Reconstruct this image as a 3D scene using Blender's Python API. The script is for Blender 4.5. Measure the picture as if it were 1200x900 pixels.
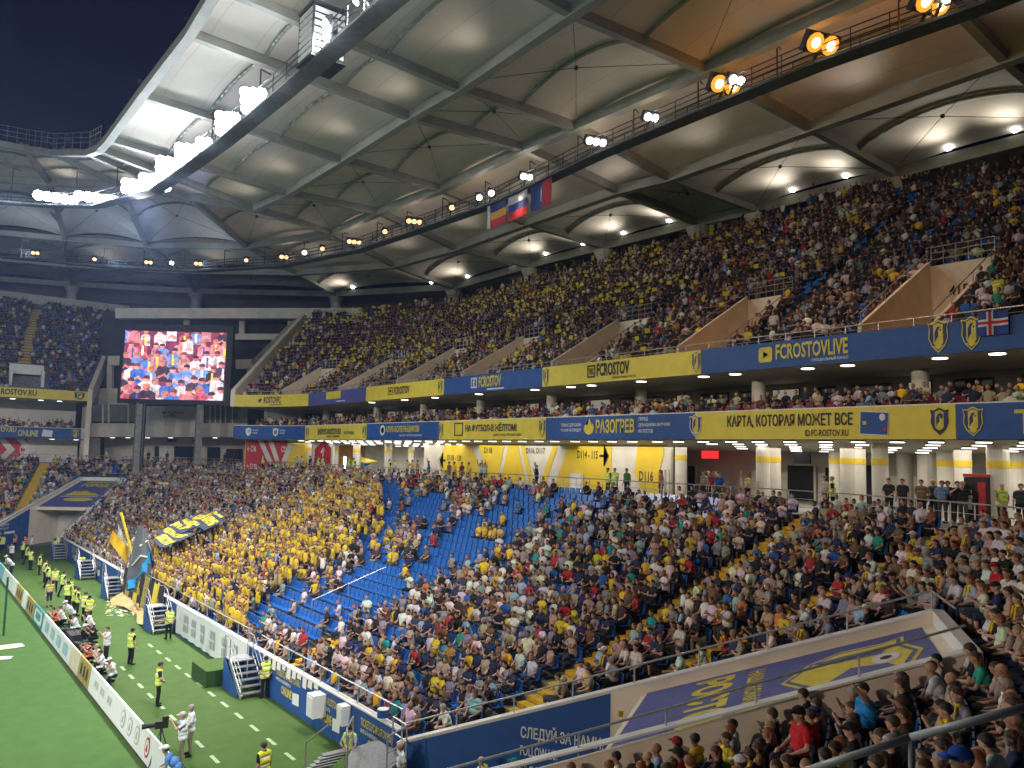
import bpy, bmesh, math, random
import numpy as np
from mathutils import Vector, Matrix, Euler
random.seed(7); RNG = np.random.default_rng(7)
S = bpy.context.scene
for o in list(bpy.data.objects): bpy.data.objects.remove(o)
COL = S.collection
# ---------------------------------------------------------------- camera
# stadium frame: +Y runs along the goal line away from the camera, +X outwards into the stand behind the goal
F = 933.0; H = 11.0
roll = math.radians(1.3); pitch = math.atan(82 / F)
_c, _s = math.cos(pitch), math.sin(pitch)
_f = np.array([0, _c, _s]); _r = np.array([1., 0, 0]); _u = np.cross(_r, _f)
CR = math.cos(roll) * _r + math.sin(roll) * _u
CU = -math.sin(roll) * _r + math.cos(roll) * _u
_d = _f + (-127 - 600) / F * CR - (518 - 450) / F * CU
YAW = math.atan2(_d[0], _d[1])
_R = np.array([[math.cos(YAW), -math.sin(YAW), 0], [math.sin(YAW), math.cos(YAW), 0], [0, 0, 1]])
CF, CR, CU = _R @ _f, _R @ CR, _R @ CU
EYE = np.array([0, 0, H])
cam = bpy.data.objects.new('camera', bpy.data.cameras.new('camera')); COL.objects.link(cam)
cam.matrix_world = Matrix(((CR[0], CU[0], -CF[0], 0), (CR[1], CU[1], -CF[1], 0), (CR[2], CU[2], -CF[2], H), (0, 0, 0, 1)))
cam.data.sensor_fit = 'HORIZONTAL'; cam.data.sensor_width = 36; cam.data.lens = 36 * F / 1200
cam.data.clip_end = 2000; cam.data.clip_start = 0.1
S.camera = cam
# survey helpers: a measured bearing of the photograph met with a known height / plane gives a place in the stadium
def ray(x, y): return CF + (x - 600) / F * CR - (y - 450) / F * CU
def onz(x, y, z):
    d = ray(x, y); return EYE + d * ((z - H) / d[2])
def onx(x, y, X):
    d = ray(x, y); return EYE + d * (X / d[0])
def ony(x, y, Y):
    d = ray(x, y); return EYE + d * (Y / d[1])
def onpl(x, y, p, n):
    d = ray(x, y); n = np.array([n[0], n[1], 0.]); p = np.array([p[0], p[1], 0.])
    return EYE + d * ((p @ n - EYE @ n) / (d @ n))
def proj(p):
    q = np.asarray(p, float) - EYE; z = q @ CF
    return 600 + F * (q @ CR) / z, 450 - F * (q @ CU) / z, z
# ---------------------------------------------------------------- world, exposure
w = bpy.data.worlds.new('World'); S.world = w; w.use_nodes = True
nt = w.node_tree; bg = nt.nodes['Background']
sky = nt.nodes.new('ShaderNodeTexSky'); sky.sky_type = 'NISHITA'; sky.sun_disc = False
sky.sun_elevation = math.radians(-3.0); sky.sun_rotation = math.radians(250); sky.ozone_density = 6.0
nt.links.new(sky.outputs[0], bg.inputs[0]); bg.inputs[1].default_value = 0.12
S.view_settings.view_transform = 'Standard'; S.view_settings.look = 'None'
S.view_settings.exposure = 0.1; S.view_settings.gamma = 1.0
S.cycles.max_bounces = 6; S.cycles.diffuse_bounces = 4; S.cycles.glossy_bounces = 2; S.cycles.transmission_bounces = 2
S.cycles.sample_clamp_indirect = 3.0; S.cycles.sample_clamp_direct = 0
S.cycles.caustics_reflective = False; S.cycles.caustics_refractive = False
# ---------------------------------------------------------------- helpers
def link(o, parent=None):
    COL.objects.link(o)
    if parent is not None: o.parent = parent
    return o
def tag(o, label=None, cat=None, group=None, kind=None):
    if label: o['label'] = label
    if cat: o['category'] = cat
    if group: o['group'] = group
    if kind: o['kind'] = kind
    return o
def empty(name, loc=(0, 0, 0), rz=0, label=None, cat=None, group=None, kind=None):
    o = bpy.data.objects.new(name, None); o.location = Vector(loc); o.rotation_euler = (0, 0, rz); o.empty_display_size = .3
    link(o); return tag(o, label, cat, group, kind)
MATS = {}
def mat(name, c, c2=None, scale=3.0, rough=.6, metal=0, bump=0, emit=0, spec=.4, objcol=False, vcol=None, detail=4):
    """procedural Principled material: two colours mixed by noise, optional bump, emission or colour from the object"""
    m = bpy.data.materials.new(name); m.use_nodes = True; n = m.node_tree.nodes; L = m.node_tree.links
    b = n['Principled BSDF']; b.inputs['Roughness'].default_value = rough; b.inputs['Metallic'].default_value = metal
    b.inputs['Specular IOR Level'].default_value = spec
    tc = n.new('ShaderNodeTexCoord'); nz = n.new('ShaderNodeTexNoise'); nz.inputs['Scale'].default_value = scale; nz.inputs['Detail'].default_value = detail
    L.new(tc.outputs['Object'], nz.inputs['Vector'])
    mx = n.new('ShaderNodeMix'); mx.data_type = 'RGBA'
    rp = n.new('ShaderNodeMapRange'); rp.inputs[1].default_value = .35; rp.inputs[2].default_value = .65
    L.new(nz.outputs[0], rp.inputs[0]); L.new(rp.outputs[0], mx.inputs[0])
    if objcol or vcol:
        src = n.new('ShaderNodeObjectInfo').outputs['Color'] if objcol else None
        if vcol:
            a = n.new('ShaderNodeAttribute'); a.attribute_name = vcol; src = a.outputs['Color']
        dk = n.new('ShaderNodeMix'); dk.data_type = 'RGBA'; dk.blend_type = 'MULTIPLY'; dk.inputs[0].default_value = 1
        dk.inputs[7].default_value = (.82, .82, .82, 1); L.new(src, dk.inputs[6]); L.new(src, mx.inputs[6]); L.new(dk.outputs[2], mx.inputs[7])
    else:
        mx.inputs[6].default_value = (*c, 1); mx.inputs[7].default_value = (*(c2 or tuple(x * .8 for x in c)), 1)
    L.new(mx.outputs[2], b.inputs['Base Color'])
    if bump:
        bp = n.new('ShaderNodeBump'); bp.inputs['Strength'].default_value = bump; bp.inputs['Distance'].default_value = .02
        L.new(nz.outputs[0], bp.inputs['Height']); L.new(bp.outputs[0], b.inputs['Normal'])
    if emit:
        b.inputs['Emission Color'].default_value = (*c, 1); b.inputs['Emission Strength'].default_value = emit
        m.cycles.emission_sampling = 'NONE'
    MATS[name] = m; return m
def ordw(n):
    b = ['first', 'second', 'third', 'fourth', 'fifth', 'sixth', 'seventh', 'eighth', 'ninth', 'tenth', 'eleventh', 'twelfth', 'thirteenth', 'fourteenth', 'fifteenth', 'sixteenth', 'seventeenth', 'eighteenth', 'nineteenth']
    if n < 19: return b[n]
    t, u = divmod(n + 1, 10); return ['twent', 'thirt', 'fort', 'fift', 'sixt', 'sevent', 'eight', 'ninet'][t - 2] + ('ieth' if u == 0 else 'y-' + b[u - 1])
class MB:
    """collects polygons and links them as one mesh object"""
    def __init__(s): s.v = []; s.f = []; s.m = []
    def face(s, pts, mi=0):
        i = len(s.v); s.v.extend([tuple(map(float, p)) for p in pts]); s.f.append(tuple(range(i, i + len(pts)))); s.m.append(mi)
    def hexa(s, a, b, mi=0):
        """a, b: lower and upper quads (4 points each)"""
        i = len(s.v); s.v.extend([tuple(map(float, p)) for p in list(a) + list(b)])
        for q in ((3, 2, 1, 0), (4, 5, 6, 7), (0, 1, 5, 4), (1, 2, 6, 5), (2, 3, 7, 6), (3, 0, 4, 7)):
            s.f.append(tuple(i + k for k in q)); s.m.append(mi)
    def box(s, c, size, rz=0, mi=0):
        hx, hy, hz = [k / 2 for k in size]; C, Sn = math.cos(rz), math.sin(rz)
        P = lambda x, y, z: (c[0] + C * x - Sn * y, c[1] + Sn * x + C * y, c[2] + z)
        q = [(-hx, -hy), (hx, -hy), (hx, hy), (-hx, hy)]
        s.hexa([P(x, y, -hz) for x, y in q], [P(x, y, hz) for x, y in q], mi)
    def beam(s, p, q, wd, ht, mi=0, up=(0, 0, 1)):
        p, q = Vector(p), Vector(q); d = (q - p).normalized(); sd = d.cross(Vector(up))
        if sd.length < 1e-4: sd = Vector((1, 0, 0))
        sd.normalize(); u = sd.cross(d); a, b = sd * wd / 2, u * ht / 2
        s.hexa([p - a - b, p + a - b, p + a + b, p - a + b], [q - a - b, q + a - b, q + a + b, q - a + b], mi)
    def tube(s, p, q, r, n=6, mi=0, r2=None):
        p, q = Vector(p), Vector(q); d = (q - p).normalized(); a = d.orthogonal().normalized(); b = d.cross(a); r2 = r if r2 is None else r2
        i = len(s.v)
        for c, rr in ((p, r), (q, r2)):
            for k in range(n):
                t = 2 * math.pi * k / n; s.v.append(tuple(c + (a * math.cos(t) + b * math.sin(t)) * rr))
        for k in range(n):
            s.f.append((i + k, i + (k + 1) % n, i + n + (k + 1) % n, i + n + k)); s.m.append(mi)
        s.f.append(tuple(i + k for k in reversed(range(n)))); s.f.append(tuple(i + n + k for k in range(n))); s.m += [mi, mi]
    def path(s, pts, r, n=5, mi=0):
        for a, b in zip(pts, pts[1:]): s.tube(a, b, r, n, mi)
    def sphere(s, c, r, n=8, m=5, mi=0):
        r = r if hasattr(r, '__len__') else (r, r, r); i = len(s.v)
        for j in range(m + 1):
            t = math.pi * j / m
            for k in range(n):
                a = 2 * math.pi * k / n
                s.v.append((c[0] + r[0] * math.sin(t) * math.cos(a), c[1] + r[1] * math.sin(t) * math.sin(a), c[2] + r[2] * math.cos(t)))
        for j in range(m):
            for k in range(n):
                s.f.append((i + j * n + k, i + (j + 1) * n + k, i + (j + 1) * n + (k + 1) % n, i + j * n + (k + 1) % n)); s.m.append(mi)
    def grid(s, fn, nu, nv, mi=0):
        i = len(s.v)
        for a in range(nu + 1):
            for b in range(nv + 1): s.v.append(tuple(map(float, fn(a / nu, b / nv))))
        for a in range(nu):
            for b in range(nv):
                k = i + a * (nv + 1) + b; s.f.append((k, k + nv + 1, k + nv + 2, k + 1)); s.m.append(mi)
    def build(s, name, mats, parent=None, smooth=False):
        me = bpy.data.meshes.new(name); me.from_pydata(s.v, [], s.f)
        for m in (mats if isinstance(mats, (list, tuple)) else [mats]):
            if m: me.materials.append(m)
        if any(s.m): me.polygons.foreach_set('material_index', s.m)
        if smooth: me.polygons.foreach_set('use_smooth', [True] * len(me.polygons))
        me.update(); o = bpy.data.objects.new(name, me); return link(o, parent)
def copy_tree(o, parent=None):
    c = o.copy(); COL.objects.link(c)
    if parent is not None: c.parent = parent
    for ch in o.children: copy_tree(ch, c)
    return c
# ---------------------------------------------------------------- lettering
def glyphs(txt, bold=.012, space=1.0):
    """flat triangles of a line of text scaled to the unit box; returns (verts Nx2, faces, aspect)"""
    cu = bpy.data.curves.new('txt', 'FONT'); cu.body = txt; cu.offset = bold; cu.space_character = space; cu.resolution_u = 2
    ob = bpy.data.objects.new('txt', cu); COL.objects.link(ob)
    dg = bpy.context.evaluated_depsgraph_get(); me = bpy.data.meshes.new_from_object(ob.evaluated_get(dg))
    v = np.array([p.co[:2] for p in me.vertices]); f = [tuple(p.vertices) for p in me.polygons]
    bpy.data.objects.remove(ob); bpy.data.curves.remove(cu); bpy.data.meshes.remove(me)
    if len(v) == 0: return v, f, 1
    lo, hi = v.min(0), v.max(0); return (v - lo) / np.maximum(hi - lo, 1e-6), f, (hi - lo)[0] / (hi - lo)[1]
def put2d(mb, v, f, fn, u0, u1, v0, v1, mi=0):
    """map a unit-box drawing through fn(u, v) -> 3D"""
    i = len(mb.v)
    for a, b in v: mb.v.append(tuple(map(float, fn(u0 + (u1 - u0) * a, v0 + (v1 - v0) * b))))
    for q in f: mb.f.append(tuple(i + k for k in q)); mb.m.append(mi)
def write(mb, txt, fn, u0, u1, v0, v1, mi=0, bold=.012):
    v, f, a = glyphs(txt, bold); put2d(mb, v, f, fn, u0, u1, v0, v1, mi)
def poly(mb, pts, fn, u0, u1, v0, v1, mi=0):
    bm = bmesh.new(); vs = [bm.verts.new((x, y, 0)) for x, y in pts]; bm.faces.new(vs); bmesh.ops.triangulate(bm, faces=bm.faces[:])
    bm.verts.index_update(); put2d(mb, [v.co[:2] for v in bm.verts], [tuple(x.index for x in f.verts) for f in bm.faces], fn, u0, u1, v0, v1, mi); bm.free()
SHIELD = [(.0, .92), (.22, .9), (.5, 1.0), (.78, .9), (1.0, .92), (.93, .75), (.97, .45), (.82, .2), (.5, 0), (.18, .2), (.03, .45), (.07, .75)]
def circ(cx, cy, rx, ry, n=14): return [(cx + rx * math.cos(2 * math.pi * k / n), cy + ry * math.sin(2 * math.pi * k / n)) for k in range(n)]
def inset(p, k): return [(.5 + (x - .5) * k, .48 + (y - .48) * k) for x, y in p]
def crest(mb, fn, u0, u1, v0, v1, mo, mi, md):
    """club shield: outline, field, dark side bars, swept wing and ball"""
    lift = lambda k: (lambda u, v: fn(u, v, k))
    poly(mb, SHIELD, lift(.004), u0, u1, v0, v1, mo); poly(mb, inset(SHIELD, .9), lift(.008), u0, u1, v0, v1, md)
    poly(mb, [(.27, .84), (.5, .9), (.73, .84), (.73, .3), (.5, .1), (.27, .3)], lift(.012), u0, u1, v0, v1, mi)
    poly(mb, [(.33, .3), (.33, .62), (.45, .78), (.62, .8), (.5, .66), (.52, .5), (.42, .42)], lift(.016), u0, u1, v0, v1, md)
    poly(mb, circ(.62, .68, .08, .09), lift(.02), u0, u1, v0, v1, mo); poly(mb, circ(.62, .68, .035, .04, 6), lift(.024), u0, u1, v0, v1, md)
    poly(mb, [(.2, .24), (.5, .1), (.8, .24), (.5, .17)], lift(.02), u0, u1, v0, v1, mo)
# ---------------------------------------------------------------- materials
concrete = mat('concrete', (.36, .34, .31), (.25, .24, .22), 2.5, .85, bump=.25)
terrace_m = mat('terrace_concrete', (.20, .19, .18), (.13, .12, .12), 3, .9, bump=.3)
cream = mat('cream_render', (.80, .71, .58), (.70, .62, .50), 1.2, .75, bump=.1)
white_m = mat('white_paint', (.78, .78, .76), (.68, .68, .66), 1.5, .5)
offwhite = mat('offwhite_wall', (.66, .62, .54), (.56, .53, .46), .8, .7)
blue_m = mat('blue_banner', (.016, .085, .31), (.013, .072, .27), 1.5, .55)
navy_m = mat('navy_banner', (.022, .035, .16), (.018, .03, .13), 1.5, .55)
purple_m = mat('violet_banner', (.080, .098, .34), (.068, .084, .29), 1.5, .5)
yellow_m = mat('yellow_banner', (.80, .64, .07), (.72, .57, .06), 1.5, .55)
step_m = mat('yellow_step_paint', (.66, .42, .02), (.48, .30, .02), 5, .7, bump=.1)
red_m = mat('red_panel', (.50, .02, .03), (.42, .02, .03), 1.5, .5)
black_m = mat('black_rubber', (.012, .012, .014), (.02, .02, .022), 4, .6)
dark_m = mat('dark_recess', (.03, .03, .032), (.045, .045, .045), 1.5, .8)
glass_m = mat('dark_glass', (.02, .025, .03), (.03, .035, .04), .5, .08, spec=.6)
steel = mat('galvanised_steel', (.48, .49, .50), (.36, .37, .38), 8, .42, .7)
roofsteel = mat('painted_roof_steel', (.34, .34, .29), (.28, .28, .24), 1.0, .5)
darksteel = mat('dark_steel', (.05, .055, .06), (.08, .08, .085), 3, .5, .5)
membrane = mat('roof_membrane', (.72, .64, .57), (.64, .57, .50), .35, .7, detail=6)
lettery = mat('yellow_lettering', (.76, .62, .05), None, 3, .5)
letterw = mat('white_lettering', (.8, .8, .8), None, 3, .5)
letterd = mat('dark_lettering', (.03, .03, .035), None, 3, .6)
seat_m = mat('blue_seat_plastic', (.022, .145, .50), (.016, .115, .42), 6, .24, spec=.6)
redseat_m = mat('red_seat_plastic', (.22, .012, .015), (.17, .01, .012), 6, .35)
def seams(m, sp, dark):
    n = m.node_tree.nodes; L = m.node_tree.links; b = n['Principled BSDF']; src = b.inputs['Base Color'].links[0].from_socket
    tc = n.new('ShaderNodeTexCoord'); sx = n.new('ShaderNodeSeparateXYZ'); L.new(tc.outputs['Object'], sx.inputs[0]); fr = n.new('ShaderNodeMath'); fr.operation = 'PINGPONG'; fr.inputs[1].default_value = sp; L.new(sx.outputs[0], fr.inputs[0])
    lt = n.new('ShaderNodeMath'); lt.operation = 'LESS_THAN'; lt.inputs[1].default_value = .05; L.new(fr.outputs[0], lt.inputs[0]); mx = n.new('ShaderNodeMix'); mx.data_type = 'RGBA'; mx.blend_type = 'MULTIPLY'; mx.inputs[7].default_value = (dark, dark, dark, 1); L.new(lt.outputs[0], mx.inputs[0]); L.new(src, mx.inputs[6]); L.new(mx.outputs[2], b.inputs['Base Color'])
seams(membrane, 1.35, .86)
lampw = mat('lamp_white', (1, .97, .92), None, 3, .3, emit=14)
lampdisc = mat('lamp_disc', (1, .96, .88), None, 3, .3, emit=4)
flood_e = mat('floodlight_lens', (.93, .97, 1), None, 3, .2, emit=60)
flood_y = mat('amber_glow_lens', (1, .36, .035), None, 3, .2, emit=1.25)  # lens colour stands for the orange glow round the amber bulb
board_w = mat('white_board', (.74, .80, .82), (.68, .75, .78), 2, .35)
# ---------------------------------------------------------------- lamps of the stadium, some out of view
def spot(p, to, watts, col=(1, 1, 1), size=100, r=.6, blend=.6):
    l = bpy.data.lights.new('floodlamp', 'SPOT'); l.energy = watts; l.color = col; l.spot_size = math.radians(size); l.spot_blend = blend; l.shadow_soft_size = r
    o = bpy.data.objects.new('floodlamp', l); o.location = p; o.rotation_euler = (Vector(to) - Vector(p)).to_track_quat('-Z', 'Y').to_euler(); link(o); return o
def area(p, sx, sy, watts, col=(1, .96, .88), rz=0, tilt=None):
    l = bpy.data.lights.new('ceiling_lamp', 'AREA'); l.shape = 'RECTANGLE'; l.size = sx; l.size_y = sy; l.energy = watts; l.color = col
    o = bpy.data.objects.new('ceiling_lamp', l); o.location = p; o.rotation_euler = (0, 0, rz) if tilt is None else tilt; link(o); return o
COOL = (1, .985, .95); WARM = (1, .86, .68); AMBER = (1, .45, .12)
FLOOD_W = 36000
# inner lighting ring above the pitch: D side, near side, far side, and unseen lamps at the opposite end
for y in (14, 30, 46, 62, 76): spot((17.5, y, 32.6), (-14, 57, 0), FLOOD_W, COOL, 112)
for x in (0, -30, -62): spot((x, 88, 35), (-22, 48, 0), FLOOD_W, COOL, 112)
for x in (-8, -40, -75): spot((x, 8, 33), (-8 + x * .15, 58, 0), FLOOD_W, COOL, 88)
for y, e, c in ((22, 150000, (1, .78, .60)), (50, 135000, (1, .90, .80)), (80, 60000, COOL)): spot((-112, y, 34), (14, y, 2.5), e, c, 19, .6, .35)  # unseen opposite-end lamps, narrowed and warmed to brighten the lower tier
# ---------------------------------------------------------------- pitch
YC = 57.0                                   # middle of the goal line
def gmat(name, c1, c2, c3, bands):
    m = mat(name, c1, c2, 1.4, .9, bump=.5, detail=8); n = m.node_tree.nodes; L = m.node_tree.links
    b = n['Principled BSDF']; old = b.inputs['Base Color'].links[0].from_socket
    fine = n.new('ShaderNodeTexNoise'); fine.inputs['Scale'].default_value = 28; fine.inputs['Detail'].default_value = 6
    tc = n.new('ShaderNodeTexCoord'); L.new(tc.outputs['Object'], fine.inputs['Vector'])
    mx = n.new('ShaderNodeMix'); mx.data_type = 'RGBA'; mx.blend_type = 'MULTIPLY'; mx.inputs[0].default_value = .7
    rp = n.new('ShaderNodeMapRange'); rp.inputs[3].default_value = .72; rp.inputs[4].default_value = 1.25
    L.new(fine.outputs[0], rp.inputs[0]); L.new(old, mx.inputs[6]); L.new(rp.outputs[0], mx.inputs[7])
    out = mx.outputs[2]
    if bands:
        sx = n.new('ShaderNodeSeparateXYZ'); L.new(tc.outputs['Object'], sx.inputs[0])
        wv = n.new('ShaderNodeMath'); wv.operation = 'PINGPONG'; wv.inputs[1].default_value = 5.5; L.new(sx.outputs[0], wv.inputs[0])
        st = n.new('ShaderNodeMath'); st.operation = 'GREATER_THAN'; st.inputs[1].default_value = 2.75; L.new(wv.outputs[0], st.inputs[0])
        m2 = n.new('ShaderNodeMix'); m2.data_type = 'RGBA'; m2.blend_type = 'MULTIPLY'; m2.inputs[7].default_value = (*c3, 1)
        L.new(st.outputs[0], m2.inputs[0]); L.new(out, m2.inputs[6]); out = m2.outputs[2]
    L.new(out, b.inputs['Base Color']); return m
grass_m = gmat('pitch_grass', (.048, .128, .013), (.040, .107, .011), (.86, .9, .85), True)
turf_m = gmat('turf_track', (.054, .116, .014), (.045, .097, .012), (1, 1, 1), False)
g = MB(); g.face([(-130, -60, -.004), (90, -60, -.004), (90, 190, -.004), (-130, 190, -.004)])
tag(g.build('ground', mat('ground_concrete', (.16, .16, .15), None, .5, .9)), kind='structure')
g = MB(); g.face([(-112, 14, 0), (14.6, 14, 0), (14.6, 100, 0), (-112, 100, 0)]); tag(g.build('turf_surround', turf_m), kind='structure')
g = MB(); g.face([(-110, 17.9, .004), (7.6, 17.9, .004), (7.6, 96.5, .004), (-110, 96.5, .004)]); tag(g.build('pitch', grass_m), kind='structure')
line_m = mat('pitch_line_paint', (.72, .76, .70), (.55, .62, .52), 12, .8)
g = MB()
def line(x0, y0, x1, y1): g.face([(x0, y0, .008), (x1, y0, .008), (x1, y1, .008), (x0, y1, .008)])
GX = 2.0; line(GX - .12, YC - 34, GX, YC + 34); line(-103, YC - 34.12, GX, YC - 34); line(-103, YC + 34, GX, YC + 34.12)
for hw, dp in ((9.16, 5.5), (20.16, 16.5)):
    line(GX - dp, YC - hw, GX - dp + .12, YC + hw); line(GX - dp + .12, YC - hw, GX - .12, YC - hw + .12); line(GX - dp + .12, YC + hw - .12, GX - .12, YC + hw)
tag(g.build('pitch_marking', line_m), kind='structure')
dash = MB(); dash.face([(-.07, -.42, .006), (.07, -.42, .006), (.07, .42, .006), (-.07, .42, .006)]); first = None
for X, y0, n in ((12.1, 24.6, 14), (9.83, 27.6, 10)):
    for k in range(n):
        if first is None: o = first = dash.build('turf_dash', mat('worn_dash_paint', (.40, .52, .34), (.24, .38, .18), 9, .85))
        else: o = first.copy(); COL.objects.link(o)
        o.location = (X, y0 + 1.78 * k, 0); tag(o, kind='structure')
# ---------------------------------------------------------------- bowl geometry
BOWL = dict(cx=6.3, y0=25.0, y1=89.0, r=8.0)          # inner front-wall line: near straight, corner, goal-line straight, corner, far straight
XL = -34
def bowl_pts(d, step=2.0, adeg=4):
    """points, outward normals and section names along the row line at distance d behind the front wall"""
    R = BOWL['r'] + d; P = []
    for x in np.arange(XL, BOWL['cx'], step): P.append(((x, BOWL['y0'] - R), (0, -1), 'near'))
    for a in np.arange(-90, 0, adeg): t = math.radians(a); P.append(((BOWL['cx'] + R * math.cos(t), BOWL['y0'] + R * math.sin(t)), (math.cos(t), math.sin(t)), 'ncorner'))
    for y in np.arange(BOWL['y0'], BOWL['y1'], step): P.append(((BOWL['cx'] + R, y), (1, 0), 'end'))
    for a in np.arange(0, 90, adeg): t = math.radians(a); P.append(((BOWL['cx'] + R * math.cos(t), BOWL['y1'] + R * math.sin(t)), (math.cos(t), math.sin(t)), 'fcorner'))
    for x in np.arange(BOWL['cx'], -60, -step): P.append(((x, BOWL['y1'] + R), (0, 1), 'far'))
    return P
Z0, SL, ROW, NR = 1.15, .384, .8, 24
def zrow(d): return Z0 + SL * math.floor(d / ROW + 1e-6) * ROW
def bowl_d(x, y):
    cx, y0, y1, r = BOWL['cx'], BOWL['y0'], BOWL['y1'], BOWL['r']
    if y < y0: return (math.hypot(x - cx, y - y0) if x > cx else y0 - y) - r
    if y > y1: return (math.hypot(x - cx, y - y1) if x > cx else y - y1) - r
    return x - cx - r
# tunnels cut into the corners: start, axis, width direction
TUN = {'near': dict(A=np.array([14.0, 23.2]), a=np.array([.53, -.848]), w=np.array([-.848, -.53]), W=4.2, L=15.4)}
TUN['far'] = dict(A=np.array([14.0, 2 * YC - 23.2 + 1.0]), a=np.array([.53, .848]), w=np.array([-.848, .53]), W=4.2, L=15.4)
def tun_w(t): return 6.1 - .188 * (t - 7.0)
def in_tunnel(x, y, m=0):
    for T in TUN.values():
        q = np.array([x, y]) - T['A']; t, w_ = q @ T['a'], q @ T['w']
        if -2 - m < t < T['L'] + .35 + m and -m - .15 < w_ < tun_w(t) + .15 + m: return True
    return False
lower = empty('lower_tier', (14.3, YC, 0), 0, 'lower seating tier of blue seats wrapping round the corner of the pitch', 'grandstand')
def rel(o, parent):
    """keep world placement when parenting to an Empty that is only translated"""
    o.parent = parent; o.matrix_parent_inverse = Matrix.Translation(-Vector(parent.location)); return o
def clip3(P, f):
    out = []
    for a, b in zip(P, P[1:] + P[:1]):
        fa, fb = f(a), f(b)
        if fa >= 0: out.append(a)
        if (fa >= 0) != (fb >= 0): t = fa / (fa - fb); out.append(tuple(a[i] + (b[i] - a[i]) * t for i in range(3)))
    return out
def keep_out(mb, P):
    """add a polygon, cutting away what lies inside a corner tunnel"""
    for Tn in TUN.values():
        A, a, w_ = Tn['A'], Tn['a'], Tn['w']
        tw = lambda p: ((p[0] - A[0]) * a[0] + (p[1] - A[1]) * a[1], (p[0] - A[0]) * w_[0] + (p[1] - A[1]) * w_[1])
        q = [tw(p) for p in P]
        if max(t for t, w in q) < -1.6 or min(t for t, w in q) > Tn['L'] + .2 or max(w for t, w in q) < -.15 or min(w - tun_w(t) for t, w in q) > .15: continue
        f1 = lambda p: -.15 - tw(p)[1]; f2 = lambda p: tw(p)[1] - tun_w(tw(p)[0]) - .15; f3 = lambda p: tw(p)[0] - Tn['L'] - .15
        for fs in ((f1,), (f2,), (lambda p: -f1(p), lambda p: -f2(p), f3)):
            R = P
            for f in fs: R = clip3(R, f) if len(R) > 2 else []
            if len(R) > 2: mb.face(R)
        return
    mb.face(P)
m = MB()
for k in range(NR):
    d0, d1 = k * ROW + (.0 if k else .05), (k + 1) * ROW; z = Z0 + SL * ROW * k
    A, B = bowl_pts(d0, 1.0, 2), bowl_pts(d1, 1.0, 2)
    for i in range(len(A) - 1):
        if A[i][0][0] < -4 and A[i][2] == 'near': continue
        (x0, y0), (x1, y1), (x2, y2), (x3, y3) = A[i][0], A[i + 1][0], B[i + 1][0], B[i][0]
        keep_out(m, [(x0, y0, z), (x1, y1, z), (x2, y2, z), (x3, y3, z)])
        keep_out(m, [(x3, y3, z), (x2, y2, z), (x2, y2, z + SL * ROW), (x3, y3, z + SL * ROW)])
rel(m.build('terrace', terrace_m), lower)
DC = NR * ROW                                         # concourse starts behind the last row
ZC = Z0 + SL * ROW * NR                               # concourse floor height
# concourse slab
m = MB(); A, B = bowl_pts(DC + .02), bowl_pts(DC + 16)
for i in range(len(A) - 1):
    (x0, y0), (x1, y1), (x2, y2), (x3, y3) = A[i][0], A[i + 1][0], B[i + 1][0], B[i][0]
    if A[i][2] == 'near': continue
    m.hexa([(x0, y0, ZC - .4), (x1, y1, ZC - .4), (x2, y2, ZC - .4), (x3, y3, ZC - .4)], [(x0, y0, ZC), (x1, y1, ZC), (x2, y2, ZC), (x3, y3, ZC)])
tag(m.build('concourse_floor', concrete), kind='structure')
# aisles with yellow steps: (point near the front, point at the top) measured in the photograph
def surf(x, y, lift=0.0):
    """where a bearing of the photograph meets the sloping seats"""
    best = None
    for t in np.linspace(8, 150, 1500):
        p = EYE + ray(x, y) / (ray(x, y) @ CF) * t; d = bowl_d(p[0], p[1])
        if d > 0 and p[2] <= Z0 + SL * d + lift: best = p; break
    return best
AISLES = []
def aisle(px0, px1, d0=None, d1=None, wd=1.15):
    p, q = surf(*px0), surf(*px1); u = (q - p)[:2] / np.linalg.norm((q - p)[:2])
    pts = []
    for k in range(NR * 2):
        d = (k + .5) * ROW / 2
        # walk along the line until the bowl distance reaches d
        lo, hi = -40.0, 40.0
        for _ in range(40):
            mid = (lo + hi) / 2; c = p[:2] + u * mid
            if bowl_d(*c) < d: lo = mid
            else: hi = mid
        pts.append((p[:2] + u * lo, d))
    a = MB().build if False else None
    AISLES.append((p[:2], u, wd, d1 or 99))
    ai = bpy.data.objects.new('aisle', None); link(ai); ai.parent = lower; ai.location = Vector((pts[0][0][0], pts[0][0][1], Z0)) - lower.location
    sm = MB(); sm.box((0, 0, 0), (ROW / 2 - .02, wd, SL * ROW / 2)); base = None; rz = math.atan2(u[1], u[0])
    for c, d in pts:
        if (d0 and d < d0) or (d1 and d > d1) or in_tunnel(c[0], c[1], .3): continue
        z = Z0 + SL * (d + ROW / 4) - .02
        if base is None: o = base = sm.build('step', step_m)
        else: o = base.copy(); COL.objects.link(o)
        o.parent = ai; o.location = Vector((c[0], c[1], z - SL * ROW / 4 + .02)) - lower.location - ai.location; o.rotation_euler = (0, 0, rz)
aisle((600, 845), (890, 650)); aisle((869, 756), (1118, 629)); aisle((419, 736), (560, 640), None, 2.6); aisle((22, 604), (55, 540))
def in_aisle(x, y):
    for p, u, wd, dm in AISLES:
        q = np.array([x, y]) - p
        if bowl_d(x, y) > dm: continue
        if abs(q[0] * u[1] - q[1] * u[0]) < wd / 2 + .22: return True
    return False
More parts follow.
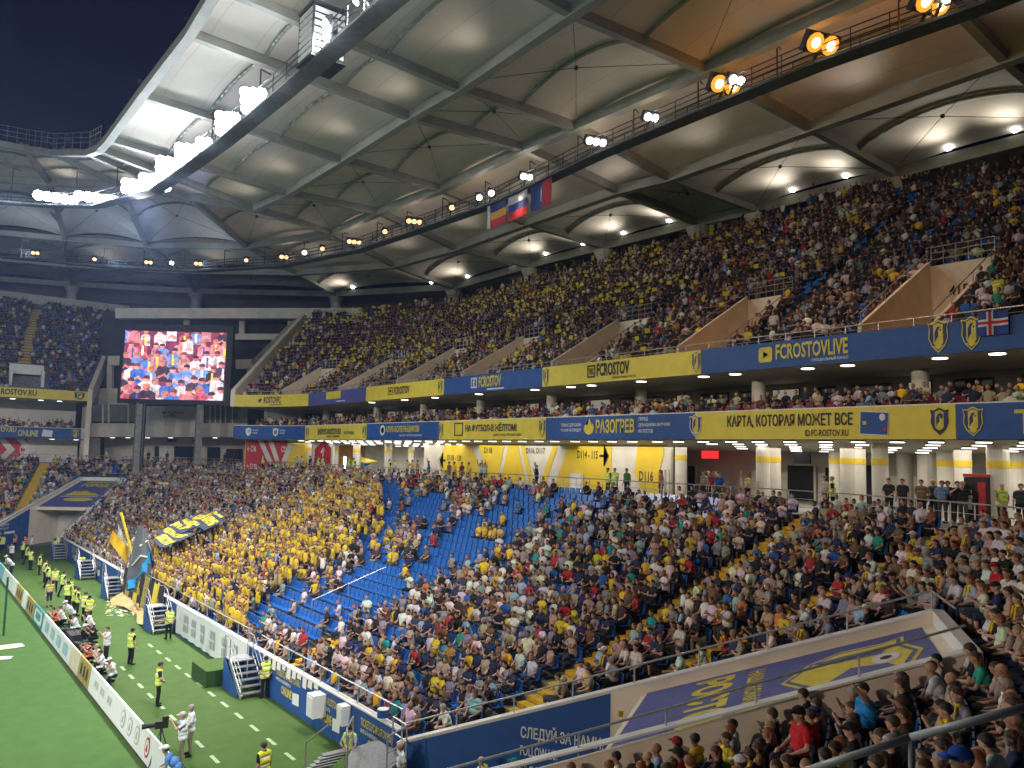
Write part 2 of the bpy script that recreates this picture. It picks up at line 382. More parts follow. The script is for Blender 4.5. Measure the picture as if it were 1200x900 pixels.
# ---------------------------------------------------------------- upper structure of the end stand: fascia line
def fas_line(off=0.0, end=45, y_end=76.5):
    P = [((34.0 + off, y), (1, 0)) for y in np.arange(-6, y_end, 1.5)]
    for a in np.arange(0, end + .1, 3): t = math.radians(a); P.append(((18.3 + (15.7 + off) * math.cos(t), 76.5 + (15.7 + off) * math.sin(t)), (math.cos(t), math.sin(t))))
    return P
FAS = fas_line(); FX = np.array([p for p, n in FAS]); FS = np.concatenate([[0], np.cumsum(np.linalg.norm(np.diff(FX, axis=0), axis=1))])
def fas_at(s, off=0.0):
    i = int(np.clip(np.searchsorted(FS, s) - 1, 0, len(FS) - 2)); t = (s - FS[i]) / (FS[i + 1] - FS[i])
    n = np.array(FAS[i][1]) * (1 - t) + np.array(FAS[i + 1][1]) * t
    return FX[i] + (FX[i + 1] - FX[i]) * t + n * off, n
def fas_s(px, py):
    """arc length along the fascia where a bearing of the photograph meets it"""
    d = ray(px, py)[:2]; cr = FX[:, 0] * d[1] - FX[:, 1] * d[0]
    for i in range(len(cr) - 1):
        if cr[i] * cr[i + 1] <= 0 and FX[i] @ d > 0: return FS[i] + (FS[i + 1] - FS[i]) * cr[i] / (cr[i] - cr[i + 1])
    return FS[-1] if px < 400 else 0
ZU0, ZU1, ZL0, ZL1 = 15.5, 16.8, 12.0, 13.42
def strip(mb, s0, s1, z0, z1, off0, off1, mi=0, n=None):
    """solid band following the fascia between two arc lengths"""
    n = n or max(1, int(abs(s1 - s0) / 1.5)); ss = np.linspace(s0, s1, n + 1)
    for a, b in zip(ss, ss[1:]):
        (p0, _), (p1, _), (q1, _), (q0, _) = fas_at(a, off0), fas_at(b, off0), fas_at(b, off1), fas_at(a, off1)
        mb.hexa([(*p0, z0), (*p1, z0), (*q1, z0), (*q0, z0)], [(*p0, z1), (*p1, z1), (*q1, z1), (*q0, z1)], mi)
# far side stand shares the same levels one bay further: straight along Y = 118
FY = 118.0
mid = empty('middle_deck', (34, YC, 12), 0, 'middle deck of red seats between the two advertising bands', 'grandstand')
m = MB(); strip(m, 0, FS[-1], ZL0 + .02, ZL0 + .45, .25, 15.0); rel(m.build('deck_slab', offwhite), mid)
m = MB()
for k in range(4): strip(m, 0, FS[-1] - .3, ZL0 + .45, 12.75 + .22 * k, .5 + .85 * k, .5 + .85 * (k + 1) - .003)
strip(m, 0, FS[-1] - .3, ZL0 + .45, 13.4, 3.903, 9)
rel(m.build('terrace', terrace_m), mid)
m = MB(); strip(m, 0, FS[-1], ZL0 + .02, ZL1, .1, .25); rel(m.build('parapet', offwhite), mid)
m = MB(); strip(m, 0, FS[-1], ZL1, ZL1 + .06, .0, .3); rel(m.build('parapet_cap', white_m), mid)
# glazed back wall of the boxes: each bay has a frame, a pane and some open doors
m = MB(); strip(m, 0, FS[-1], 13.4, ZU0 + .1, 7.6, 7.9); rel(m.build('back_wall', offwhite), mid)
lit_room = mat('lit_room', (.9, .82, .62), (.5, .4, .3), 2, .5, emit=.22)
for k, s in enumerate(np.arange(2, FS[-1] - 2, 2.6)):
    (p, n), wdt = fas_at(s, 7.57), [1.7, 1.1, 2.1, .9][k % 4]
    b = MB(); b.box((0, 0, 0), (.06, wdt + .12, 1.72)); f = b.build('window', darksteel); rel(f, mid)
    f.location = (p[0], p[1], 14.35); f.rotation_euler = (0, 0, math.atan2(n[1], n[0]))
    b = MB(); b.box((-.035, 0, 0), (.02, wdt, 1.6)); b.build('pane', glass_m if k % 3 else lit_room, f)
m = MB()
for s in np.arange(6, FS[-1] - 3, 9.0):
    p, n = fas_at(s, 4.6); m = MB(); m.tube((*p, 13.2), (*p, ZU0 + .1), .38, 14); rel(m.build('column', offwhite), mid)
pass
upper = empty('upper_tier', (34, YC, 16), 0, 'steep upper seating tier above the upper advertising band', 'grandstand')
UR, USL = .8, .64
def urun(s):
    y = fas_at(s)[0][1]; return float(np.interp(y, [0, 12, 20, 30, 62, 76, 88], [15, 17, 20.5, 24, 24.5, 22, 19.5]))
ZU = 16.15
PORT = [(fas_s(px, py), ln) for px, py, ln in ((1082, 370, 6.5), (840, 392, 6.0), (677, 412, 5.8), (562, 425, 5.6), (480, 435, 5.6), (408, 443, 5.4), (345, 452, 5.2))]
m = MB(); ss = np.array(sorted(list(np.linspace(0, FS[-1], 110)) + [s + q for s, _ in PORT for q in (0, 3.1)]))
for a, b in zip(ss, ss[1:]):
    nk = int(min(urun(a), urun(b)) / UR)
    for k in range(nk):
        if any(s - .01 <= (a + b) / 2 <= s + 3.11 and .4 + k * UR < ln + .9 for s, ln in PORT): continue
        z = ZU + USL * UR * k
        P = [fas_at(a, .4 + k * UR)[0], fas_at(b, .4 + k * UR)[0], fas_at(b, .4 + (k + 1) * UR)[0], fas_at(a, .4 + (k + 1) * UR)[0]]
        m.face([(*p, z) for p in P]); m.face([(*P[3], z), (*P[2], z), (*P[2], z + USL * UR), (*P[3], z + USL * UR)])
rel(m.build('terrace', terrace_m), upper)
m = MB(); strip(m, 0, FS[-1], ZU0, ZU0 + .35, .25, 9.0); rel(m.build('soffit_slab', offwhite), upper)
m = MB(); strip(m, 0, FS[-1], ZU0, ZU1 - .02, .1, .3); rel(m.build('parapet', offwhite), upper)
m = MB()
p0, n0 = fas_at(FS[-1] - .01); p0 = np.array(p0); tdir = np.array([-n0[1], n0[0]])
a0, a1 = p0 + tdir * .02, p0 + n0 * 20.2 + tdir * .02; zt = ZU + USL * 19.8 + .8
m.hexa([(*a0, ZU0), (*(a0 + tdir * .5), ZU0), (*(a1 + tdir * .5), zt - 2.0), (*a1, zt - 2.0)], [(*a0, ZU1 + .5), (*(a0 + tdir * .5), ZU1 + .5), (*(a1 + tdir * .5), zt + .4), (*a1, zt + .4)])
rel(m.build('end_wall', cream), upper)
m = MB()
for a, b in zip(ss, ss[1:]):
    P, Q = fas_at(a, urun(a) + .45)[0], fas_at(b, urun(b) + .45)[0]; za, zb = [ZU + USL * int(urun(t) / UR) * UR for t in (a, b)]
    P2, Q2 = fas_at(a, urun(a) + 5)[0], fas_at(b, urun(b) + 5)[0]
    m.hexa([(*P, za - 1), (*Q, zb - 1), (*Q2, zb - 1), (*P2, za - 1)], [(*P, za + .02), (*Q, zb + .02), (*Q2, zb + .02), (*P2, za + .02)])
rel(m.build('rear_walkway', concrete), upper)
# ---------------------------------------------------------------- roof: radial trusses, ring beams and arched membrane panels
# every radial lists its nodes outside -> inside as bearings (or None: same line as its neighbours) with the node height
ZD = (32.9, 33.4, 34.5, 34.9, 35.8)
XD = (58.9, 48.0, 37.4, 27.3, 12.1)
RAD = [
 (None, (1178, 67), None, None, None, ZD), ((1050, 203), (951, 148), (827, 80), (670, 12), None, ZD), ((887, 245), (785, 207), (675, 147), (539, 102), None, ZD),
 ((818, 260), (725, 222), (614, 172), (482, 135), (222, 37), ZD), ((708, 288), (617, 260), (517, 220), (402, 186), (166, 109), ZD),
 ((622, 310), (535, 290), (444, 247), (338, 225), (128, 161), ZD), ((532, 336), (462, 310), (389, 272), (298, 243), (117, 173), ZD),
 ((394, 344), (348, 319), (290, 288), (222, 230), (104, 178), (34.6, 35.1, 36.3, 36.8, 37.9)),
 ((230, 341), (212, 317), (172, 287), (140, 215), (62, 178), (36.8, 37.3, 38.6, 39.0, 40.2)),
 ((85, 333), (80, 310), (76, 279), (58, 213), (30, 173), (37.5, 38.1, 39.4, 39.9, 41.2)),
 ((-62, 322), (-48, 298), (-42, 268), (-40, 206), (-20, 164), (37.5, 38.1, 39.4, 39.9, 41.2))]
NODES = []
for r in RAD:
    row = []
    for j in range(5):
        row.append(onz(*r[j], r[5][j]) if r[j] else None)
    ys = [p[1] for p in row if p is not None]
    for j in range(5):
        if row[j] is None: row[j] = np.array([XD[j], ys[-1] if len(ys) > 1 else ys[0], r[5][j]])
    NODES.append(row)
dy = NODES[1][0][1] - NODES[0][0][1]
for k in (1, 2): NODES.insert(0, [p - np.array([0, 11.0, 0]) for p in NODES[0]])      # bays beyond the right edge of the picture
for row in NODES:                                                                      # an outer row of eaves behind the last ring
    o = row[0] - row[1]; row.insert(0, row[0] + o / np.linalg.norm(o) * 9 + np.array([0, 0, -1.2]))
NODES = np.array(NODES); NRAD, NRING = NODES.shape[:2]
roof = empty('roof', (0, 0, 0), 0, 'stadium roof of pale membrane panels on grey trusses with dark sky in its opening', 'roof')
def strut(mb, p, q, wd, ht, cut=0.0):
    p, q = np.array(p), np.array(q); d = (q - p) / np.linalg.norm(q - p); mb.beam(p + d * cut, q - d * cut, wd, ht)
for i in range(NRAD):
    t = bpy.data.objects.new('truss', None); link(t, roof)
    side = NODES[min(i + 1, NRAD - 1)][3] - NODES[max(i - 1, 0)][3]; side = side / np.linalg.norm(side); side[2] = 0
    m = MB()
    for a, b in zip(NODES[i], NODES[i][1:]): strut(m, a, b, .48, .78)
    m.build('chord', roofsteel, t)
    m = MB()
    off = side * 1.25 + np.array([0, 0, 1.35])
    for a, b in zip(NODES[i][1:], NODES[i][2:]): m.tube(a + off, b + off, .14, 6)
    m.build('upper_rail', darksteel, t)
    g_ = MB(); base = None
    for a, b in zip(NODES[i][1:], NODES[i][2:]):
        for q in (.33, .66):
            p = a + (b - a) * q; dd = (b - a) / np.linalg.norm(b - a)
            h = MB(); h.beam(p + side * .3 + np.array([0, 0, .3]), p + off, .14, .5); h.beam(p + dd * .7 + side * .3 + np.array([0, 0, .3]), p + dd * .7 + off, .14, .5)
            h.build('hanger', roofsteel, t)
for j in range(1, NRING):
    m = MB()
    for i in range(NRAD - 1):
        strut(m, NODES[i][j] + np.array([0, 0, -.08 - .01 * j]), NODES[i + 1][j] + np.array([0, 0, -.08 - .01 * j]), [.8, .68, .62, .6, .6][j - 1], [.85, .78, .72, .7, .6][j - 1])
    m.build('ring_beam', roofsteel, roof)
# membrane panels between neighbouring radials and rings: saddle fabric lifted by a slender arch
for i in range(NRAD - 1):
    for j in range(NRING - 1):
        a, b, c, d = NODES[i][j], NODES[i + 1][j], NODES[i + 1][j + 1], NODES[i][j + 1]
        rise = (.036 if j < 4 else .016) * (np.linalg.norm(b - a) + np.linalg.norm(d - a)) if j else .3
        def fn(u, v, a=a, b=b, c=c, d=d, rise=rise):
            p = (a * (1 - u) + b * u) * (1 - v) + (d * (1 - u) + c * u) * v
            k = 1 - (2 * v - 1) ** 2
            return p + np.array([0, 0, .12 + rise * 1.6 * (4 * u * (1 - u)) ** .8 * (.45 + .55 * k)])
        m = MB(); m.grid(fn, 14, 10); m.build('membrane_panel', membrane, roof, True)
        if j:
            for v in ((.5,) if j < 4 else (.35, .7)):
                m = MB(); m.path([fn(u, v) - np.array([0, 0, .14]) for u in np.linspace(0, 1, 13)], .13, 6); m.build('arch', roofsteel, roof, True)
            if j in (1, 3):
                o_ = np.array([0, 0, .35]); ct = (a + b + c + d) / 4 + np.array([0, 0, .6])
                m = MB()
                for q in (a, b, c, d): m.tube(q + o_, ct, .022, 4)
                m.sphere(ct, .16, 6, 4); m.build('cable_cross', darksteel, roof)
# short white columns carrying the back ring
for i in range(2, NRAD):
    p = NODES[i][1]; m = MB(); m.tube((p[0], p[1], p[2] - 7), (p[0], p[1], p[2] - .5), .75, 14); m.tube((p[0], p[1], p[2] - 1.4), (p[0], p[1], p[2] - .6), .8, 14, 0, 1.15)
    m.build('column', offwhite, roof)
# dark cladding that closes the gap between the last seats and the eaves
m = MB()
for i in range(NRAD - 1):
    a, b = NODES[i][0], NODES[i + 1][0]; m.hexa([a + [0, 0, -9.5], b + [0, 0, -9.5], b + [0, .2, -9.5], a + [.2, 0, -9.5]], [a + [0, 0, .3], b + [0, 0, .3], b + [0, .2, .3], a + [.2, 0, .3]])
m.build('rear_cladding', mat('grey_cladding', (.16, .17, .18), (.13, .14, .15), .6, .6), roof)
# safety rail along the edge of the opening
m = MB()
for i in range(NRAD - 5, NRAD - 1):
    for h in (.9, 1.4, 1.9): m.tube(NODES[i][-1] + [0, 0, h], NODES[i + 1][-1] + [0, 0, h], .03, 4)
    for q in np.linspace(0, .9, 5): p = NODES[i][-1] * (1 - q) + NODES[i + 1][-1] * q; m.tube(p + [0, 0, .3], p + [0, 0, 1.9], .03, 4)
m.build('edge_rail', roofsteel, roof)
# ---------------------------------------------------------------- catwalks with their floodlights
walk_m = mat('catwalk_steel', (.17, .18, .19), (.12, .13, .14), 2, .6)
bulb_e = mat('amber_bulb', (1, .86, .45), None, 3, .2, emit=9)
def catwalk(pts, name, label, hang):
    root = empty(name, (0, 0, 0), 0, label, 'catwalk')
    pts = [np.array(p) for p in pts]
    m = MB()
    for a, b in zip(pts, pts[1:]): strut(m, a, b, 1.1, .16)
    m.build('deck', walk_m, root)
    for sg in (-1, 1):
        m = MB()
        for a, b in zip(pts, pts[1:]):
            d = (b - a) / np.linalg.norm(b - a); sd = np.array([d[1], -d[0], 0]) * .55 * sg
            for h in (.45, .8, 1.15): m.tube(a + sd + [0, 0, h], b + sd + [0, 0, h], .035, 4)
            n = max(1, int(np.linalg.norm(b - a) / 1.6))
            for q in range(n): p = a + (b - a) * q / n + sd; m.tube(p, p + [0, 0, 1.15], .03, 4)
        m.build('guard_rail', darksteel, root)
    for a, b in zip(pts, pts[1:]):
        n = max(1, int(np.linalg.norm(b - a) / 5.5))
        for q in range(n):
            p = a + (b - a) * (q + .5) / n; h = MB(); h.tube(p + [.5, 0, 0], p + [.5, 0, hang], .05, 5); h.tube(p + [.5, 0, hang], p + [1.3, .3, hang], .05, 5); h.build('hanger', darksteel, root)
    return root
ROOF_FILL = 1.0  # strength of the added roof fill lights
IN_W = [onz(x, y, z) for x, y, z in ((520, -50, 31.6), (460, 0, 31.6), (400, 52, 31.6), (330, 112, 31.6), (262, 168, 31.7), (218, 200, 32), (180, 225, 32.6), (113, 242, 33.8), (50, 241, 34.5), (-40, 234, 34.5))]
OUT_W = [onz(x, y, z) for x, y, z in ((1270, -38, 31.8), (1150, 10, 31.8), (960, 77, 31.8), (855, 119, 31.8), (703, 182, 31.8), (590, 236, 31.8), (490, 271, 31.8), (420, 294, 31.9), (330, 312, 32.3), (235, 318, 33), (140, 315, 34), (45, 305, 35), (-60, 296, 35.5))]
catwalk(IN_W, 'lighting_catwalk', 'dark lighting catwalk nearest the roof opening, carrying the brightest floodlights', 3.6)
catwalk(OUT_W, 'service_catwalk', 'long railed catwalk hung below the roof above the upper tier, with three flags on it', 2.6)
def on_walk(W, px):
    """place on a catwalk (given as its list of points) at a horizontal bearing of the photograph"""
    P = [proj(p) for p in W]
    for (a, pa), (b, pb) in zip(zip(W, P), zip(W[1:], P[1:])):
        if min(pa[0], pb[0]) <= px <= max(pa[0], pb[0]):
            lo, hi = 0.0, 1.0
            for _ in range(30):
                t = (lo + hi) / 2; x = proj(a + (b - a) * t)[0]
                if (x - px) * (pa[0] - px) > 0: lo = t
                else: hi = t
            return a + (b - a) * lo
    return W[0]
def fixture(pos, to, n, w_, lens, label, cat, group, name='floodlight', up=.55, rr=None, rows=1):
    """lamp head: housing, bracket and a bank of lenses"""
    root = empty(name, pos, 0, label, cat, group)
    d = Vector(to) - Vector(pos); rot = d.to_track_quat('Y', 'Z').to_euler()
    h = MB(); h.box((0, -.22, up + (rows - 1) * w_ * .5), (w_ * n + .1, .4, max(.62, w_ * rows + .1))); hb = h.build('housing', darksteel, root); hb.rotation_euler = rot
    b = MB(); b.box((0, -.2, up / 2 - .15), (.12, .12, up + .1)); bb = b.build('bracket', darksteel, root); bb.rotation_euler = rot
    rr = rr or w_ * .45; base = None
    for k, rw in [(k, rw) for rw in range(rows) for k in range(n)]:
        if base is None:
            q = MB(); q.sphere((0, 0, 0), (rr, .08, rr), 12, 6); o = base = q.build('lens', lens, root, True)
        else: o = base.copy(); COL.objects.link(o)
        if lens is flood_y:
            q = MB(); q.sphere((0, 0, 0), (rr * .55, .12, rr * .55), 10, 6); bo = q.build('bulb', bulb_e, root, True); bo.rotation_euler = rot; bo.location = Euler(rot).to_matrix() @ Vector(((k - (n - 1) / 2) * w_, .06, up + rw * w_))
        o.parent = root; o.rotation_euler = rot; o.location = Euler(rot).to_matrix() @ Vector(((k - (n - 1) / 2) * w_, .03, up + rw * w_))
    return root
PC = (-30, 55, 0)
gb = 'bright floodlights on the inner catwalk'
for px, n, rw, w_, up, lab in ((432, 3, 1, .6, 1.3, 'cluster of cool floodlights at the top edge where the inner catwalk leaves the picture'), (392, 3, 1, .55, .8, 'cluster of small cool floodlights beside the white equipment cage'),
        (298, 3, 3, .50, .25, 'big round blaze of floodlights, topmost of the blazing row'), (267, 3, 3, .50, .25, 'second round blaze of floodlights down the inner catwalk'),
        (239, 2, 2, .5, .35, 'smaller blaze of floodlights between two bigger ones'), (219, 3, 3, .55, .25, 'wide blaze of floodlights where the catwalk starts to bend'),
        (197, 3, 3, .6, .2, 'merged blaze of floodlights in the bend of the catwalk'), (181, 4, 2, .6, .2, 'dazzling bank of floodlights left of the bend of the catwalk'), (160, 4, 2, .6, .2, 'long floodlight bank at the lower end of the merged blaze'),
        (113, 5, 1, .75, .5, 'separate flat bank of floodlights left of the blaze'), (65, 5, 1, .75, .5, 'leftmost flat bank of floodlights under the far roof edge')):
    p = on_walk(IN_W, px) + np.array([0, 0, .3]); fixture(p, (0, 20, 11) if px < 390 else PC, n, w_, flood_e, lab, 'floodlight', gb, up=up, rr=w_ * .62, rows=rw)  # lens banks enlarged and overlapped to the size of the glare
ga = 'small lamps along the outer catwalk'
LAMPS = [(1088, 'a', 2), (1104, 'w', 1), (961, 'a', 2), (849, 'a', 2), (862, 'w', 2), (763, 'w', 2), (699, 'w', 3), (618, 'w', 2), (577, 'w', 1), (563, 'w', 1), (531, 'o', 1), (487, 'o', 3), (453, 'o', 1), (417, 'o', 3),
         (380, 'o', 1), (359, 'w', 1), (335, 'o', 2), (291, 'o', 1), (235, 'o', 2), (204, 'w', 1), (177, 'o', 2), (114, 'o', 1), (45, 'o', 2)]
cnt = {'a': 0, 'w': 0, 'o': 0}
orange_e = mat('orange_lens', (1, .55, .25), None, 3, .2, emit=2.4)
warmw_e = mat('white_lens', (1, .96, .93), None, 3, .2, emit=22)
ORD = ['first', 'second', 'third', 'fourth', 'fifth', 'sixth', 'seventh', 'eighth', 'ninth', 'tenth', 'eleventh', 'twelfth', 'thirteenth', 'fourteenth', 'fifteenth', 'sixteenth', 'seventeenth', 'eighteenth', 'nineteenth', 'twentieth']
for px, kd, n in LAMPS:
    p = on_walk(OUT_W, px) + np.array([-.3, 0, .25]); k = cnt[kd]; cnt[kd] += 1
    nm = {'a': 'amber', 'w': 'white', 'o': 'small orange'}[kd]
    fixture(p, (p[0] - 9, p[1] - 26, 11), n, .5 if kd != 'a' else .95, {'a': flood_y, 'w': warmw_e, 'o': orange_e}[kd],
            '%s lamp on the outer catwalk, %s of its colour from the right' % (nm, ORD[k]), 'lamp', ga, 'catwalk_lamp', .75, .24 if kd != 'a' else .5)
# lamps on the outer catwalk light the upper tier
for px, c, e in ((1088, (1, .56, .28), 1500), (961, (1, .54, .28), 1500), (849, (1, .54, .3), 1300), (763, (1, .60, .4), 800), (618, (1, .66, .40), 1000), (487, (1, .64, .40), 1100), (380, (1, .60, .36), 1000), (235, (1, .6, .45), 300), (80, (.8, .7, .7), 200)):
    p = on_walk(OUT_W, px) + np.array([-1.2, 0, -.3]); n = p - np.array([0, 60, 30]); out = np.array([-1.0, 0, -15]) if px > 300 else np.array([2, 14, -13])
    spot(tuple(p), tuple(p + out), e, c, 84 if px > 300 else 140, .4, .9)
# added point lights along both catwalks that brighten the roof fabric
for W, lst in ((OUT_W, ((1088, (1, .42, .10), 260), (961, (1, .42, .10), 260), (855, (1, .45, .12), 220), (763, (1, .80, .6), 150), (699, (1, .82, .62), 180), (618, (1, .82, .62), 180), (563, (1, .80, .6), 150), (487, (1, .84, .7), 180), (417, (1, .84, .7), 180), (335, (1, .84, .7), 200), (235, (.65, .8, 1), 420), (130, (.6, .78, 1), 420), (30, (.6, .78, 1), 420))),
              (IN_W, ((450, (.95, .97, 1), 330), (392, (.9, .95, 1), 330), (330, (.88, .94, 1), 330), (297, (.70, .85, 1), 420), (250, (.6, .78, 1), 560), (200, (.55, .75, 1), 640), (150, (.55, .75, 1), 640), (90, (.58, .77, 1), 560), (30, (.6, .78, 1), 520)))):
    for px, c, e in lst:
        p = on_walk(W, px); l = bpy.data.lights.new('roof_fill', 'POINT'); l.energy = e * ROOF_FILL * (1.0 if W is OUT_W else .5); l.color = c; l.shadow_soft_size = .8; lo = bpy.data.objects.new('roof_fill', l); lo.location = p + (np.array([0, 0, .9]) if W is OUT_W else np.array([-1.8, -1.0, -.6])); link(lo)
# back-ring lamps shining up at the fabric
gu = 'small globe lamps on the back ring beam'
UP = [(955, 177), (1195, 155), (866, 207), (934, 226), (995, 209), (1113, 177), (788, 265), (735, 279), (686, 293), (643, 305), (603, 315), (551, 326), (508, 332), (415, 340), (413, 318)]
for k, (px, py) in enumerate(sorted(UP)):
    # on the back ring beam
    best = None
    for i in range(2, NRAD - 1):
        for q in np.linspace(0, 1, 40):
            p = NODES[i][1] * (1 - q) + NODES[i + 1][1] * q
            e = abs(proj(p)[0] - px)
            if best is None or e < best[0]: best = (e, p)
    p = best[1]; zz = ray(px, py); t = np.linalg.norm(p[:2]) / np.linalg.norm(zz[:2]); z = max(H + zz[2] * t, p[2] + .75)
    root = empty('globe_lamp', (p[0] - .4, p[1], z), 0, 'small white globe lamp on the back ring beam, %s from the left' % ORD[k], 'lamp', gu)
    m = MB(); m.sphere((0, 0, 0), .26, 10, 6); m.build('globe', lampw, root, True); m = MB(); m.tube((0, 0, -max(.3, z - p[2] - .55)), (0, 0, -.24), .05, 6); m.build('stem', darksteel, root)
    l = bpy.data.lights.new('globe_light', 'SPOT'); l.energy = 420; l.color = (1, .93, .78); l.spot_size = 2.2; l.spot_blend = 1; l.shadow_soft_size = .9
    lo = bpy.data.objects.new('globe_light', l); lo.location = (p[0] - 1.6, p[1], z - .9); lo.rotation_euler = (Vector((p[0] - 6.5, p[1], z + 3.2)) - Vector(lo.location)).to_track_quat('-Z', 'Y').to_euler(); link(lo)
for i in range(2, 12):                          # added uplights without fixtures, brightening the roof fabric
    for j in (2, 4):
        p = NODES[i][j] * .62 + NODES[i - 1][j] * .38 + np.array([-1.0, 0, -1.3])
        l = bpy.data.lights.new('added_uplight', 'SPOT'); l.energy = 190; l.color = (1, .93, .8); l.spot_size = 1.9; l.spot_blend = 1; l.shadow_soft_size = .9
        lo = bpy.data.objects.new('added_uplight', l); lo.location = p; lo.rotation_euler = (Vector(p + (NODES[i][j + 1] - NODES[i][j]) * .4 + np.array([0, 0, 3])) - Vector(p)).to_track_quat('-Z', 'Y').to_euler(); link(lo)
# white equipment cage on the inner catwalk
p = on_walk(IN_W, 372) + np.array([.2, 0, 0]); root = empty('equipment_cage', p, 0, 'white slatted equipment cage hanging beside the inner catwalk', 'cage')
fr = MB()
for x in (-.9, .9):
    for y in (-.9, .9): fr.beam((x, y, 0), (x, y, 2.9), .1, .1)
fr.box((0, 0, 0), (2, 2, .12)); fr.box((0, 0, 2.95), (2, 2, .12)); fr.build('frame', darksteel, root)
for k in range(7):
    b = MB(); b.box((-.93, 0, .3 + .38 * k), (.05, 1.7, .26)); b.box((0, -.93, .3 + .38 * k), (1.7, .05, .26)); b.build('louvre', white_m, root)
# three flags hanging from the catwalk
def flag(px0, px1, cells, name, label, trim):
    a, b = on_walk(OUT_W, px0), on_walk(OUT_W, px1); root = empty(name, a, 0, label, 'flag', 'flags hung from the outer catwalk'); w_ = b - a; hh = np.linalg.norm(w_) * .72
    fnc = lambda u, v, l=0: w_ * u + np.array([-.7 - .06 * math.sin(6 * u + v) - l, .03 * math.sin(9 * v), -.35 - hh * (1 - v)])
    for u0, u1, v0, v1, mt, nm in cells:
        m = MB(); m.grid(lambda u, v: fnc(u0 + (u1 - u0) * u, v0 + (v1 - v0) * v, .03 if nm != 'stripe' else 0), 6, 4); m.build(nm, mt, root)
    return fnc, root
fb = mat('flag_blue', (.025, .05, .25), None, 3, .7); fr_ = mat('flag_red', (.55, .02, .03), None, 3, .7); fy = mat('flag_yellow', (.75, .38, .04), None, 3, .7); fw = mat('flag_white', (.7, .72, .76), None, 3, .7)
flag(602, 580, [(0, .87, .66, 1, fb, 'stripe'), (0, .87, .33, .66, fy, 'stripe'), (0, .87, 0, .33, fr_, 'stripe'), (.87, 1, 0, 1, fw, 'hoist_stripe')], 'flag', 'flag of blue, yellow and red stripes with a white hoist strip', 0)
flag(627, 604.5, [(0, 1, .66, 1, fw, 'stripe'), (0, 1, .33, .66, fb, 'stripe'), (0, 1, 0, .33, fr_, 'stripe')], 'flag', 'flag of white, blue and red stripes, middle one of the three', 0)
fnc, root = flag(656, 631, [(.45, 1, 0, 1, fb, 'field'), (0, .45, 0, 1, fr_, 'field')], 'flag', 'flag half blue and half red with a white emblem, right one of the three', 0)
m = MB(); poly(m, [(0, 0), (.22, .1), (.22, .9), (.1, 1), (.0, .6)], lambda u, v: fnc(u, v, .05), .48, .66, .22, .85); m.build('emblem', fw, root)
# ---------------------------------------------------------------- advertising bands on the end stand
def fband(px0, px1, level, off=-.02):
    """drawing plane on a band: u along the picture from left to right, v upwards; lift pushes towards the pitch"""
    z0, z1 = (ZU0, ZU1) if level else (ZL0, ZL1); y = 440 if level else 505
    s0, s1 = (fas_s(px0, y) if px0 > 276 else FS[-1] - .02), (fas_s(px1, y) if px1 < 1200 else fas_s(1199, y) - (px1 - 1199) * .016)
    def fn(u, v, l=0.0):
        p, n = fas_at(s0 + (s1 - s0) * u, off - .03 - l); return (p[0], p[1], z0 + (z1 - z0) * v)
    return fn, s0, s1, z0, z1
def banner(px0, px1, level, m_, label, draw=None, name='banner'):
    fn, s0, s1, z0, z1 = fband(px0, px1, level)
    root = empty(name, fn(.5, 0), 0, label, 'banner', 'advertising banners on the stand edge')
    m = MB(); strip(m, min(s0, s1) + .01, max(s0, s1) - .01, z0, z1, -.03, .09); rel(m.build('panel', m_), root)
    U = lambda px: (fas_s(px, 440 if level else 505) - s0) / (s1 - s0) if 276 < px < 1200 else ((px - px0) / (px1 - px0))
    def add(nm, mats, f):
        b = MB(); f(b); o = b.build(nm, mats); rel(o, root); return o
    if draw: draw(fn, U, add)
    return root
def T(txt, x0, x1, v0, v1, mt, bold=.02, nm='lettering'):
    return lambda fn, U, add: add(nm, mt, lambda b: write(b, txt, lambda u, v: fn(u, v, .012), U(x0), U(x1), v0, v1, 0, bold))
def CR_(x0, x1, dark=navy_m, v0=.05, v1=.95, outl=lettery):
    return lambda fn, U, add: add('crest', [outl, lettery, dark], lambda b: crest(b, lambda u, v, l=0: fn(u, v, .012 + l * .6), U(x0), U(x1), v0, v1, 0, 1, 2))
def P_(nm, pts, x0, x1, v0, v1, mt):
    return lambda fn, U, add: add(nm, mt, lambda b: poly(b, pts, lambda u, v: fn(u, v, .015), U(x0), U(x1), v0, v1))
def many(*fs):
    def d(fn, U, add):
        for f in fs: f(fn, U, add)
    return d
SQ = [(0, 0), (1, 0), (1, 1), (0, 1)]; RSQ = [(.1, 0), (.9, 0), (1, .15), (1, .85), (.9, 1), (.1, 1), (0, .85), (0, .15)]
def frame_(nm, x0, x1, v0, v1, mt, th=.12):
    def f(fn, U, add):
        def dr(b):
            for q in ([(0, 0), (1, 0), (1, th), (0, th)], [(0, 1 - th), (1, 1 - th), (1, 1), (0, 1)], [(0, th), (th, th), (th, 1 - th), (0, 1 - th)], [(1 - th, th), (1, th), (1, 1 - th), (1 - th, 1 - th)]):
                poly(b, q, lambda u, v: fn(u, v, .015), U(x0), U(x1), v0, v1)
        add(nm, mt, dr)
    return f
FLAME = [(.5, 0), (.85, .12), (1, .4), (.85, .68), (.75, .5), (.68, .75), (.5, 1), (.42, .7), (.3, .55), (.2, .68), (.05, .5), (0, .3), (.15, .1)]
BIRD = [(0, .25), (.3, .3), (.1, .5), (.05, .75), (.35, .6), (.5, .75), (.7, .85), (.85, .75), (1, .75), (.9, .6), (.8, .3), (.5, .05), (.2, .1)]
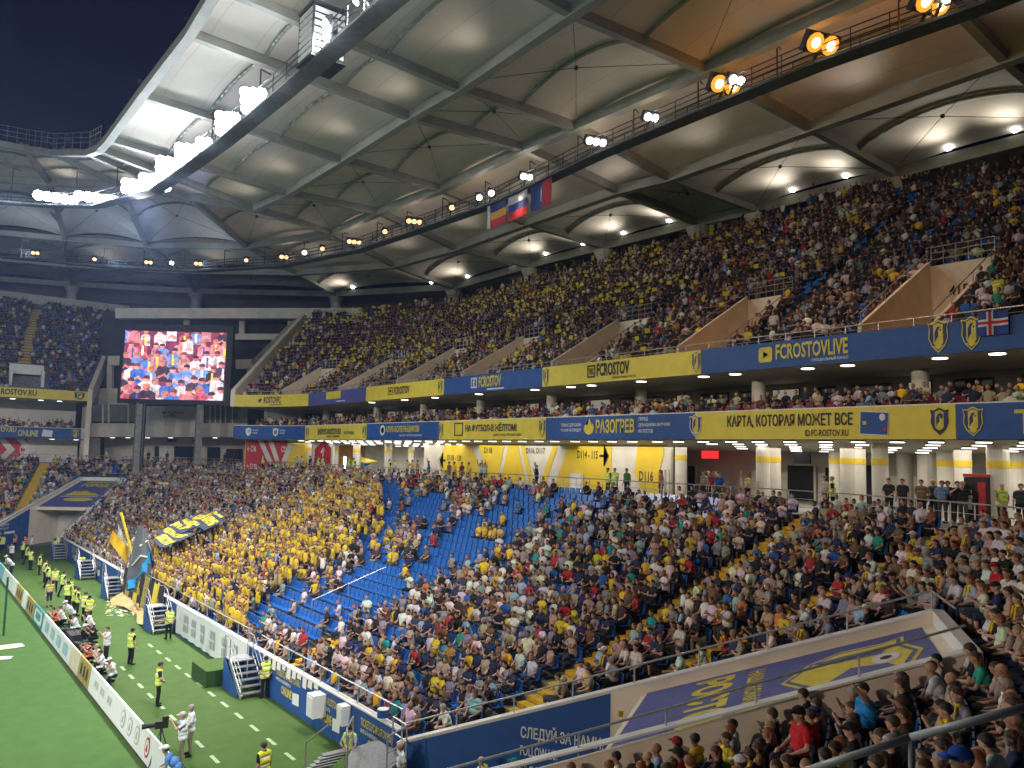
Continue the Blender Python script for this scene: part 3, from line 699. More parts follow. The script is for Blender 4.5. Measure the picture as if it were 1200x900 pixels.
banner(272, 363, 1, yellow_m, 'yellow banner reading ROSTOVFC with a bird symbol, first on the upper band', many(P_('bird_symbol', BIRD, 304, 309, .35, .75, letterd), T('ROSTOVFC', 311, 331, .28, .85, letterd, .03), P_('underline', SQ, 319, 333, .14, .2, letterd)))
banner(363, 430, 1, purple_m, 'violet blue banner with FCROSTOV in a yellow box, second on the upper band', many(P_('box', SQ, 384, 401, .38, .95, lettery), T('FCROSTOV', 388, 400, .45, .88, letterd, .03), P_('underline', SQ, 396, 406, .15, .22, letterw)))
banner(430, 521, 1, yellow_m, 'yellow banner reading FCROSTOV with a camera symbol on the upper band', many(CR_(514, 520, navy_m), frame_('camera_symbol', 456, 461.5, .3, .8, letterd), P_('lens', circ(.5, .5, .3, .3), 456.5, 461, .38, .72, letterd), T('FCROSTOV', 463, 481, .28, .8, letterd, .03)))
banner(521, 636, 1, blue_m, 'blue banner with a boxed letter f and yellow FCROSTOV on the upper band', many(frame_('square_symbol', 553, 560, .25, .85, letterw), T('f', 555, 558, .3, .8, letterw, .03), T('FCROSTOV', 562, 588, .25, .88, lettery, .03), P_('underline', SQ, 572, 592, .08, .16, letterw)))
banner(636, 822, 1, yellow_m, 'yellow banner with a boxed VK symbol and FCROSTOV on the upper band', many(CR_(637, 644, navy_m, .02, .98), CR_(811, 822, navy_m, .02, .98), frame_('square_symbol', 689, 698, .25, .85, letterd), T('VK', 690.5, 696.5, .38, .7, letterd, .03), T('FCROSTOV', 700, 738, .28, .9, letterd, .03), T('ОФИЦИАЛЬНАЯ ГРУППА', 718, 746, .1, .22, letterd)))
banner(822, 1262, 1, blue_m, 'long blue banner reading FCROSTOVLIVE with a play symbol and two crests', many(P_('play_symbol', RSQ, 890, 906, .24, .82, lettery), P_('arrow', [(0, 0), (1, .5), (0, 1)], 895.5, 901, .4, .66, navy_m), T('FCROSTOVLIVE', 910, 995, .3, .88, lettery, .025), T('ОФИЦИАЛЬНЫЙ КАНАЛ', 952, 995, .1, .26, letterw), CR_(1089, 1114, navy_m, .05, 1.12), CR_(1128, 1153, navy_m, .05, 1.12)))
D3 = [c for x in (288, 320, 350) for c in (P_('shield_symbol', SHIELD, x, x + 7, .2, .85, letterw), P_('shield_core', inset(SHIELD, .6), x + .1, x + 6.9, .2, .85, blue_m), T('ФУТБОЛ', x + 8.5, x + 15, .6, .72, letterw), T('РОССИИ', x + 8.5, x + 14, .4, .52, letterw))]
banner(270, 358, 0, blue_m, 'blue banner with three white shield symbols, first on the lower band', many(*D3[:8]))
banner(358, 430, 0, yellow_m, 'yellow banner advertising the club shop, second on the lower band', many(CR_(359, 363, navy_m), CR_(425, 430, navy_m), T('SHOP.FC-ROSTOV.RU', 373, 400, .35, .78, letterd, .03), T('МАГАЗИН', 384, 398, .15, .3, letterd), T('КЛУБА', 404, 416, .35, .55, letterd)))
banner(430, 515, 0, blue_m, 'blue banner reading КЛУБ БОЛЕЛЬЩИКОВ in yellow on the lower band', many(P_('ball_symbol', circ(.5, .5, .5, .5), 446, 452, .25, .9, letterw), P_('ball_core', circ(.5, .5, .3, .3), 446, 452, .25, .9, navy_m), T('КЛУБ БОЛЕЛЬЩИКОВ', 453, 492, .38, .82, lettery, .03), T('ЦЕНТР ОБСЛУЖИВАНИЯ', 469, 495, .18, .3, letterw)))
banner(515, 640, 0, yellow_m, 'yellow banner reading НА ФУТБОЛ-В ЖЁЛТОМ! on the lower band', many(CR_(514.5, 520, navy_m), CR_(632, 640, navy_m, .05, 1), frame_('bell_symbol', 533, 543, .2, .9, letterd, .08), T('НА ФУТБОЛ-В ЖЁЛТОМ!', 546, 606, .4, .86, letterd, .03), T('ДРЕСС-КОД: ЖЁЛТЫЙ ЦВЕТ', 579, 612, .16, .32, letterd, .015)))
banner(640, 815, 0, blue_m, 'blue banner reading РАЗОГРЕВ with a yellow flame on the lower band', many(P_('flame_symbol', FLAME, 685, 697, .2, .92, lettery), T('РАЗОГРЕВ', 699, 744, .27, .86, lettery, .03), T('ТОЛЬКО ДЛЯ СВОИХ', 658, 682, .55, .72, letterw), T('ЧУЖИЕ НЕ ПРИДУТ', 658, 682, .32, .48, letterw), T('ПЕРЕД', 749, 760, .74, .9, letterw), T('ДОМАШНИМИ МАТЧАМИ', 749, 786, .5, .66, letterw), T('ФК РОСТОВ', 749, 766, .26, .42, letterw)))
def card(fn, U, add):
    add('bank_card_picture', [navy_m, letterw, lettery, red_m, blue_m], lambda b: (poly(b, [(0, .06), (.94, .0), (1, .92), (.04, 1)], lambda u, v: fn(u, v, .012), U(1008), U(1043), .1, .9, 1), poly(b, [(.02, .1), (.93, .04), (.98, .88), (.05, .95)], lambda u, v: fn(u, v, .016), U(1008), U(1043), .1, .9, 4),
        poly(b, circ(.78, .72, .1, .14), lambda u, v: fn(u, v, .02), U(1008), U(1043), .1, .9, 1), poly(b, circ(.84, .25, .06, .07), lambda u, v: fn(u, v, .02), U(1008), U(1043), .1, .9, 3), poly(b, [(.12, .45), (.24, .44), (.24, .58), (.12, .59)], lambda u, v: fn(u, v, .02), U(1008), U(1043), .1, .9, 2)))
banner(815, 1121, 0, yellow_m, 'long yellow banner reading КАРТА, КОТОРАЯ МОЖЕТ ВСЕ with a blue bank card', many(CR_(808.5, 823, navy_m, .1, .95, letterw), T('КАРТА, КОТОРАЯ МОЖЕТ ВСЕ', 853, 1000, .38, .86, letterd, .02), T('ID.FC-ROSTOV.RU', 944, 995, .1, .32, letterd, .012), card, CR_(1091, 1113, navy_m, .12, .92, letterd)))
banner(1121, 1262, 0, blue_m, 'blue banner with a yellow crest at the right end of the lower band', many(CR_(1129, 1154, navy_m, .08, .92), T('Т', 1190, 1240, .15, .8, lettery)))
# icelandic style cross flag over the rail at the right
fn, s0, s1, z0, z1 = fband(1150, 1186, 1); root = empty('flag', fn(.5, .5), 0, 'blue flag with a red and white cross draped over the upper band by a crest', 'flag')
ff = lambda u, v, l=0: (fn(u, .45 + .72 * v, .1 + l + .05 * math.sin(7 * u)))
for nm, mt, u0, u1, v0, v1, l in (('field', fb, 0, 1, 0, 1, 0), ('white_bar', fw, .3, .5, 0, 1, .02), ('white_bar', fw, 0, 1, .38, .68, .02), ('red_bar', fr_, .36, .44, 0, 1, .04), ('red_bar', fr_, 0, 1, .47, .59, .04)):
    m = MB(); m.grid(lambda u, v: ff(u0 + (u1 - u0) * u, v0 + (v1 - v0) * v, l), 10, 4); rel(m.build(nm, mt), root)
# ---------------------------------------------------------------- rails
def rail(pts, name, label, h=1.0, mids=1, post=1.5, group=None, r=.03, parent=None, nm='guard_rail'):
    root = empty(name, pts[0], 0, label, 'railing', group); m = MB(); P = [np.array(p) for p in pts]
    m.path([tuple(p + [0, 0, h]) for p in P], r, 6); rel(m.build('top_rail', steel), root)
    for k in range(mids):
        m = MB(); m.path([tuple(p + [0, 0, h * (k + 1) / (mids + 1)]) for p in P], r * .6, 5); rel(m.build('mid_rail', steel), root)
    base = None
    for a, b in zip(P, P[1:]):
        n = max(1, int(round(np.linalg.norm(b - a) / post)))
        for q in range(n):
            p = a + (b - a) * q / n
            if base is None: m = MB(); m.tube((0, 0, 0), (0, 0, h), r * .9, 6); o = base = m.build('post', steel, root)
            else: o = base.copy(); COL.objects.link(o); o.parent = root
            o.location = Vector(p) - root.location
    return root
def bowl_seg(d, a0, a1, n=10, z=None):
    """points on the bowl between two arc parameters: corner angles for the near corner or plain Y values on the straight"""
    return [(*q, z) for q in [bowl_xy(d, t) for t in np.linspace(a0, a1, n)]]
def bowl_xy(d, s):
    """s: metres along the front-wall line, 0 at the near-corner start"""
    R = BOWL['r'] + d; L1 = BOWL['r'] * math.pi / 2; L2 = L1 + BOWL['y1'] - BOWL['y0']; L3 = L2 + L1
    if s < 0: return np.array([BOWL['cx'] + s, BOWL['y0'] - R])
    if s < L1: t = -math.pi / 2 + s / BOWL['r']; return np.array([BOWL['cx'] + R * math.cos(t), BOWL['y0'] + R * math.sin(t)])
    if s < L2: return np.array([BOWL['cx'] + R, BOWL['y0'] + s - L1])
    if s < L3: t = (s - L2) / BOWL['r']; return np.array([BOWL['cx'] + R * math.cos(t), BOWL['y1'] + R * math.sin(t)])
    return np.array([BOWL['cx'] - (s - L3), BOWL['y1'] + R])
LA = BOWL['r'] * math.pi / 2; LB = LA + 64; LC_ = LB + LA
for k, (s0, s1) in enumerate(((4, 9), (9, LA), (LA, LA + 16), (LA + 16, LA + 32), (LA + 32, LA + 48), (LA + 48, LB), (LB, LC_), (LC_, LC_ + 30))):
    rail([(*bowl_xy(DC - .15, t), ZC) for t in np.linspace(s0, s1, 8)], 'concourse_rail', 'steel rail behind the last row of the lower tier, %s stretch from the right' % ORD[k], 1.1, 2, 1.4, 'rails behind the lower tier')
rail([(*fas_at(t, .35)[0], ZU1 - .05) for t in np.linspace(2, FS[-1] - 1, 60)], 'parapet_rail', 'thin rail along the front of the upper tier above its banners', .45, 1, 2.0)
# ---------------------------------------------------------------- ceiling discs under both decks
disc = None; dg = 'round ceiling lights under the decks'
def ceiling_light(p, lab, r=.34):
    global disc
    if disc is None:
        root = empty('ceiling_light', p, 0, lab, 'ceiling light', dg); m = MB(); m.tube((0, 0, -.06), (0, 0, 0), .34, 14); m.build('rim', offwhite, root)
        m = MB(); m.tube((0, 0, -.09), (0, 0, -.061), .30, 14); m.build('diffuser', lampdisc, root); disc = root
    else: root = copy_tree(disc); root['label'] = lab; root.location = p
    return root
for px, py in ((1094, 0), (985, 0), (938, 0), (853, 0), (816, 0), (743, 0), (685, 0), (661, 0), (619, 0), (554, 0), (503, 0), (1162, 0), (468, 0), (430, 0)):
    p, n = fas_at(fas_s(px, 440), .62); ceiling_light((*p, ZU0 - .01), 'white disc light along the front of the middle deck ceiling, %s from the right' % ordw(sum(1 for q in (1162, 1094, 985, 938, 853, 816, 743, 685, 661, 619, 554, 503, 468, 430) if q > px)))
rg = random.Random(3)
zceil = lambda o: ZL0 - .02 - .06 * min(max(o - .6, 0), 7.4)
sC = [fas_s(x, 515) for x in (1199, 800, 640, 480, 400)]
for row in range(5):
    for k, s in enumerate(np.arange(0.5, 88, 1.75)):
        y = fas_at(s)[0][1]; px = proj((*fas_at(s)[0], 12))[0]
        solid = 498 < px < 790
        if solid and row > 0: continue
        if row and rg.random() < .12: continue
        if px < 350 and row > 1: continue
        off = .75 + row * 1.5; p, n = fas_at(s + (row % 2) * .8 + rg.uniform(-.15, .15), off)
        ceiling_light((*p, zceil(off) - .01), 'white disc light %s from the right in the %s row of the concourse ceiling' % (ordw(k), ['front', 'second', 'third', 'fourth', 'rear'][row]))
m = MB(); ss_ = np.linspace(0, FS[-1], 60)
for a, b in zip(ss_, ss_[1:]):
    for o0, o1 in ((.1, .6), (.6, 8), (8, 15)): m.face([(*fas_at(t, o)[0], zceil(o)) for t, o in ((a, o0), (b, o0), (b, o1), (a, o1))])
rel(m.build('ceiling_panel', offwhite), mid)
for s in np.arange(6, 92, 12): p, n = fas_at(s, 3.6); area((*p, ZL0 - .36), 10, 3.0, 230, (1, .93, .80), math.atan2(n[1], n[0]) + math.pi / 2)
for s in np.arange(5, 92, 15): p, n = fas_at(s, 3.0); area((*p, ZU0 - .12), 12, 2.5, 55, (1, .88, .74), math.atan2(n[1], n[0]) + math.pi / 2)
# ---------------------------------------------------------------- concourse back walls with wayfinding graphics
def wall_seg(px0, px1, off, m_, name, label, cat='wall', th=.25, z0=None, z1=None, off1=None):
    s0, s1 = [min(fas_s(x, 530), FS[-1] - .02) for x in (px0, px1)]; off1 = off if off1 is None else off1; z0 = z0 or ZC; z1 = z1 or ZL0 - .02
    p0, n0 = fas_at(s0, off); p1, n1 = fas_at(s1, off1); p0, p1 = np.array(p0), np.array(p1)
    # keep the bearings: slide the points along their sight lines out to the wall's distance
    p0, p1 = [fx / np.linalg.norm(fx) * 1 for fx in (p0, p1)] and (slide(px0, off), slide(px1, off1))
    out = np.array([(p1 - p0)[1], -(p1 - p0)[0]]); out = out / np.linalg.norm(out)
    if out @ p0 < 0: out = -out
    root = empty(name, (*((p0 + p1) / 2), z0), 0, label, cat)
    m = MB(); m.hexa([(*p0, z0), (*p1, z0), (*(p1 + out * th), z0), (*(p0 + out * th), z0)], [(*p0, z1), (*p1, z1), (*(p1 + out * th), z1), (*(p0 + out * th), z1)]); rel(m.build('panel', m_), root)
    def fn(u, v, l=0): q = p0 * (1 - u) + p1 * u - out * (.02 + l); return (q[0], q[1], z0 + (z1 - z0) * v)
    # picture x -> u on this wall
    def U(px):
        d = ray(px, 530)[:2]; e = p1 - p0; return float((p0[0] * d[1] - p0[1] * d[0]) / (e[1] * d[0] - e[0] * d[1]))
    def add(nm, mats, f): b = MB(); f(b); o = b.build(nm, mats); rel(o, root); return o
    return root, fn, U, add
def slide(px, off):
    """point where a bearing meets the line parallel to the fascia at this offset"""
    d = ray(px, 530)[:2]; Q = np.array([np.array(fas_at(s, off)[0]) for s in np.linspace(0, FS[-1], 200)]); cr = Q[:, 0] * d[1] - Q[:, 1] * d[0]
    for i in range(len(cr) - 1):
        if cr[i] * cr[i + 1] <= 0: return Q[i] + (Q[i + 1] - Q[i]) * cr[i] / (cr[i] - cr[i + 1])
    return Q[0] if px > 800 else Q[-1]
def bar(mt, x0t, x1t, x0b, x1b, v0=0.0, v1=1.0, nm='stripe', l=.01):
    return lambda fn, U, add: add(nm, mt, lambda b: b.face([fn(U(x0b), v0, l), fn(U(x1b), v0, l), fn(U(x1t), v1, l), fn(U(x0t), v1, l)]))
wy = mat('yellow_wall_paint', (.72, .52, .03), (.64, .46, .03), 1, .6)
root, fn, U, add = wall_seg(497, 786, 3.8, offwhite, 'concourse_wall', 'long concourse wall painted yellow and white with arrows to sectors D114 to D120')
for x0t, x1t, x0b, x1b, mt in ((519, 548, 524, 567, wy), (557, 590, 572, 590, wy), (596, 612, 612, 640, wy), (622, 640, 640, 652, wy), (640, 660, 652, 668, wy), (668, 717, 655, 717, wy)): pass
for f in (bar(wy, 512, 550, 520, 572, nm='yellow_field'), bar(wy, 560, 592, 574, 583, nm='yellow_field'), bar(wy, 597, 606, 586, 618, nm='yellow_field'), bar(wy, 609, 614, 622, 628, nm='yellow_stripe'), bar(wy, 650, 656, 632, 638, nm='yellow_stripe'), bar(wy, 667, 717, 650, 717, nm='yellow_field'),
          bar(wy, 513, 514, 519, 520, nm='yellow_stripe'),
          bar(offwhite, 516, 524, 506, 514, .5, 1, 'arrow_bar', .02), bar(offwhite, 506, 514, 514, 522, 0, .5, 'arrow_bar', .02)): f(fn, U, add)
for txt, x0, x1, v0, v1 in (('D118 - 120', 525, 541, .52, .66), ('D118', 568, 577, .72, .86), ('D116, D117', 617, 639, .72, .86), ('D114 - 115', 677, 701, .66, .82)):
    add('lettering', letterd, lambda b: write(b, txt, lambda u, v: fn(u, v, .03), U(x0), U(x1), v0, v1, 0, .01))
for x0, x1, v, dirn in ((517, 523, .52, -1), (703, 713, .72, 1)):
    def dr(b):
        a, c = (x0, x1) if dirn > 0 else (x1, x0)
        poly(b, [(0, .44), (.85, .44), (.85, .56), (0, .56)], lambda u, w_: fn(u, w_, .03), U(a), U(c), v - .2, v + .2); poly(b, [(.5, 1), (1, .5), (.5, 0), (.62, 0), (1.12, .5), (.62, 1)], lambda u, w_: fn(u, w_, .03), U(a), U(c), v - .2, v + .2)
    add('arrow', letterd, dr)
def dn(b):
    poly(b, [(.42, 1), (.58, 1), (.58, .1), (.42, .1)], lambda u, w_: fn(u, w_, .03), U(626), U(630), .3, .55); poly(b, [(.5, 0), (1, .5), (.85, .5), (.5, .15), (.15, .5), (0, .5)], lambda u, w_: fn(u, w_, .03), U(625.5), U(630.5), .28, .55)
add('arrow', letterd, dn)
add('white_door', white_m, lambda b: b.hexa([fn(U(672), 0, .05), fn(U(685), 0, .05), fn(U(685), 0, .3), fn(U(672), 0, .3)], [fn(U(672), .36, .05), fn(U(685), .36, .05), fn(U(685), .36, .3), fn(U(672), .36, .3)]))
add('door', offwhite, lambda b: b.hexa([fn(U(725), 0, .0), fn(U(734), 0, .0), fn(U(734), 0, .06), fn(U(725), 0, .06)], [fn(U(725), .52, .0), fn(U(734), .52, .0), fn(U(734), .52, .06), fn(U(725), .52, .06)]))
add('hexagon_sign', wy, lambda b: poly(b, [(.12, 1), (.95, 1), (.95, .78), (.78, .38), (.88, 0), (.3, 0), (0, .42)], lambda u, v: fn(u, v, .02), U(744), U(780), .02, .98))
add('lettering', letterd, lambda b: write(b, 'D116', lambda u, v: fn(u, v, .03), U(750), U(766), .28, .46, 0, .015))
add('doorway', concrete, lambda b: b.hexa([fn(U(779.5), 0, 0), fn(U(785.5), 0, 0), fn(U(785.5), 0, .05), fn(U(779.5), 0, .05)], [fn(U(779.5), .5, 0), fn(U(785.5), .5, 0), fn(U(785.5), .5, .05), fn(U(779.5), .5, .05)]))
wall_seg(782, 1260, 11.5, offwhite, 'concourse_wall', 'pale back wall of the open concourse at the right, with doorways and pillars in front')
wall_seg(786, 790, 3.8, offwhite, 'return_wall', 'short return wall where the yellow sector wall ends', off1=11.4)
wall_seg(428, 500, 9.5, offwhite, 'concourse_wall', 'pale concourse back wall left of the yellow sector wall')
wall_seg(390, 428, 9.5, mat('orange_wall', (.55, .30, .06), None, 2, .7), 'concourse_wall', 'orange concourse wall behind the fans in hi-vis')
root, fn, U, add = wall_seg(287, 358, 2.5, wy, 'concourse_wall', 'far concourse wall painted red and yellow with white chevrons and C sector signs')
for f in (bar(red_m, 288, 336, 288, 318, nm='red_field'), bar(offwhite, 301, 307, 320, 326, nm='white_stripe', l=.02), bar(offwhite, 313, 319, 328, 333, nm='white_stripe', l=.02), bar(offwhite, 340, 346, 326, 332, nm='white_stripe', l=.02), bar(red_m, 320, 338, 329, 330, .25, 1, nm='red_field', l=.022)): f(fn, U, add)
for txt, x0, x1, v0, v1 in (('С21', 330, 336, .62, .8), ('← С18', 290, 300, .6, .8), ('← С120', 290, 302, .05, .22)): add('lettering', letterw, lambda b: write(b, txt, lambda u, v: fn(u, v, .035), U(x0), U(x1), v0, v1, 0, .02))
root, fn, U, add = wall_seg(366, 390, 2.5, offwhite, 'sign_panel', 'red sign with a white up arrow between far concourse pillars', 'sign')
add('red_field', red_m, lambda b: poly(b, [(0, 0), (1, 0), (1, .8), (.5, 1), (0, .75)], lambda u, v: fn(u, v, .01), U(369), U(388), .02, .98)); add('lettering', letterw, lambda b: write(b, '↑', lambda u, v: fn(u, v, .02), U(376), U(382), .45, .8, 0, .03)); add('lettering', letterw, lambda b: write(b, 'С20 - 1', lambda u, v: fn(u, v, .02), U(371), U(387), .12, .32, 0, .02))
# doors and dark openings in the back walls
for k, (x0, x1, off, h, mt) in enumerate(((922, 955, 11.3, .62, glass_m), (966, 975, 11.3, .6, black_m), (1011, 1023, 11.3, .66, black_m), (806, 816, 11.3, .55, dark_m), (438, 449, 9.3, .6, dark_m), (460, 470, 9.3, .6, dark_m), (403, 407, 9.3, .5, lampdisc))):
    a, b_ = slide(x0, off), slide(x1, off); root = empty('doorway', (*((a + b_) / 2), ZC), 0, ['wide dark glazed doors in the concourse behind the men at the rail', 'narrow dark doorway left of the slim pillar pair', 'dark doorway with a red light behind concourse pillars', 'low dark opening left in the right concourse', 'dark door below the flag in the far concourse', 'second dark door of the far concourse', 'bright lit doorway in the far concourse'][k], 'doorway')
    e = (b_ - a) / np.linalg.norm(b_ - a); o = np.array([e[1], -e[0]]) * .04; m = MB(); zt = ZC + (ZL0 - ZC) * h
    m.hexa([(*(a - o), ZC), (*(b_ - o), ZC), (*(b_ + o), ZC), (*(a + o), ZC)], [(*(a - o), zt), (*(b_ - o), zt), (*(b_ + o), zt), (*(a + o), zt)]); rel(m.build('leaf', mt), root)
    m = MB()
    for q in (a, b_): m.box((q[0], q[1], (ZC + zt) / 2), (.14, .14, zt - ZC + .1))
    m.beam((*a, zt + .05), (*b_, zt + .05), .16, .1); rel(m.build('frame', offwhite), root)
pc = 0
for px, off, r in ((798, 4.2, .36), (894, 2.6, .36), (907, 3.9, .36), (978, 6.5, .3), (993, 3.0, .34), (1006, 4.6, .34), (1031, 2.3, .36), (1060, 9, .4), (1087, 8, .5), (1108, 6.5, .4), (1128, 4.6, .36), (1169, 2.4, .42), (1190, 6.5, .4), (418, 3.2, .36), (455, 3.2, .36), (482, 5, .3), (362, 3, .3), (393, 3.4, .36)):
    p = slide(px, off); root = empty('pillar', (*p, ZC), 0, 'white round concourse pillar %s, %s from the right of its row' % ('with a yellow band' if off < 7 else 'standing deep in the hall', ORD[sum(1 for q in (798, 894, 907, 978, 993, 1006, 1031, 1060, 1087, 1108, 1128, 1169, 1190, 418, 455, 482, 362, 393) if q > px)]), 'pillar', 'concourse pillars'); pc += 1
    m = MB(); m.tube((0, 0, 0), (0, 0, ZL0 - ZC - .03), r, 16); m.build('shaft', offwhite, root)
    if off < 7: m = MB(); m.tube((0, 0, 2.35), (0, 0, 2.65), r + .012, 16); m.build('band', wy, root)
p = slide(832, 9); root = empty('exit_sign', (*p, ZL0 - .75), 0, 'lit red sign under the concourse ceiling', 'sign'); m = MB(); m.box((0, 0, 0), (.12, 1.3, .5)); m.build('panel', mat('red_sign_light', (.9, .03, .03), None, 2, .4, emit=1.2), root)
m = MB(); m.tube((0, 0, .25), (0, 0, .74), .03, 5); m.build('bracket', darksteel, root)
p = slide(940, 7); root = empty('hanging_screen', (*p, ZL0 - .9), 0, 'small dark screen hung from the concourse ceiling above the glazed doors', 'screen'); m = MB(); m.box((0, 0, 0), (.15, 1.0, .6)); m.build('panel', black_m, root); m = MB(); m.tube((0, 0, .3), (0, 0, .88), .04, 5); m.build('bracket', darksteel, root)
p = slide(1145, 2.0); root = empty('display_stand', (*p, ZC), 0, 'black and red display stand at the concourse rail beside the hi-vis steward', 'stand'); m = MB(); m.box((0, 0, 1.0), (.5, .9, 1.9)); m.build('body', black_m, root); m = MB(); m.box((-.27, -.25, .9), (.04, .3, 1.7)); m.build('red_panel', red_m, root); m = MB(); m.box((0, 0, 2.02), (.55, .95, .12)); m.build('header', red_m, root); m = MB(); m.box((-.27, .3, 1.0), (.04, .3, .8)); m.build('leaflet', white_m, root)
# ---------------------------------------------------------------- vomitories of the upper tier: sloping cream side walls
def vomitory(px, py, ln, label, wdt=3.2, num=None):
    s = fas_s(px, py); p, n = fas_at(s, .9); p = np.array(p); n = np.array(n); t = np.array([-n[1], n[0]])
    root = empty('stairway_portal', (*p, ZU), 0, label, 'portal', 'cream stairway portals in the upper tier')
    for sg, nm in ((0, 'near_side_wall'), (1, 'far_side_wall')):
        m = MB(); a = p + t * (wdt * sg) - n * .4; b = a + n * (ln + .4); tt = t * .18; z0, z1 = ZU + .1, ZU + USL * ln; up = .45 if sg == 0 else 1.0
        m.hexa([(*a, ZU - .3), (*b, ZU - .3), (*(b + tt), ZU - .3), (*(a + tt), ZU - .3)], [(*a, z0 + up), (*b, z1 + up), (*(b + tt), z1 + up), (*(a + tt), z0 + up)]); rel(m.build(nm, cream), root)
        m = MB(); o = t * .09; m.tube((*(a + o), z0 + up + .5), (*(b + o), z1 + up + .5), .03, 5)
        for q in (0.02, .35, .68, .98): c = a + (b - a) * q + o; zz = z0 + up + (z1 - z0) * q; m.tube((*c, zz), (*c, zz + .5), .025, 5)
        rel(m.build('handrail', steel), root)
    m = MB(); b = p + n * ln; c = b + t * wdt; z1 = ZU + USL * ln
    m.hexa([(*b, ZU + 2.2), (*(c + t * .18), ZU + 2.2), (*(c + n * .25 + t * .18), ZU + 2.2), (*(b + n * .25), ZU + 2.2)], [(*b, z1 + .75), (*(c + t * .18), z1 + .75), (*(c + n * .25 + t * .18), z1 + .75), (*(b + n * .25), z1 + .75)]); rel(m.build('end_wall', cream), root)
    m = MB(); c0 = b + n * .12; c1 = c + n * .12
    for h in (.35, .7, 1.0): m.tube((*c0, z1 + .75 + h), (*c1, z1 + .75 + h), .025, 5)
    for q in np.linspace(0, 1, 6): e = c0 + (c1 - c0) * q; m.tube((*e, z1 + .75), (*e, z1 + 1.75), .025, 5)
    rel(m.build('end_rail', steel), root)
    m = MB(); q = p + t * .2; r_ = p + t * wdt; q = q - n * .4; r_ = r_ - n * .4; m.face([(*q, ZU + .03), (*(q + n * ln), ZU + .03), (*(r_ + n * ln), ZU + .03), (*r_, ZU + .03)]); rel(m.build('portal_floor', step_m), root)
    m = MB(); m.hexa([(*(b + n * 1.0), ZU), (*(c + n * 1.0), ZU), (*(c + n * 1.2), ZU), (*(b + n * 1.2), ZU)], [(*(b + n * 1.0), ZU + 2.3), (*(c + n * 1.0), ZU + 2.3), (*(c + n * 1.2), ZU + 2.3), (*(b + n * 1.2), ZU + 2.3)]); rel(m.build('doorway', dark_m), root)
    if num:
        m = MB(); write(m, num, lambda u, v: (*(b + t * (wdt - wdt * u) - n * .03), z1 - .9 + .5 * v), .3, .6, 0, 1); rel(m.build('lettering', letterd), root)
    VOM.append((p, n, t, ln, wdt)); return root
VOM = []
for px, py, ln, lab, num in ((1082, 370, 6.5, 'largest cream stairway portal, numbered 415, above the two crests', '415'), (840, 392, 6.0, 'cream stairway portal above the left end of the long blue banner', '414'), (677, 412, 5.8, 'cream stairway portal above the middle yellow banner', None),
        (562, 425, 5.6, 'cream stairway portal above the blue banner with the boxed f', None), (480, 435, 5.6, 'cream stairway portal above the yellow banner with the camera symbol', None), (408, 443, 5.4, 'cream stairway portal above the violet blue banner', None), (345, 452, 5.2, 'farthest cream stairway portal, near the end wall', None)):
    vomitory(px, py, ln, lab, 3.0, num)
def in_vom(x, y):
    for p, n, t, ln, wdt in VOM:
        q = np.array([x, y]) - p
        if -.3 < q @ n < ln + .4 and -.15 < q @ t < wdt + .35: return True
    return False
# ---------------------------------------------------------------- front walls
def quad_wall(mb, a, b, z0a, z1a, z0b, z1b, th, out, mi=0):
    a, b, o = np.array(a), np.array(b), np.array(out) * th
    mb.hexa([(*a, z0a), (*b, z0b), (*(b + o), z0b), (*(a + o), z0a)], [(*a, z1a), (*b, z1b), (*(b + o), z1b), (*(a + o), z1a)], mi)
wall = empty('perimeter_wall', (14.3, YC, 0), 0, 'blue wall along the front of the lower tier, between the two corner tunnels', 'wall')
XW = 14.15
base = None
for k, y in enumerate(np.arange(24.0, 89.9, 3.0)):
    if base is None: m = MB(); m.box((0, 1.495, .84), (.16, 2.985, 1.68)); o = base = m.build('panel', blue_m)
    else: o = base.copy(); COL.objects.link(o)
    o.parent = wall; o.location = Vector((XW, y, 0)) - wall.location
m = MB(); m.box((XW + .02, 57, 1.71), (.26, 66, .06)); rel(m.build('coping', white_m), wall)
m = MB(); m.box((XW + .2, 57, .6), (.1, 66, 1.1)); rel(m.build('backing', concrete), wall)
def ticket(y0, y1):
    root = empty('ticket_sign', (XW - .08, (y0 + y1) / 2, 0), 0, None, 'sign', 'ticket signs on the blue wall')
    fn = lambda u, v, l=0: (XW - .095 - l, y1 + (y0 - y1) * u, .35 + 1.15 * v)
    m = MB(); write(m, 'TICKETS.FC-ROSTOV.RU', fn, 0, 1, .7, .95, 0, .012); rel(m.build('lettering', lettery), root)
    m = MB(); write(m, 'БИЛЕТЫ И АБОНЕМЕНТЫ', fn, 0, .62, .5, .62, 0, .02); rel(m.build('lettering', letterw), root)
    m = MB(); write(m, 'ONLINE', fn, .25, .68, .1, .42, 0, .03); rel(m.build('lettering', lettery), root)
    m = MB(); m.face([fn(.72, 0, .01), fn(.98, .04, .01), fn(.98, .46, .01), fn(.72, .4, .01)]); rel(m.build('ticket_picture', board_w), root); return root
for k, (y0, y1) in enumerate(((24.4, 26.6), (28.2, 30.6), (32.0, 34.6), (72, 75), (82.5, 85))):
    ticket(y0, y1)['label'] = 'yellow TICKETS ... ONLINE sign on the blue front wall, %s from the near corner' % ORD[k]
rail([(XW + .1, y, 1.72) for y in np.linspace(24, 37, 9)], 'front_rail', 'steel rail on top of the blue front wall near the corner platform', .62, 0, 1.6)
rail([(XW + .1, y, 1.72) for y in np.linspace(38.5, 50, 8)], 'front_rail', 'steel rail above the white cloth hung on the front wall', .62, 0, 1.6)
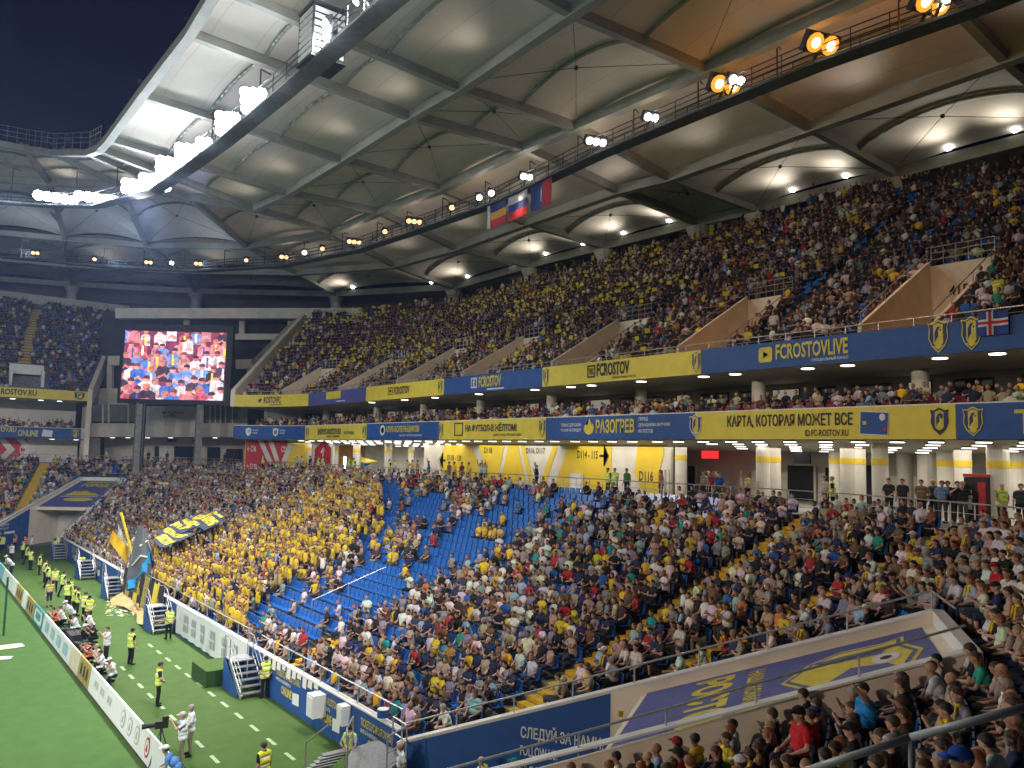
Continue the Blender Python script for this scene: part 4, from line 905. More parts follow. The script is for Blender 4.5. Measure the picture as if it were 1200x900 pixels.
rail([(XW + .1, y, 1.72) for y in np.linspace(51.5, 89, 18)], 'front_rail', 'steel rail above the far part of the blue front wall', .62, 0, 1.6)
# white cloth hung over the wall
root = empty('wall_cloth', (XW - .15, 44, 0), 0, 'long white cloth with rows of grey printed marks hung over the front wall', 'banner')
cl = lambda u, v, l=0: (XW - .14 - .04 * math.sin(u * 60) * (1 - v) - l, 37.9 + 12.1 * u, .12 + 1.62 * v - .05 * math.sin(u * 9) * (v > .9))
m = MB(); m.grid(cl, 60, 4); rel(m.build('cloth', board_w, smooth=True), root)
gm = mat('grey_print', (.45, .5, .5), None, 3, .6)
for u0 in (.18, .31, .47, .61, .74, .86):
    m = MB()
    for r_, c_ in ((0, 0), (0, 1), (1, 0), (1, 1)): poly(m, RSQ, lambda u, v: cl(u, v, .03), u0 + .03 * c_ - .05, u0 + .03 * c_ - .026, .2 + .32 * r_, .46 + .32 * r_)
    poly(m, SQ, lambda u, v: cl(u, v, .03), u0 - .062, u0 - .056, .2, .8); rel(m.build('print', gm), root)
# little flags and papers hung over the coping
root = empty('paper_row', (XW, 30, 1.7), 0, 'row of white papers hung over the coping of the blue wall', 'papers')
for k, y in enumerate(np.arange(30.2, 35.9, .55)):
    m = MB(); dz = .25 + .12 * ((k * 7) % 3); m.face([(XW - .12, y, 1.76), (XW - .12, y + .42, 1.76), (XW - .13, y + .4 + .05 * (k % 2), 1.76 - dz), (XW - .13, y + .03, 1.76 - dz)]); rel(m.build('paper', white_m), root)
for k, (px, py, sz) in enumerate(((370, 826, (.55, .62, .85)), (399, 838, (.35, .45, .7)))):
    p = onx(px, py, XW - .4); root = empty('speaker_box', (XW - .1 - sz[0] / 2, p[1], p[2]), 0, ('larger' if k == 0 else 'smaller') + ' white speaker box fixed to the blue wall', 'speaker')
    m = MB(); m.box((0, 0, 0), sz); m.build('cabinet', white_m, root); m = MB(); m.box((-sz[0] / 2 - .01, 0, 0), (.02, sz[1] * .8, sz[2] * .8)); m.build('grille', board_w, root); m = MB(); m.box((sz[0] / 2, 0, 0), (.1, .2, .3)); m.build('bracket', steel, root)
# steel stairs over the wall
def stair(y0, label, n=6, wd=1.0, fwd=1):
    root = empty('access_stair', (XW - .75, y0, 0), 0, label, 'steps', 'steel steps up to the front wall'); h = 1.35
    tread = None
    for k in range(n):
        if tread is None: m = MB(); m.box((0, 0, 0), (wd, .26, .05)); m.box((0, .12, -.04), (wd, .03, .07)); o = tread = m.build('tread', steel)
        else: o = tread.copy(); COL.objects.link(o)
        o.parent = root; o.location = (0, .26 * k, h * (k + 1) / n)
    m = MB(); m.box((0, .26 * n + .35, h - .02), (wd, .75, .06)); m.build('platform', steel, root)
    for sg in (-1, 1):
        x = sg * (wd / 2 + .03); m = MB(); m.beam((x, -.1, .1), (x, .26 * n, h), .05, .22); m.build('stringer', steel, root)
        m = MB(); pts = [(x, -.1, 1.0), (x, .26 * n, h + 1.0), (x, .26 * n + .7, h + 1.0)]; m.path(pts, .025, 6); m.path([(a, b, c - .45) for a, b, c in pts], .018, 5)
        for a, b, c in pts: m.tube((a, b, c - 1.0), (a, b, c), .025, 6)
        m.build('handrail', steel, root)
    m = MB(); m.hexa([(-.56, .3, 0), (-.53, .3, 0), (-.53, 2.3, 0), (-.56, 2.3, 0)], [(-.56, .3, .3), (-.53, .3, .3), (-.53, 2.3, h), (-.56, 2.3, h)]); m.build('side_panel', blue_m, root)
    m = MB(); m.box((0, 2.3, h / 2), (1.08, .04, h - .05)); m.build('back_panel', blue_m, root)
    return root
for y0, lab in ((35.6, 'steel steps with a steward beside the green box, next to the white cloth'), (50.4, 'steel steps at the far end of the white cloth'), (62.8, 'steel steps under the big grey flag'), (73.2, 'steel steps beyond the fans, second from the far corner'), (86.5, 'farthest steel steps at the corner of the front wall')): stair(y0, lab)
# artificial-turf box
root = empty('turf_box', (12.9, 39.2, 0), 0, 'low box covered in green artificial turf beside the steel steps', 'box')
m = MB(); m.box((0, 0, .36), (1.5, 2.2, .7)); m.build('side', mat('dark_turf', (.02, .07, .012), (.015, .05, .01), 18, .95, bump=.6), root); m = MB(); m.box((0, 0, .722), (1.46, 2.16, .02)); m.build('top', turf_m, root)
# ---------------------------------------------------------------- corner tunnels
def tunnel(Tn, label, near):
    A, a, w_, L = Tn['A'], Tn['a'], Tn['w'], Tn['L']
    root = empty('corner_tunnel', (*A, 0), 0, label, 'tunnel')
    Wt = tun_w
    Q = lambda t, s: A + a * t + w_ * s
    zt = lambda t: 1.6 + .354 * t
    tp = 7.4
    for s0, nm, sg in ((0, 'side_wall', -1), (1, 'side_wall', 1)):
        E = (lambda t, o=0: Q(t, o)) if s0 == 0 else (lambda t, o=0: Q(t, Wt(t) + o))
        m = MB(); o = w_ * sg * .28
        for t0, t1 in ((-.4 if s0 == 0 else -1.5, tp), (tp, L)):
            p, q = E(t0), E(t1); m.hexa([(*p, 0), (*q, 0), (*(q + o), 0), (*(p + o), 0)], [(*p, zt(t0)), (*q, zt(t1)), (*(q + o), zt(t1)), (*(p + o), zt(t0))])
        rel(m.build(nm, cream), root)
        m = MB(); p, q = E(-.4 if s0 == 0 else -1.5, -sg * .03), E(L, -sg * .03); o2 = w_ * sg * .36
        m.hexa([(*p, zt(-.4)), (*q, zt(L)), (*(q + o2), zt(L)), (*(p + o2), zt(-.4))], [(*p, zt(-.4) + .05), (*q, zt(L) + .05), (*(q + o2), zt(L) + .05), (*(p + o2), zt(-.4) + .05)]); rel(m.build('coping', white_m), root)
        # printed blue cladding on the inner face of the lower part
        e = -sg * w_ * -.02
        t0 = -.3 if s0 == 0 else -1.4; i0 = -sg * .03
        m = MB(); p, q = E(t0, i0), E(tp - .7, i0); th = w_ * (sg * .025)
        m.hexa([(*p, .02), (*q, .02), (*(q + th), .02), (*(p + th), .02)], [(*p, zt(t0) - .06), (*q, zt(tp - .7) - .06), (*(q + th), zt(tp - .7) - .06), (*(p + th), zt(t0) - .06)]); rel(m.build('cladding', blue_m), root)
        if (near and s0 == 0) or (not near and s0 == 1):
            def fn(u, v, l=0, E=E, i0=i0, sg=sg, t0=t0):
                t = t0 + (tp - .7 - t0) * u; c = E(t, i0 + (-sg) * (.012 + l)); return (*c, 2.55 * v)
            if near: rows = (('СЛЕДУЙ ЗА НАМИ!', .60, .975, .86, 1.06, .02), ('FOLLOW US!', .60, .77, .68, .80, .012), ('@ROSTOV_FC', .58, .82, .42, .58, .012))
            else: rows = (('СЛЕДУЙ ЗА НАМИ!', .62, .16, .92, 1.06, .02), ('FOLLOW US!', .62, .4, .8, .88, .012))
            for txt, u0, u1, v0, v1, bd in rows:
                m = MB(); write(m, txt, fn, u0, u1, v0, v1, 0, bd); rel(m.build('lettering', letterw), root)
            if not near:
                for u0, u1, v0, v1, mt in ((.5, .3, .6, .7, lettery), (.74, .55, .6, .7, letterw), (.5, .3, .44, .54, lettery), (.5, .25, .2, .32, lettery)):
                    m = MB(); m.face([fn(u0, v0), fn(u1, v0), fn(u1, v1), fn(u0, v1)]); rel(m.build('printed_line', mt), root)
    # sloping cover with the printed banner, end wall, mouth walls
    lo = .3
    m = MB(); p0, p1, q1, q0 = Q(tp + .3, 0), Q(tp + .3, Wt(tp + .3)), Q(L, Wt(L)), Q(L, 0)
    m.hexa([(*p0, zt(tp + .3) - lo - .3), (*p1, zt(tp + .3) - lo - .3), (*q1, zt(L) - lo - .3), (*q0, zt(L) - lo - .3)], [(*p0, zt(tp + .3) - lo), (*p1, zt(tp + .3) - lo), (*q1, zt(L) - lo), (*q0, zt(L) - lo)]); rel(m.build('cover', cream), root)
    m = MB(); m.hexa([(*Q(L, -.28), 3), (*Q(L, Wt(L) + .28), 3), (*Q(L + .3, Wt(L) + .28), 3), (*Q(L + .3, -.28), 3)], [(*Q(L, -.28), zt(L) + .052), (*Q(L, Wt(L) + .28), zt(L) + .052), (*Q(L + .3, Wt(L) + .28), zt(L) + .052), (*Q(L + .3, -.28), zt(L) + .052)]); rel(m.build('end_wall', white_m), root)
    m = MB(); m.hexa([(*Q(11.5, 0), 0), (*Q(11.5, Wt(11.5)), 0), (*Q(11.7, Wt(11.7)), 0), (*Q(11.7, 0), 0)], [(*Q(11.5, 0), 4.2), (*Q(11.5, Wt(11.5)), 4.2), (*Q(11.7, Wt(11.7)), 4.2), (*Q(11.7, 0), 4.2)]); rel(m.build('back_wall', offwhite), root)
    m = MB(); m.hexa([(*Q(11.4, 1.2), 0), (*Q(11.4, 2.3), 0), (*Q(11.46, 2.3), 0), (*Q(11.46, 1.2), 0)], [(*Q(11.4, 1.2), 2.2), (*Q(11.4, 2.3), 2.2), (*Q(11.46, 2.3), 2.2), (*Q(11.46, 1.2), 2.2)]); rel(m.build('door', steel), root)
    # printed banner lying on the cover
    ban = empty('cover_banner', (*Q(tp + .9, 2.5), zt(tp) - lo), 0, 'violet blue banner with РОСТОВ and the club shield lying on the near tunnel cover' if near else 'violet blue banner with a yellow boat and city lettering on the far tunnel cover', 'banner')
    def bf(u, v, l=0):
        t = tp + .45 + (L - tp - .75) * v; s = .12 + (Wt(t) - .24) * (u if near else 1 - u)
        c = Q(t, s); return (*c, zt(t) - lo + .02 + l)
    m = MB(); m.grid(lambda u, v: bf(u, v), 4, 10); rel(m.build('sheet', purple_m), ban)
    def add(nm, mats, f): b = MB(); f(b); rel(b.build(nm, mats), ban)
    if near:
        add('lettering', lettery, lambda b: write(b, 'РОСТОВ', lambda u, v: bf(u, v, .01), .06, .94, .20, .35, 0, .05))
        add('lettering', lettery, lambda b: write(b, 'НАША КОМАНДА', lambda u, v: bf(u, v, .01), .1, .9, .39, .46, 0, .03))
        add('shield', [lettery, lettery, purple_m, letterw, letterd], lambda b: (poly(b, SHIELD, lambda u, v: bf(u, v, .01), .12, .92, .52, .97, 0), poly(b, inset(SHIELD, .93), lambda u, v: bf(u, v, .016), .12, .92, .52, .97, 2), poly(b, inset(SHIELD, .86), lambda u, v: bf(u, v, .022), .12, .92, .52, .97, 0),
            poly(b, [(.2, .2), (.2, .8), (.38, .72), (.34, .4)], lambda u, v: bf(u, v, .028), .12, .92, .52, .97, 2), poly(b, [(.8, .3), (.8, .8), (.66, .74), (.55, .5)], lambda u, v: bf(u, v, .028), .12, .92, .52, .97, 2), poly(b, circ(.52, .74, .12, .1), lambda u, v: bf(u, v, .034), .12, .92, .52, .97, 3), poly(b, circ(.52, .74, .05, .045, 6), lambda u, v: bf(u, v, .04), .12, .92, .52, .97, 4)))
    else:
        add('lettering', lettery, lambda b: write(b, 'ГОРОД', lambda u, v: bf(u, v, .01), .2, .85, .74, .88, 0, .05)); add('stripe', lettery, lambda b: poly(b, SQ, lambda u, v: bf(u, v, .01), .2, .95, .92, .95))
        add('hill', lettery, lambda b: poly(b, [(0, 0), (1, 0), (.8, .5), (.6, .3), (.45, 1), (.3, .5), (.12, .9)], lambda u, v: bf(u, v, .01), .15, .9, .42, .6)); add('boat', lettery, lambda b: poly(b, circ(.5, .5, .5, .5), lambda u, v: bf(u, v, .01), .25, .85, .2, .34)); add('water_line', letterw, lambda b: poly(b, SQ, lambda u, v: bf(u, v, .012), .1, .9, .37, .39))
    # handrails on the copings
    rail([(*Q(t, -.14), zt(t) + .05) for t in (-.3, 3.6, 7.4, 11.2, L)] + [(*Q(L + .15, Wt(L) * .55), zt(L) + .05)], 'tunnel_rail', ('near' if near else 'far') + ' tunnel: steel rail on the parapet on the goal-end side', .5, 0, 1.9)
    rail([(*Q(t, Wt(t) + .14), zt(t) + .05) for t in (-1.4, 3.0, 7.4, 11.2, L)], 'tunnel_rail', ('near' if near else 'far') + ' tunnel: steel rail on the parapet on the long-side stand', .5, 0, 1.9)
    return root
tunnel(TUN['near'], 'near corner tunnel with blue wall reading FOLLOW US and a banner on top', True)
tunnel(TUN['far'], 'far corner tunnel with white mouth, blue side wall and a city banner on its cover', False)
# corner platform with rails beside the near tunnel
root = empty('corner_platform', (13.3, 23.9, 0), 0, 'round ended grey steel platform with rails at the near corner of the blue wall', 'platform')
m = MB(); pts = [(13.95, 25.1), (13.95, 23.2), (12.9, 22.6), (12.2, 22.75), (11.9, 23.3), (12.2, 24.0), (12.9, 24.9)]
lo_ = [(x, y, 1.02) for x, y in pts]; hi_ = [(x, y, 1.10) for x, y in pts]; m.face(hi_); m.face(lo_[::-1])
for i in range(len(pts)): m.face([lo_[i], lo_[(i + 1) % len(pts)], hi_[(i + 1) % len(pts)], hi_[i]])
rel(m.build('deck', steel), root)
for nm, L_ in (('handrail', [(12.9, 24.95), (12.2, 24.0), (11.92, 23.35)]), ('handrail', [(12.9, 22.6), (13.95, 23.2), (14.0, 24.2)])):
    m = MB()
    for h in (.5, 1.0): m.path([(x, y, 1.1 + h) for x, y in L_], .028, 6)
    for x, y in L_: m.tube((x, y, 0.02), (x, y, 2.1), .03, 6)
    rel(m.build(nm, steel), root)
m = MB()
for k in range(5): m.box((12.4 - .0 * k, 25.2 + .28 * k, .95 - .2 * k), (.9, .27, .05))
rel(m.build('step_flight', steel), root)
m = MB(); m.path([(11.95, 24.9, 2.0), (11.95, 26.5, 1.0)], .028, 6); m.tube((11.95, 26.5, 0), (11.95, 26.5, 1.0), .028, 6); rel(m.build('handrail', steel), root)
# dustbin like drum hung on the rail
root = empty('drum', (14.0, 24.9, 1.9), 0, 'small blue and white drum tied to the corner rail', 'drum'); m = MB(); m.tube((0, 0, 0), (0, 0, .26), .2, 14); m.build('shell', blue_m, root); m = MB(); m.tube((0, 0, .262), (0, 0, .28), .2, 14); m.build('skin', white_m, root)
# handrail through the empty block
p = [surf(*q) for q in ((365, 722), (408, 702), (452, 682))]; rail([(x[0], x[1], x[2] - .1) for x in p], 'aisle_rail', 'pale handrail climbing through the empty blue seats', .9, 0, 3.0)
# foreground rail at the lower right
pf = [ray(x, y) / (ray(x, y) @ CF) * D + EYE for x, y, D in ((930, 908, 5.6), (1068, 864, 5.2), (1206, 828, 4.8))]
rail_paint = mat('pale_rail_paint', (.56, .58, .58), (.44, .46, .46), 6, .35)
root = empty('front_handrail', pf[1], 0, 'grey steel handrail crossing the lower right corner close to the viewer', 'railing'); m = MB(); m.path([tuple(p) for p in pf], .026, 12); rel(m.build('top_rail', rail_paint, smooth=True), root)
for q, nm in ((pf[1], 'post'), (pf[2], 'post'), (pf[0], 'post')): m = MB(); m.tube((q[0], q[1], 6.3), tuple(q), .021, 10); rel(m.build(nm, rail_paint, smooth=True), root)
# ---------------------------------------------------------------- perimeter boards along the goal line
XB = 7.75
seg = [(-14, 26.6, 'grey', 0), (26.7, 40.4, 'white', 1), (40.5, 43.0, 'gold', 2), (43.1, 45.2, 'cream', 3), (45.3, 54.4, 'white', 4), (54.5, 58.2, 'teal', 5), (58.3, 61.6, 'gold', 6), (61.7, 63.6, 'white', 7), (63.7, 67.2, 'gold', 8), (67.3, 75.5, 'white', 9), (75.6, 94, 'blue', 10)]
gold_m = mat('gold_board', (.42, .33, .10), (.34, .26, .08), 2, .4); cream_b = mat('cream_board', (.72, .66, .48), None, 2, .4); teal_m = mat('teal_board', (.05, .30, .36), None, 2, .4); lblue_m = mat('light_blue_board', (.25, .60, .75), None, 2, .4)
lab = ['nearest white board with round club badges and a red emblem', 'near white advertising board with round club badges beside the cameramen', 'gold board with dark marks beside the kneeling men in orange', 'cream board next to the gold board with dark marks', 'white board with four grey picture panels beside the photographers', 'teal edged board with a blue picture, by the first orange vest', 'gold board left of the teal one', 'narrow white board between two gold boards', 'second gold board toward the far corner', 'white board with faint marks near the far photographers', 'light blue board at the far end of the row']
for y0, y1, kd, i in seg:
    root = empty('advertising_board', (XB, (y0 + y1) / 2, 0), 0, lab[i], 'board', 'advertising boards behind the goal line'); hb = .98
    fn = lambda u, v, l=0: (XB - .05 - l + .12 * v, y1 + (y0 - y1) * u, .06 + hb * v)
    m = MB(); a, b = fn(0, 0), fn(1, 0); c, d = fn(1, 1), fn(0, 1); th = np.array([.07, 0, 0])
    m.hexa([a, b, np.array(b) + th, np.array(a) + th], [d, c, np.array(c) + th, np.array(d) + th]); mt = {'white': board_w, 'grey': board_w, 'gold': gold_m, 'cream': cream_b, 'teal': teal_m, 'blue': lblue_m}[kd]; rel(m.build('panel', mt), root)
    m = MB()
    for y in np.arange(y0 + .4, y1, 1.6): m.beam((XB + .1, y, hb), (XB + .55, y, .03), .04, .04)
    rel(m.build('brace_row', darksteel), root)
    m = MB(); m.box((XB + .06, (y0 + y1) / 2, .04), (.25, y1 - y0 - .02, .05)); rel(m.build('foot', darksteel), root)
    def badge(u, w_, outer, inner):
        m = MB(); poly(m, circ(.5, .5, .5, .5, 18), lambda a, b: fn(a, b, .01), u, u + w_, .18, .86); poly(m, circ(.5, .5, .38, .38, 16), lambda a, b: fn(a, b, .016), u, u + w_, .18, .86, 1); poly(m, [(.3, .3), (.7, .3), (.55, .7), (.4, .62)], lambda a, b: fn(a, b, .022), u, u + w_, .18, .86, 0); rel(m.build('badge', [outer, inner]), root)
    if i == 1:
        for u in (.45, .53, .61): badge(u, .05, gm, board_w)
        badge(.72, .045, red_m, board_w)
        for u in (.08, .17, .27): m = MB(); write(m, 'РПЛ', lambda a, b: fn(a, b, .01), u, u + .05, .4, .7, 0, .02); rel(m.build('lettering', gm), root)
    if i == 4:
        for u in (.1, .32, .54, .76): m = MB(); poly(m, RSQ, lambda a, b: fn(a, b, .01), u, u + .14, .22, .78); poly(m, RSQ, lambda a, b: fn(a, b, .015), u + .02, u + .12, .32, .68, 1); rel(m.build('picture', [gm, lblue_m]), root)
    if kd == 'gold' or i == 2:
        for u in (.15, .42, .68): m = MB(); poly(m, [(0, 0), (.5, .2), (1, 0), (.8, 1), (.2, .9)], lambda a, b: fn(a, b, .01), u, u + .18, .2, .8); rel(m.build('mark', letterd), root)
    if i == 5: m = MB(); poly(m, RSQ, lambda a, b: fn(a, b, .01), .12, .88, .12, .88); poly(m, RSQ, lambda a, b: fn(a, b, .014), .25, .75, .3, .7, 1); rel(m.build('picture', [board_w, teal_m]), root)
# goal with its net, only the rear support pole shows at the edge of the picture
root = empty('goal', (GX, YC, 0), 0, 'white goal with a dark green net support at the left edge of the picture', 'goal')
m = MB()
for y in (-3.66, 3.66): m.tube((0, y, 0), (0, y, 2.44), .06, 10)
m.tube((0, -3.72, 2.44), (0, 3.72, 2.44), .06, 10); m.build('frame', white_m, root)
pp = onz(4, 745, 0); m = MB(); m.tube((pp[0] - GX, pp[1] - YC, 0), (pp[0] - GX, pp[1] - YC, 3.3), .06, 8); m.build('net_support', mat('green_post', (.02, .09, .04), None, 3, .5), root)
pn = np.array([pp[0] - GX, pp[1] - YC]); net = MB()
for q in np.linspace(0, 1, 10): net.tube((0, -3.66 + 7.32 * q, 2.4), (1.9, -3.66 + 7.32 * q, .05), .008, 3)
for q in np.linspace(0, 1, 7): net.tube((1.9 * q, -3.66, 2.4 - 2.35 * q), (1.9 * q, 3.66, 2.4 - 2.35 * q), .008, 3)
net.build('net', white_m, root)
# flat sponsor mats on the grass
for k, (px0, px1, py, sy, mt, labl) in enumerate(((-40, 30, 759, 1.0, cream_b, 'cream flat mat with a grey end lying on the grass at the left edge'), (-40, 12, 774, .7, gm, 'grey flat mat lying just below the cream one on the grass'))):
    a = onz(px0, py + (8 if k == 0 else 2), .02); b = onz(px1, py - 1, .02); root = empty('sponsor_mat', (*a[:2], .02), 0, labl, 'mat'); d = (b - a)[:2]; L = np.linalg.norm(d); e = d / L; n = np.array([-e[1], e[0]]) * sy
    P = lambda u, v, z: (*(e * L * u + n * v), z); m = MB(); m.hexa([P(0, 0, 0), P(.88, 0, 0), P(.88, 1, 0), P(0, 1, 0)], [P(0, 0, .03), P(.88, 0, .03), P(.88, 1, .03), P(0, 1, .03)]); m.build('sheet', mt, root)
    m = MB(); m.hexa([P(.885, 0, 0), P(1, .1, 0), P(1, .9, 0), P(.885, 1, 0)], [P(.885, 0, .03), P(1, .1, .03), P(1, .9, .03), P(.885, 1, .03)]); m.build('end_print', gm, root)
# ---------------------------------------------------------------- far side stand
far = empty('side_stand', (0, FY, 12), 0, 'far long-side stand with two decks, a yellow and a blue band and a yellow aisle', 'grandstand')
X0f, X1f = -60, 20.1
def fslab(nm, y0, y1, z0, z1, mt, x0=X0f, x1=X1f): m = MB(); m.box(((x0 + x1) / 2, (y0 + y1) / 2, (z0 + z1) / 2), (x1 - x0, y1 - y0, z1 - z0)); o = m.build(nm, mt); rel(o, far); return o
fslab('upper_parapet', FY + .1, FY + .35, 16.7, 17.95, offwhite); fslab('upper_slab', FY + .36, FY + 8, 16.7, 16.95, offwhite)
fslab('lower_parapet', FY + .1, FY + .35, 11.65, 13.0, offwhite); fslab('middle_slab', FY + .36, FY + 12, 11.65, 11.95, offwhite); fslab('parapet_cap', FY, FY + .4, 13.001, 13.06, white_m)
fslab('back_wall', FY + 7.6, FY + 7.9, 11.96, 16.69, offwhite); fslab('concourse_wall', FY + 4.5, FY + 4.8, ZC, 11.64, offwhite)
m = MB()
for k in range(4): m.box(((X0f + X1f) / 2, FY + .95 + .9 * k, 12.1 + .11 * k), (X1f - X0f - .5, .9, .3 + .26 * k))
rel(m.build('middle_terrace', terrace_m), far)
m = MB(); FZ, FSL = 17.35, .62
for k in range(31): z = FZ + FSL * .8 * k; y = FY + .45 + .8 * k; m.face([(X0f, y, z), (X0f, y + .8, z), (X1f + .34 * .8 * k, y + .8, z), (X1f + .34 * .8 * k, y, z)]); m.face([(X0f, y + .8, z), (X0f, y + .8, z + FSL * .8), (X1f + .34 * .8 * k, y + .8, z + FSL * .8), (X1f + .34 * .8 * k, y + .8, z)])
rel(m.build('upper_terrace', terrace_m), far)
m = MB(); a = np.array([X1f, FY]); b = np.array([X1f + 8.6, FY + 25.3]); t = np.array([.55, -.18])
m.hexa([(*a, 16.0), (*(a + t), 16.0), (*(b + t), 30.5), (*b, 30.5)], [(*a, 18.3), (*(a + t), 18.3), (*(b + t), 33.9), (*b, 33.9)]); m.hexa([(*(a + [0, .2]), ZC), (*(a + t), ZC), (*(a + t + [0, 3]), ZC), (*(a + [0, 3]), ZC)], [(*(a + [0, .2]), 16.0), (*(a + t), 16.0), (*(a + t + [0, 3]), 16.0), (*(a + [0, 3]), 16.0)]); rel(m.build('end_wall', cream), far)
m = MB(); m.box((-20, FY + 27, 33.6), (100, .6, 1.6)); rel(m.build('top_beam', offwhite), far)
fy_ = lambda px, py: ony(px, py, FY)
def fban(x0, x1, z0, z1, mt, labl, texts, extra=None):
    root = empty('banner', ((x0 + x1) / 2, FY, z0), 0, labl, 'banner', 'advertising banners on the far stand'); m = MB(); m.box(((x0 + x1) / 2, FY + .03, (z0 + z1) / 2), (x1 - x0, .1, z1 - z0)); rel(m.build('panel', mt), root)
    for txt, u0, u1, v0, v1, tm in texts:
        m = MB(); write(m, txt, lambda u, v: (u, FY - .03, z0 + (z1 - z0) * v), u0, u1, v0, v1, 0, .03); rel(m.build('lettering', tm), root)
    return root
xa = lambda px, py: fy_(px, py)[0]
r1 = fban(xa(-90, 460), X1f, 16.7, 17.96, yellow_m, 'yellow banner reading FC-ROSTOV.RU on the far stand', [('FC-ROSTOV.RU', xa(-11, 460), xa(43, 460), .25, .85, letterd)])
m = MB(); crest(m, lambda u, v, l=0: (u, FY - .03 - l, 16.7 + 1.26 * v), xa(87, 460), xa(100, 460), .1, .95, letterd and 0, 1, 2); rel(m.build('crest', [letterd, lettery, navy_m]), r1)
r2 = fban(xa(-90, 505), xa(95, 505), 11.65, 13.0, blue_m, 'blue banner reading TICKETS ONLINE on the far stand', [('FC-ROSTOV.RU', xa(-25, 505), xa(19, 505), .5, .95, lettery), ('ONLINE', xa(21, 505), xa(45, 505), .15, .75, lettery)])
m = MB(); poly(m, [(0, .1), (.95, 0), (1, .85), (.1, 1)], lambda u, v: (u, FY - .03, 11.65 + 1.35 * v), xa(49, 505), xa(62, 505), .12, .85); rel(m.build('ticket_picture', board_w), r2)
m = MB(); crest(m, lambda u, v, l=0: (u, FY - .03 - l, 11.65 + 1.35 * v), xa(84, 505), xa(93, 505), .1, .95, 0, 1, 2); rel(m.build('crest', [lettery, lettery, navy_m]), r2)
# red wayfinding wall in the far concourse
root = empty('concourse_wall', (0, FY + 4.4, ZC), 0, 'red wall with white arrows and sector numbers in the far stand concourse', 'wall')
fz = lambda px, py: ony(px, py, FY + 4.3); x0, x1 = fz(-60, 527)[0], fz(59, 527)[0]
m = MB(); m.hexa([(x0, FY + 4.3, ZC), (x1 - 2, FY + 4.3, ZC), (x1 - 2, FY + 4.45, ZC), (x0, FY + 4.45, ZC)], [(x0, FY + 4.3, 11.6), (x1 - 2.8, FY + 4.3, 11.6), (x1 - 2.8, FY + 4.45, 11.6), (x0, FY + 4.45, 11.6)]); rel(m.build('panel', red_m), root)
m = MB()
for x_ in (x1 - 3.2, fz(4, 527)[0]):
    m.face([(x_ - .9, FY + 4.27, 11.6), (x_, FY + 4.27, 11.6), (x_ + 1.3, FY + 4.27, 10.1), (x_ + .4, FY + 4.27, 10.1)]); m.face([(x_ + .4, FY + 4.27, 10.1), (x_ + 1.3, FY + 4.27, 10.1), (x_, FY + 4.27, ZC), (x_ - .9, FY + 4.27, ZC)])
rel(m.build('chevron', offwhite), root)
m = MB(); write(m, 'С21 →', lambda u, v: (u, FY + 4.26, 9.6 + 1.0 * v), fz(23, 527)[0], fz(42, 527)[0], 0, 1, 0, .03); rel(m.build('lettering', letterw), root)
# yellow aisle and portal of the far upper tier
root = bpy.data.objects.new('aisle', None); link(root); rel(root, far)
for k in range(7, 29):
    z = FZ + FSL * .8 * k; p = ony(*(28 + 15 * (k - 7) / 21, 418 - 46 * (k - 7) / 21), FY + .45 + .8 * k); m = MB(); m.box((p[0], FY + .85 + .8 * k, z + .12), (1.5, .78, .24)); o = m.build('step', step_m, root)
pr = ony(32, 447, FY + 2); root = empty('stairway_portal', (pr[0], FY + 1.8, FZ), 0, 'white boxed stairway portal with yellow flanks in the far upper tier', 'portal')
m = MB(); m.box((0, 4.2, 1.6), (3.4, 2.6, 3.8)); m.build('back_block', dark_m, root); m = MB(); m.box((0, 1.8, 3.3), (3.9, .3, 1.3)); m.build('lintel', white_m, root)
for sx in (-1, 1): m = MB(); m.box((sx * 1.8, 1.9, 1.5), (.35, 2.5, 3.2)); m.build('jamb', white_m, root); m = MB(); m.hexa([(sx * 2.7 - .6, .2, .3), (sx * 2.7 + .6, .2, .3), (sx * 2.7 + .6, 3.6, 2.3), (sx * 2.7 - .6, 3.6, 2.3)], [(sx * 2.7 - .6, .2, .5), (sx * 2.7 + .6, .2, .5), (sx * 2.7 + .6, 3.6, 2.6), (sx * 2.7 - .6, 3.6, 2.6)]); m.build('flank', step_m, root)
for k, (px, py) in enumerate(((15, 466), (48, 467), (70, 467))): p = ony(px, py, FY + 2); ceiling_light((p[0], FY + 2, 16.68), 'white disc light under the far stand upper deck, %s from the left' % ordw(k))
for k, (px, py) in enumerate(((60, 514), (88, 515))): p = ony(px, py, FY + 2); ceiling_light((p[0], FY + 1.2, 11.63), 'white disc light under the far stand lower deck, %s from the left' % ordw(k))
area((-5, FY + 3.5, 16.5), 40, 3, 130, (1, .92, .8)); area((-5, FY + 2.2, 11.5), 40, 3, 130, (.95, 1, .95)); area((24.5, 111, 11.6), 14, 3, 120, (1, .93, .8), math.radians(-49))
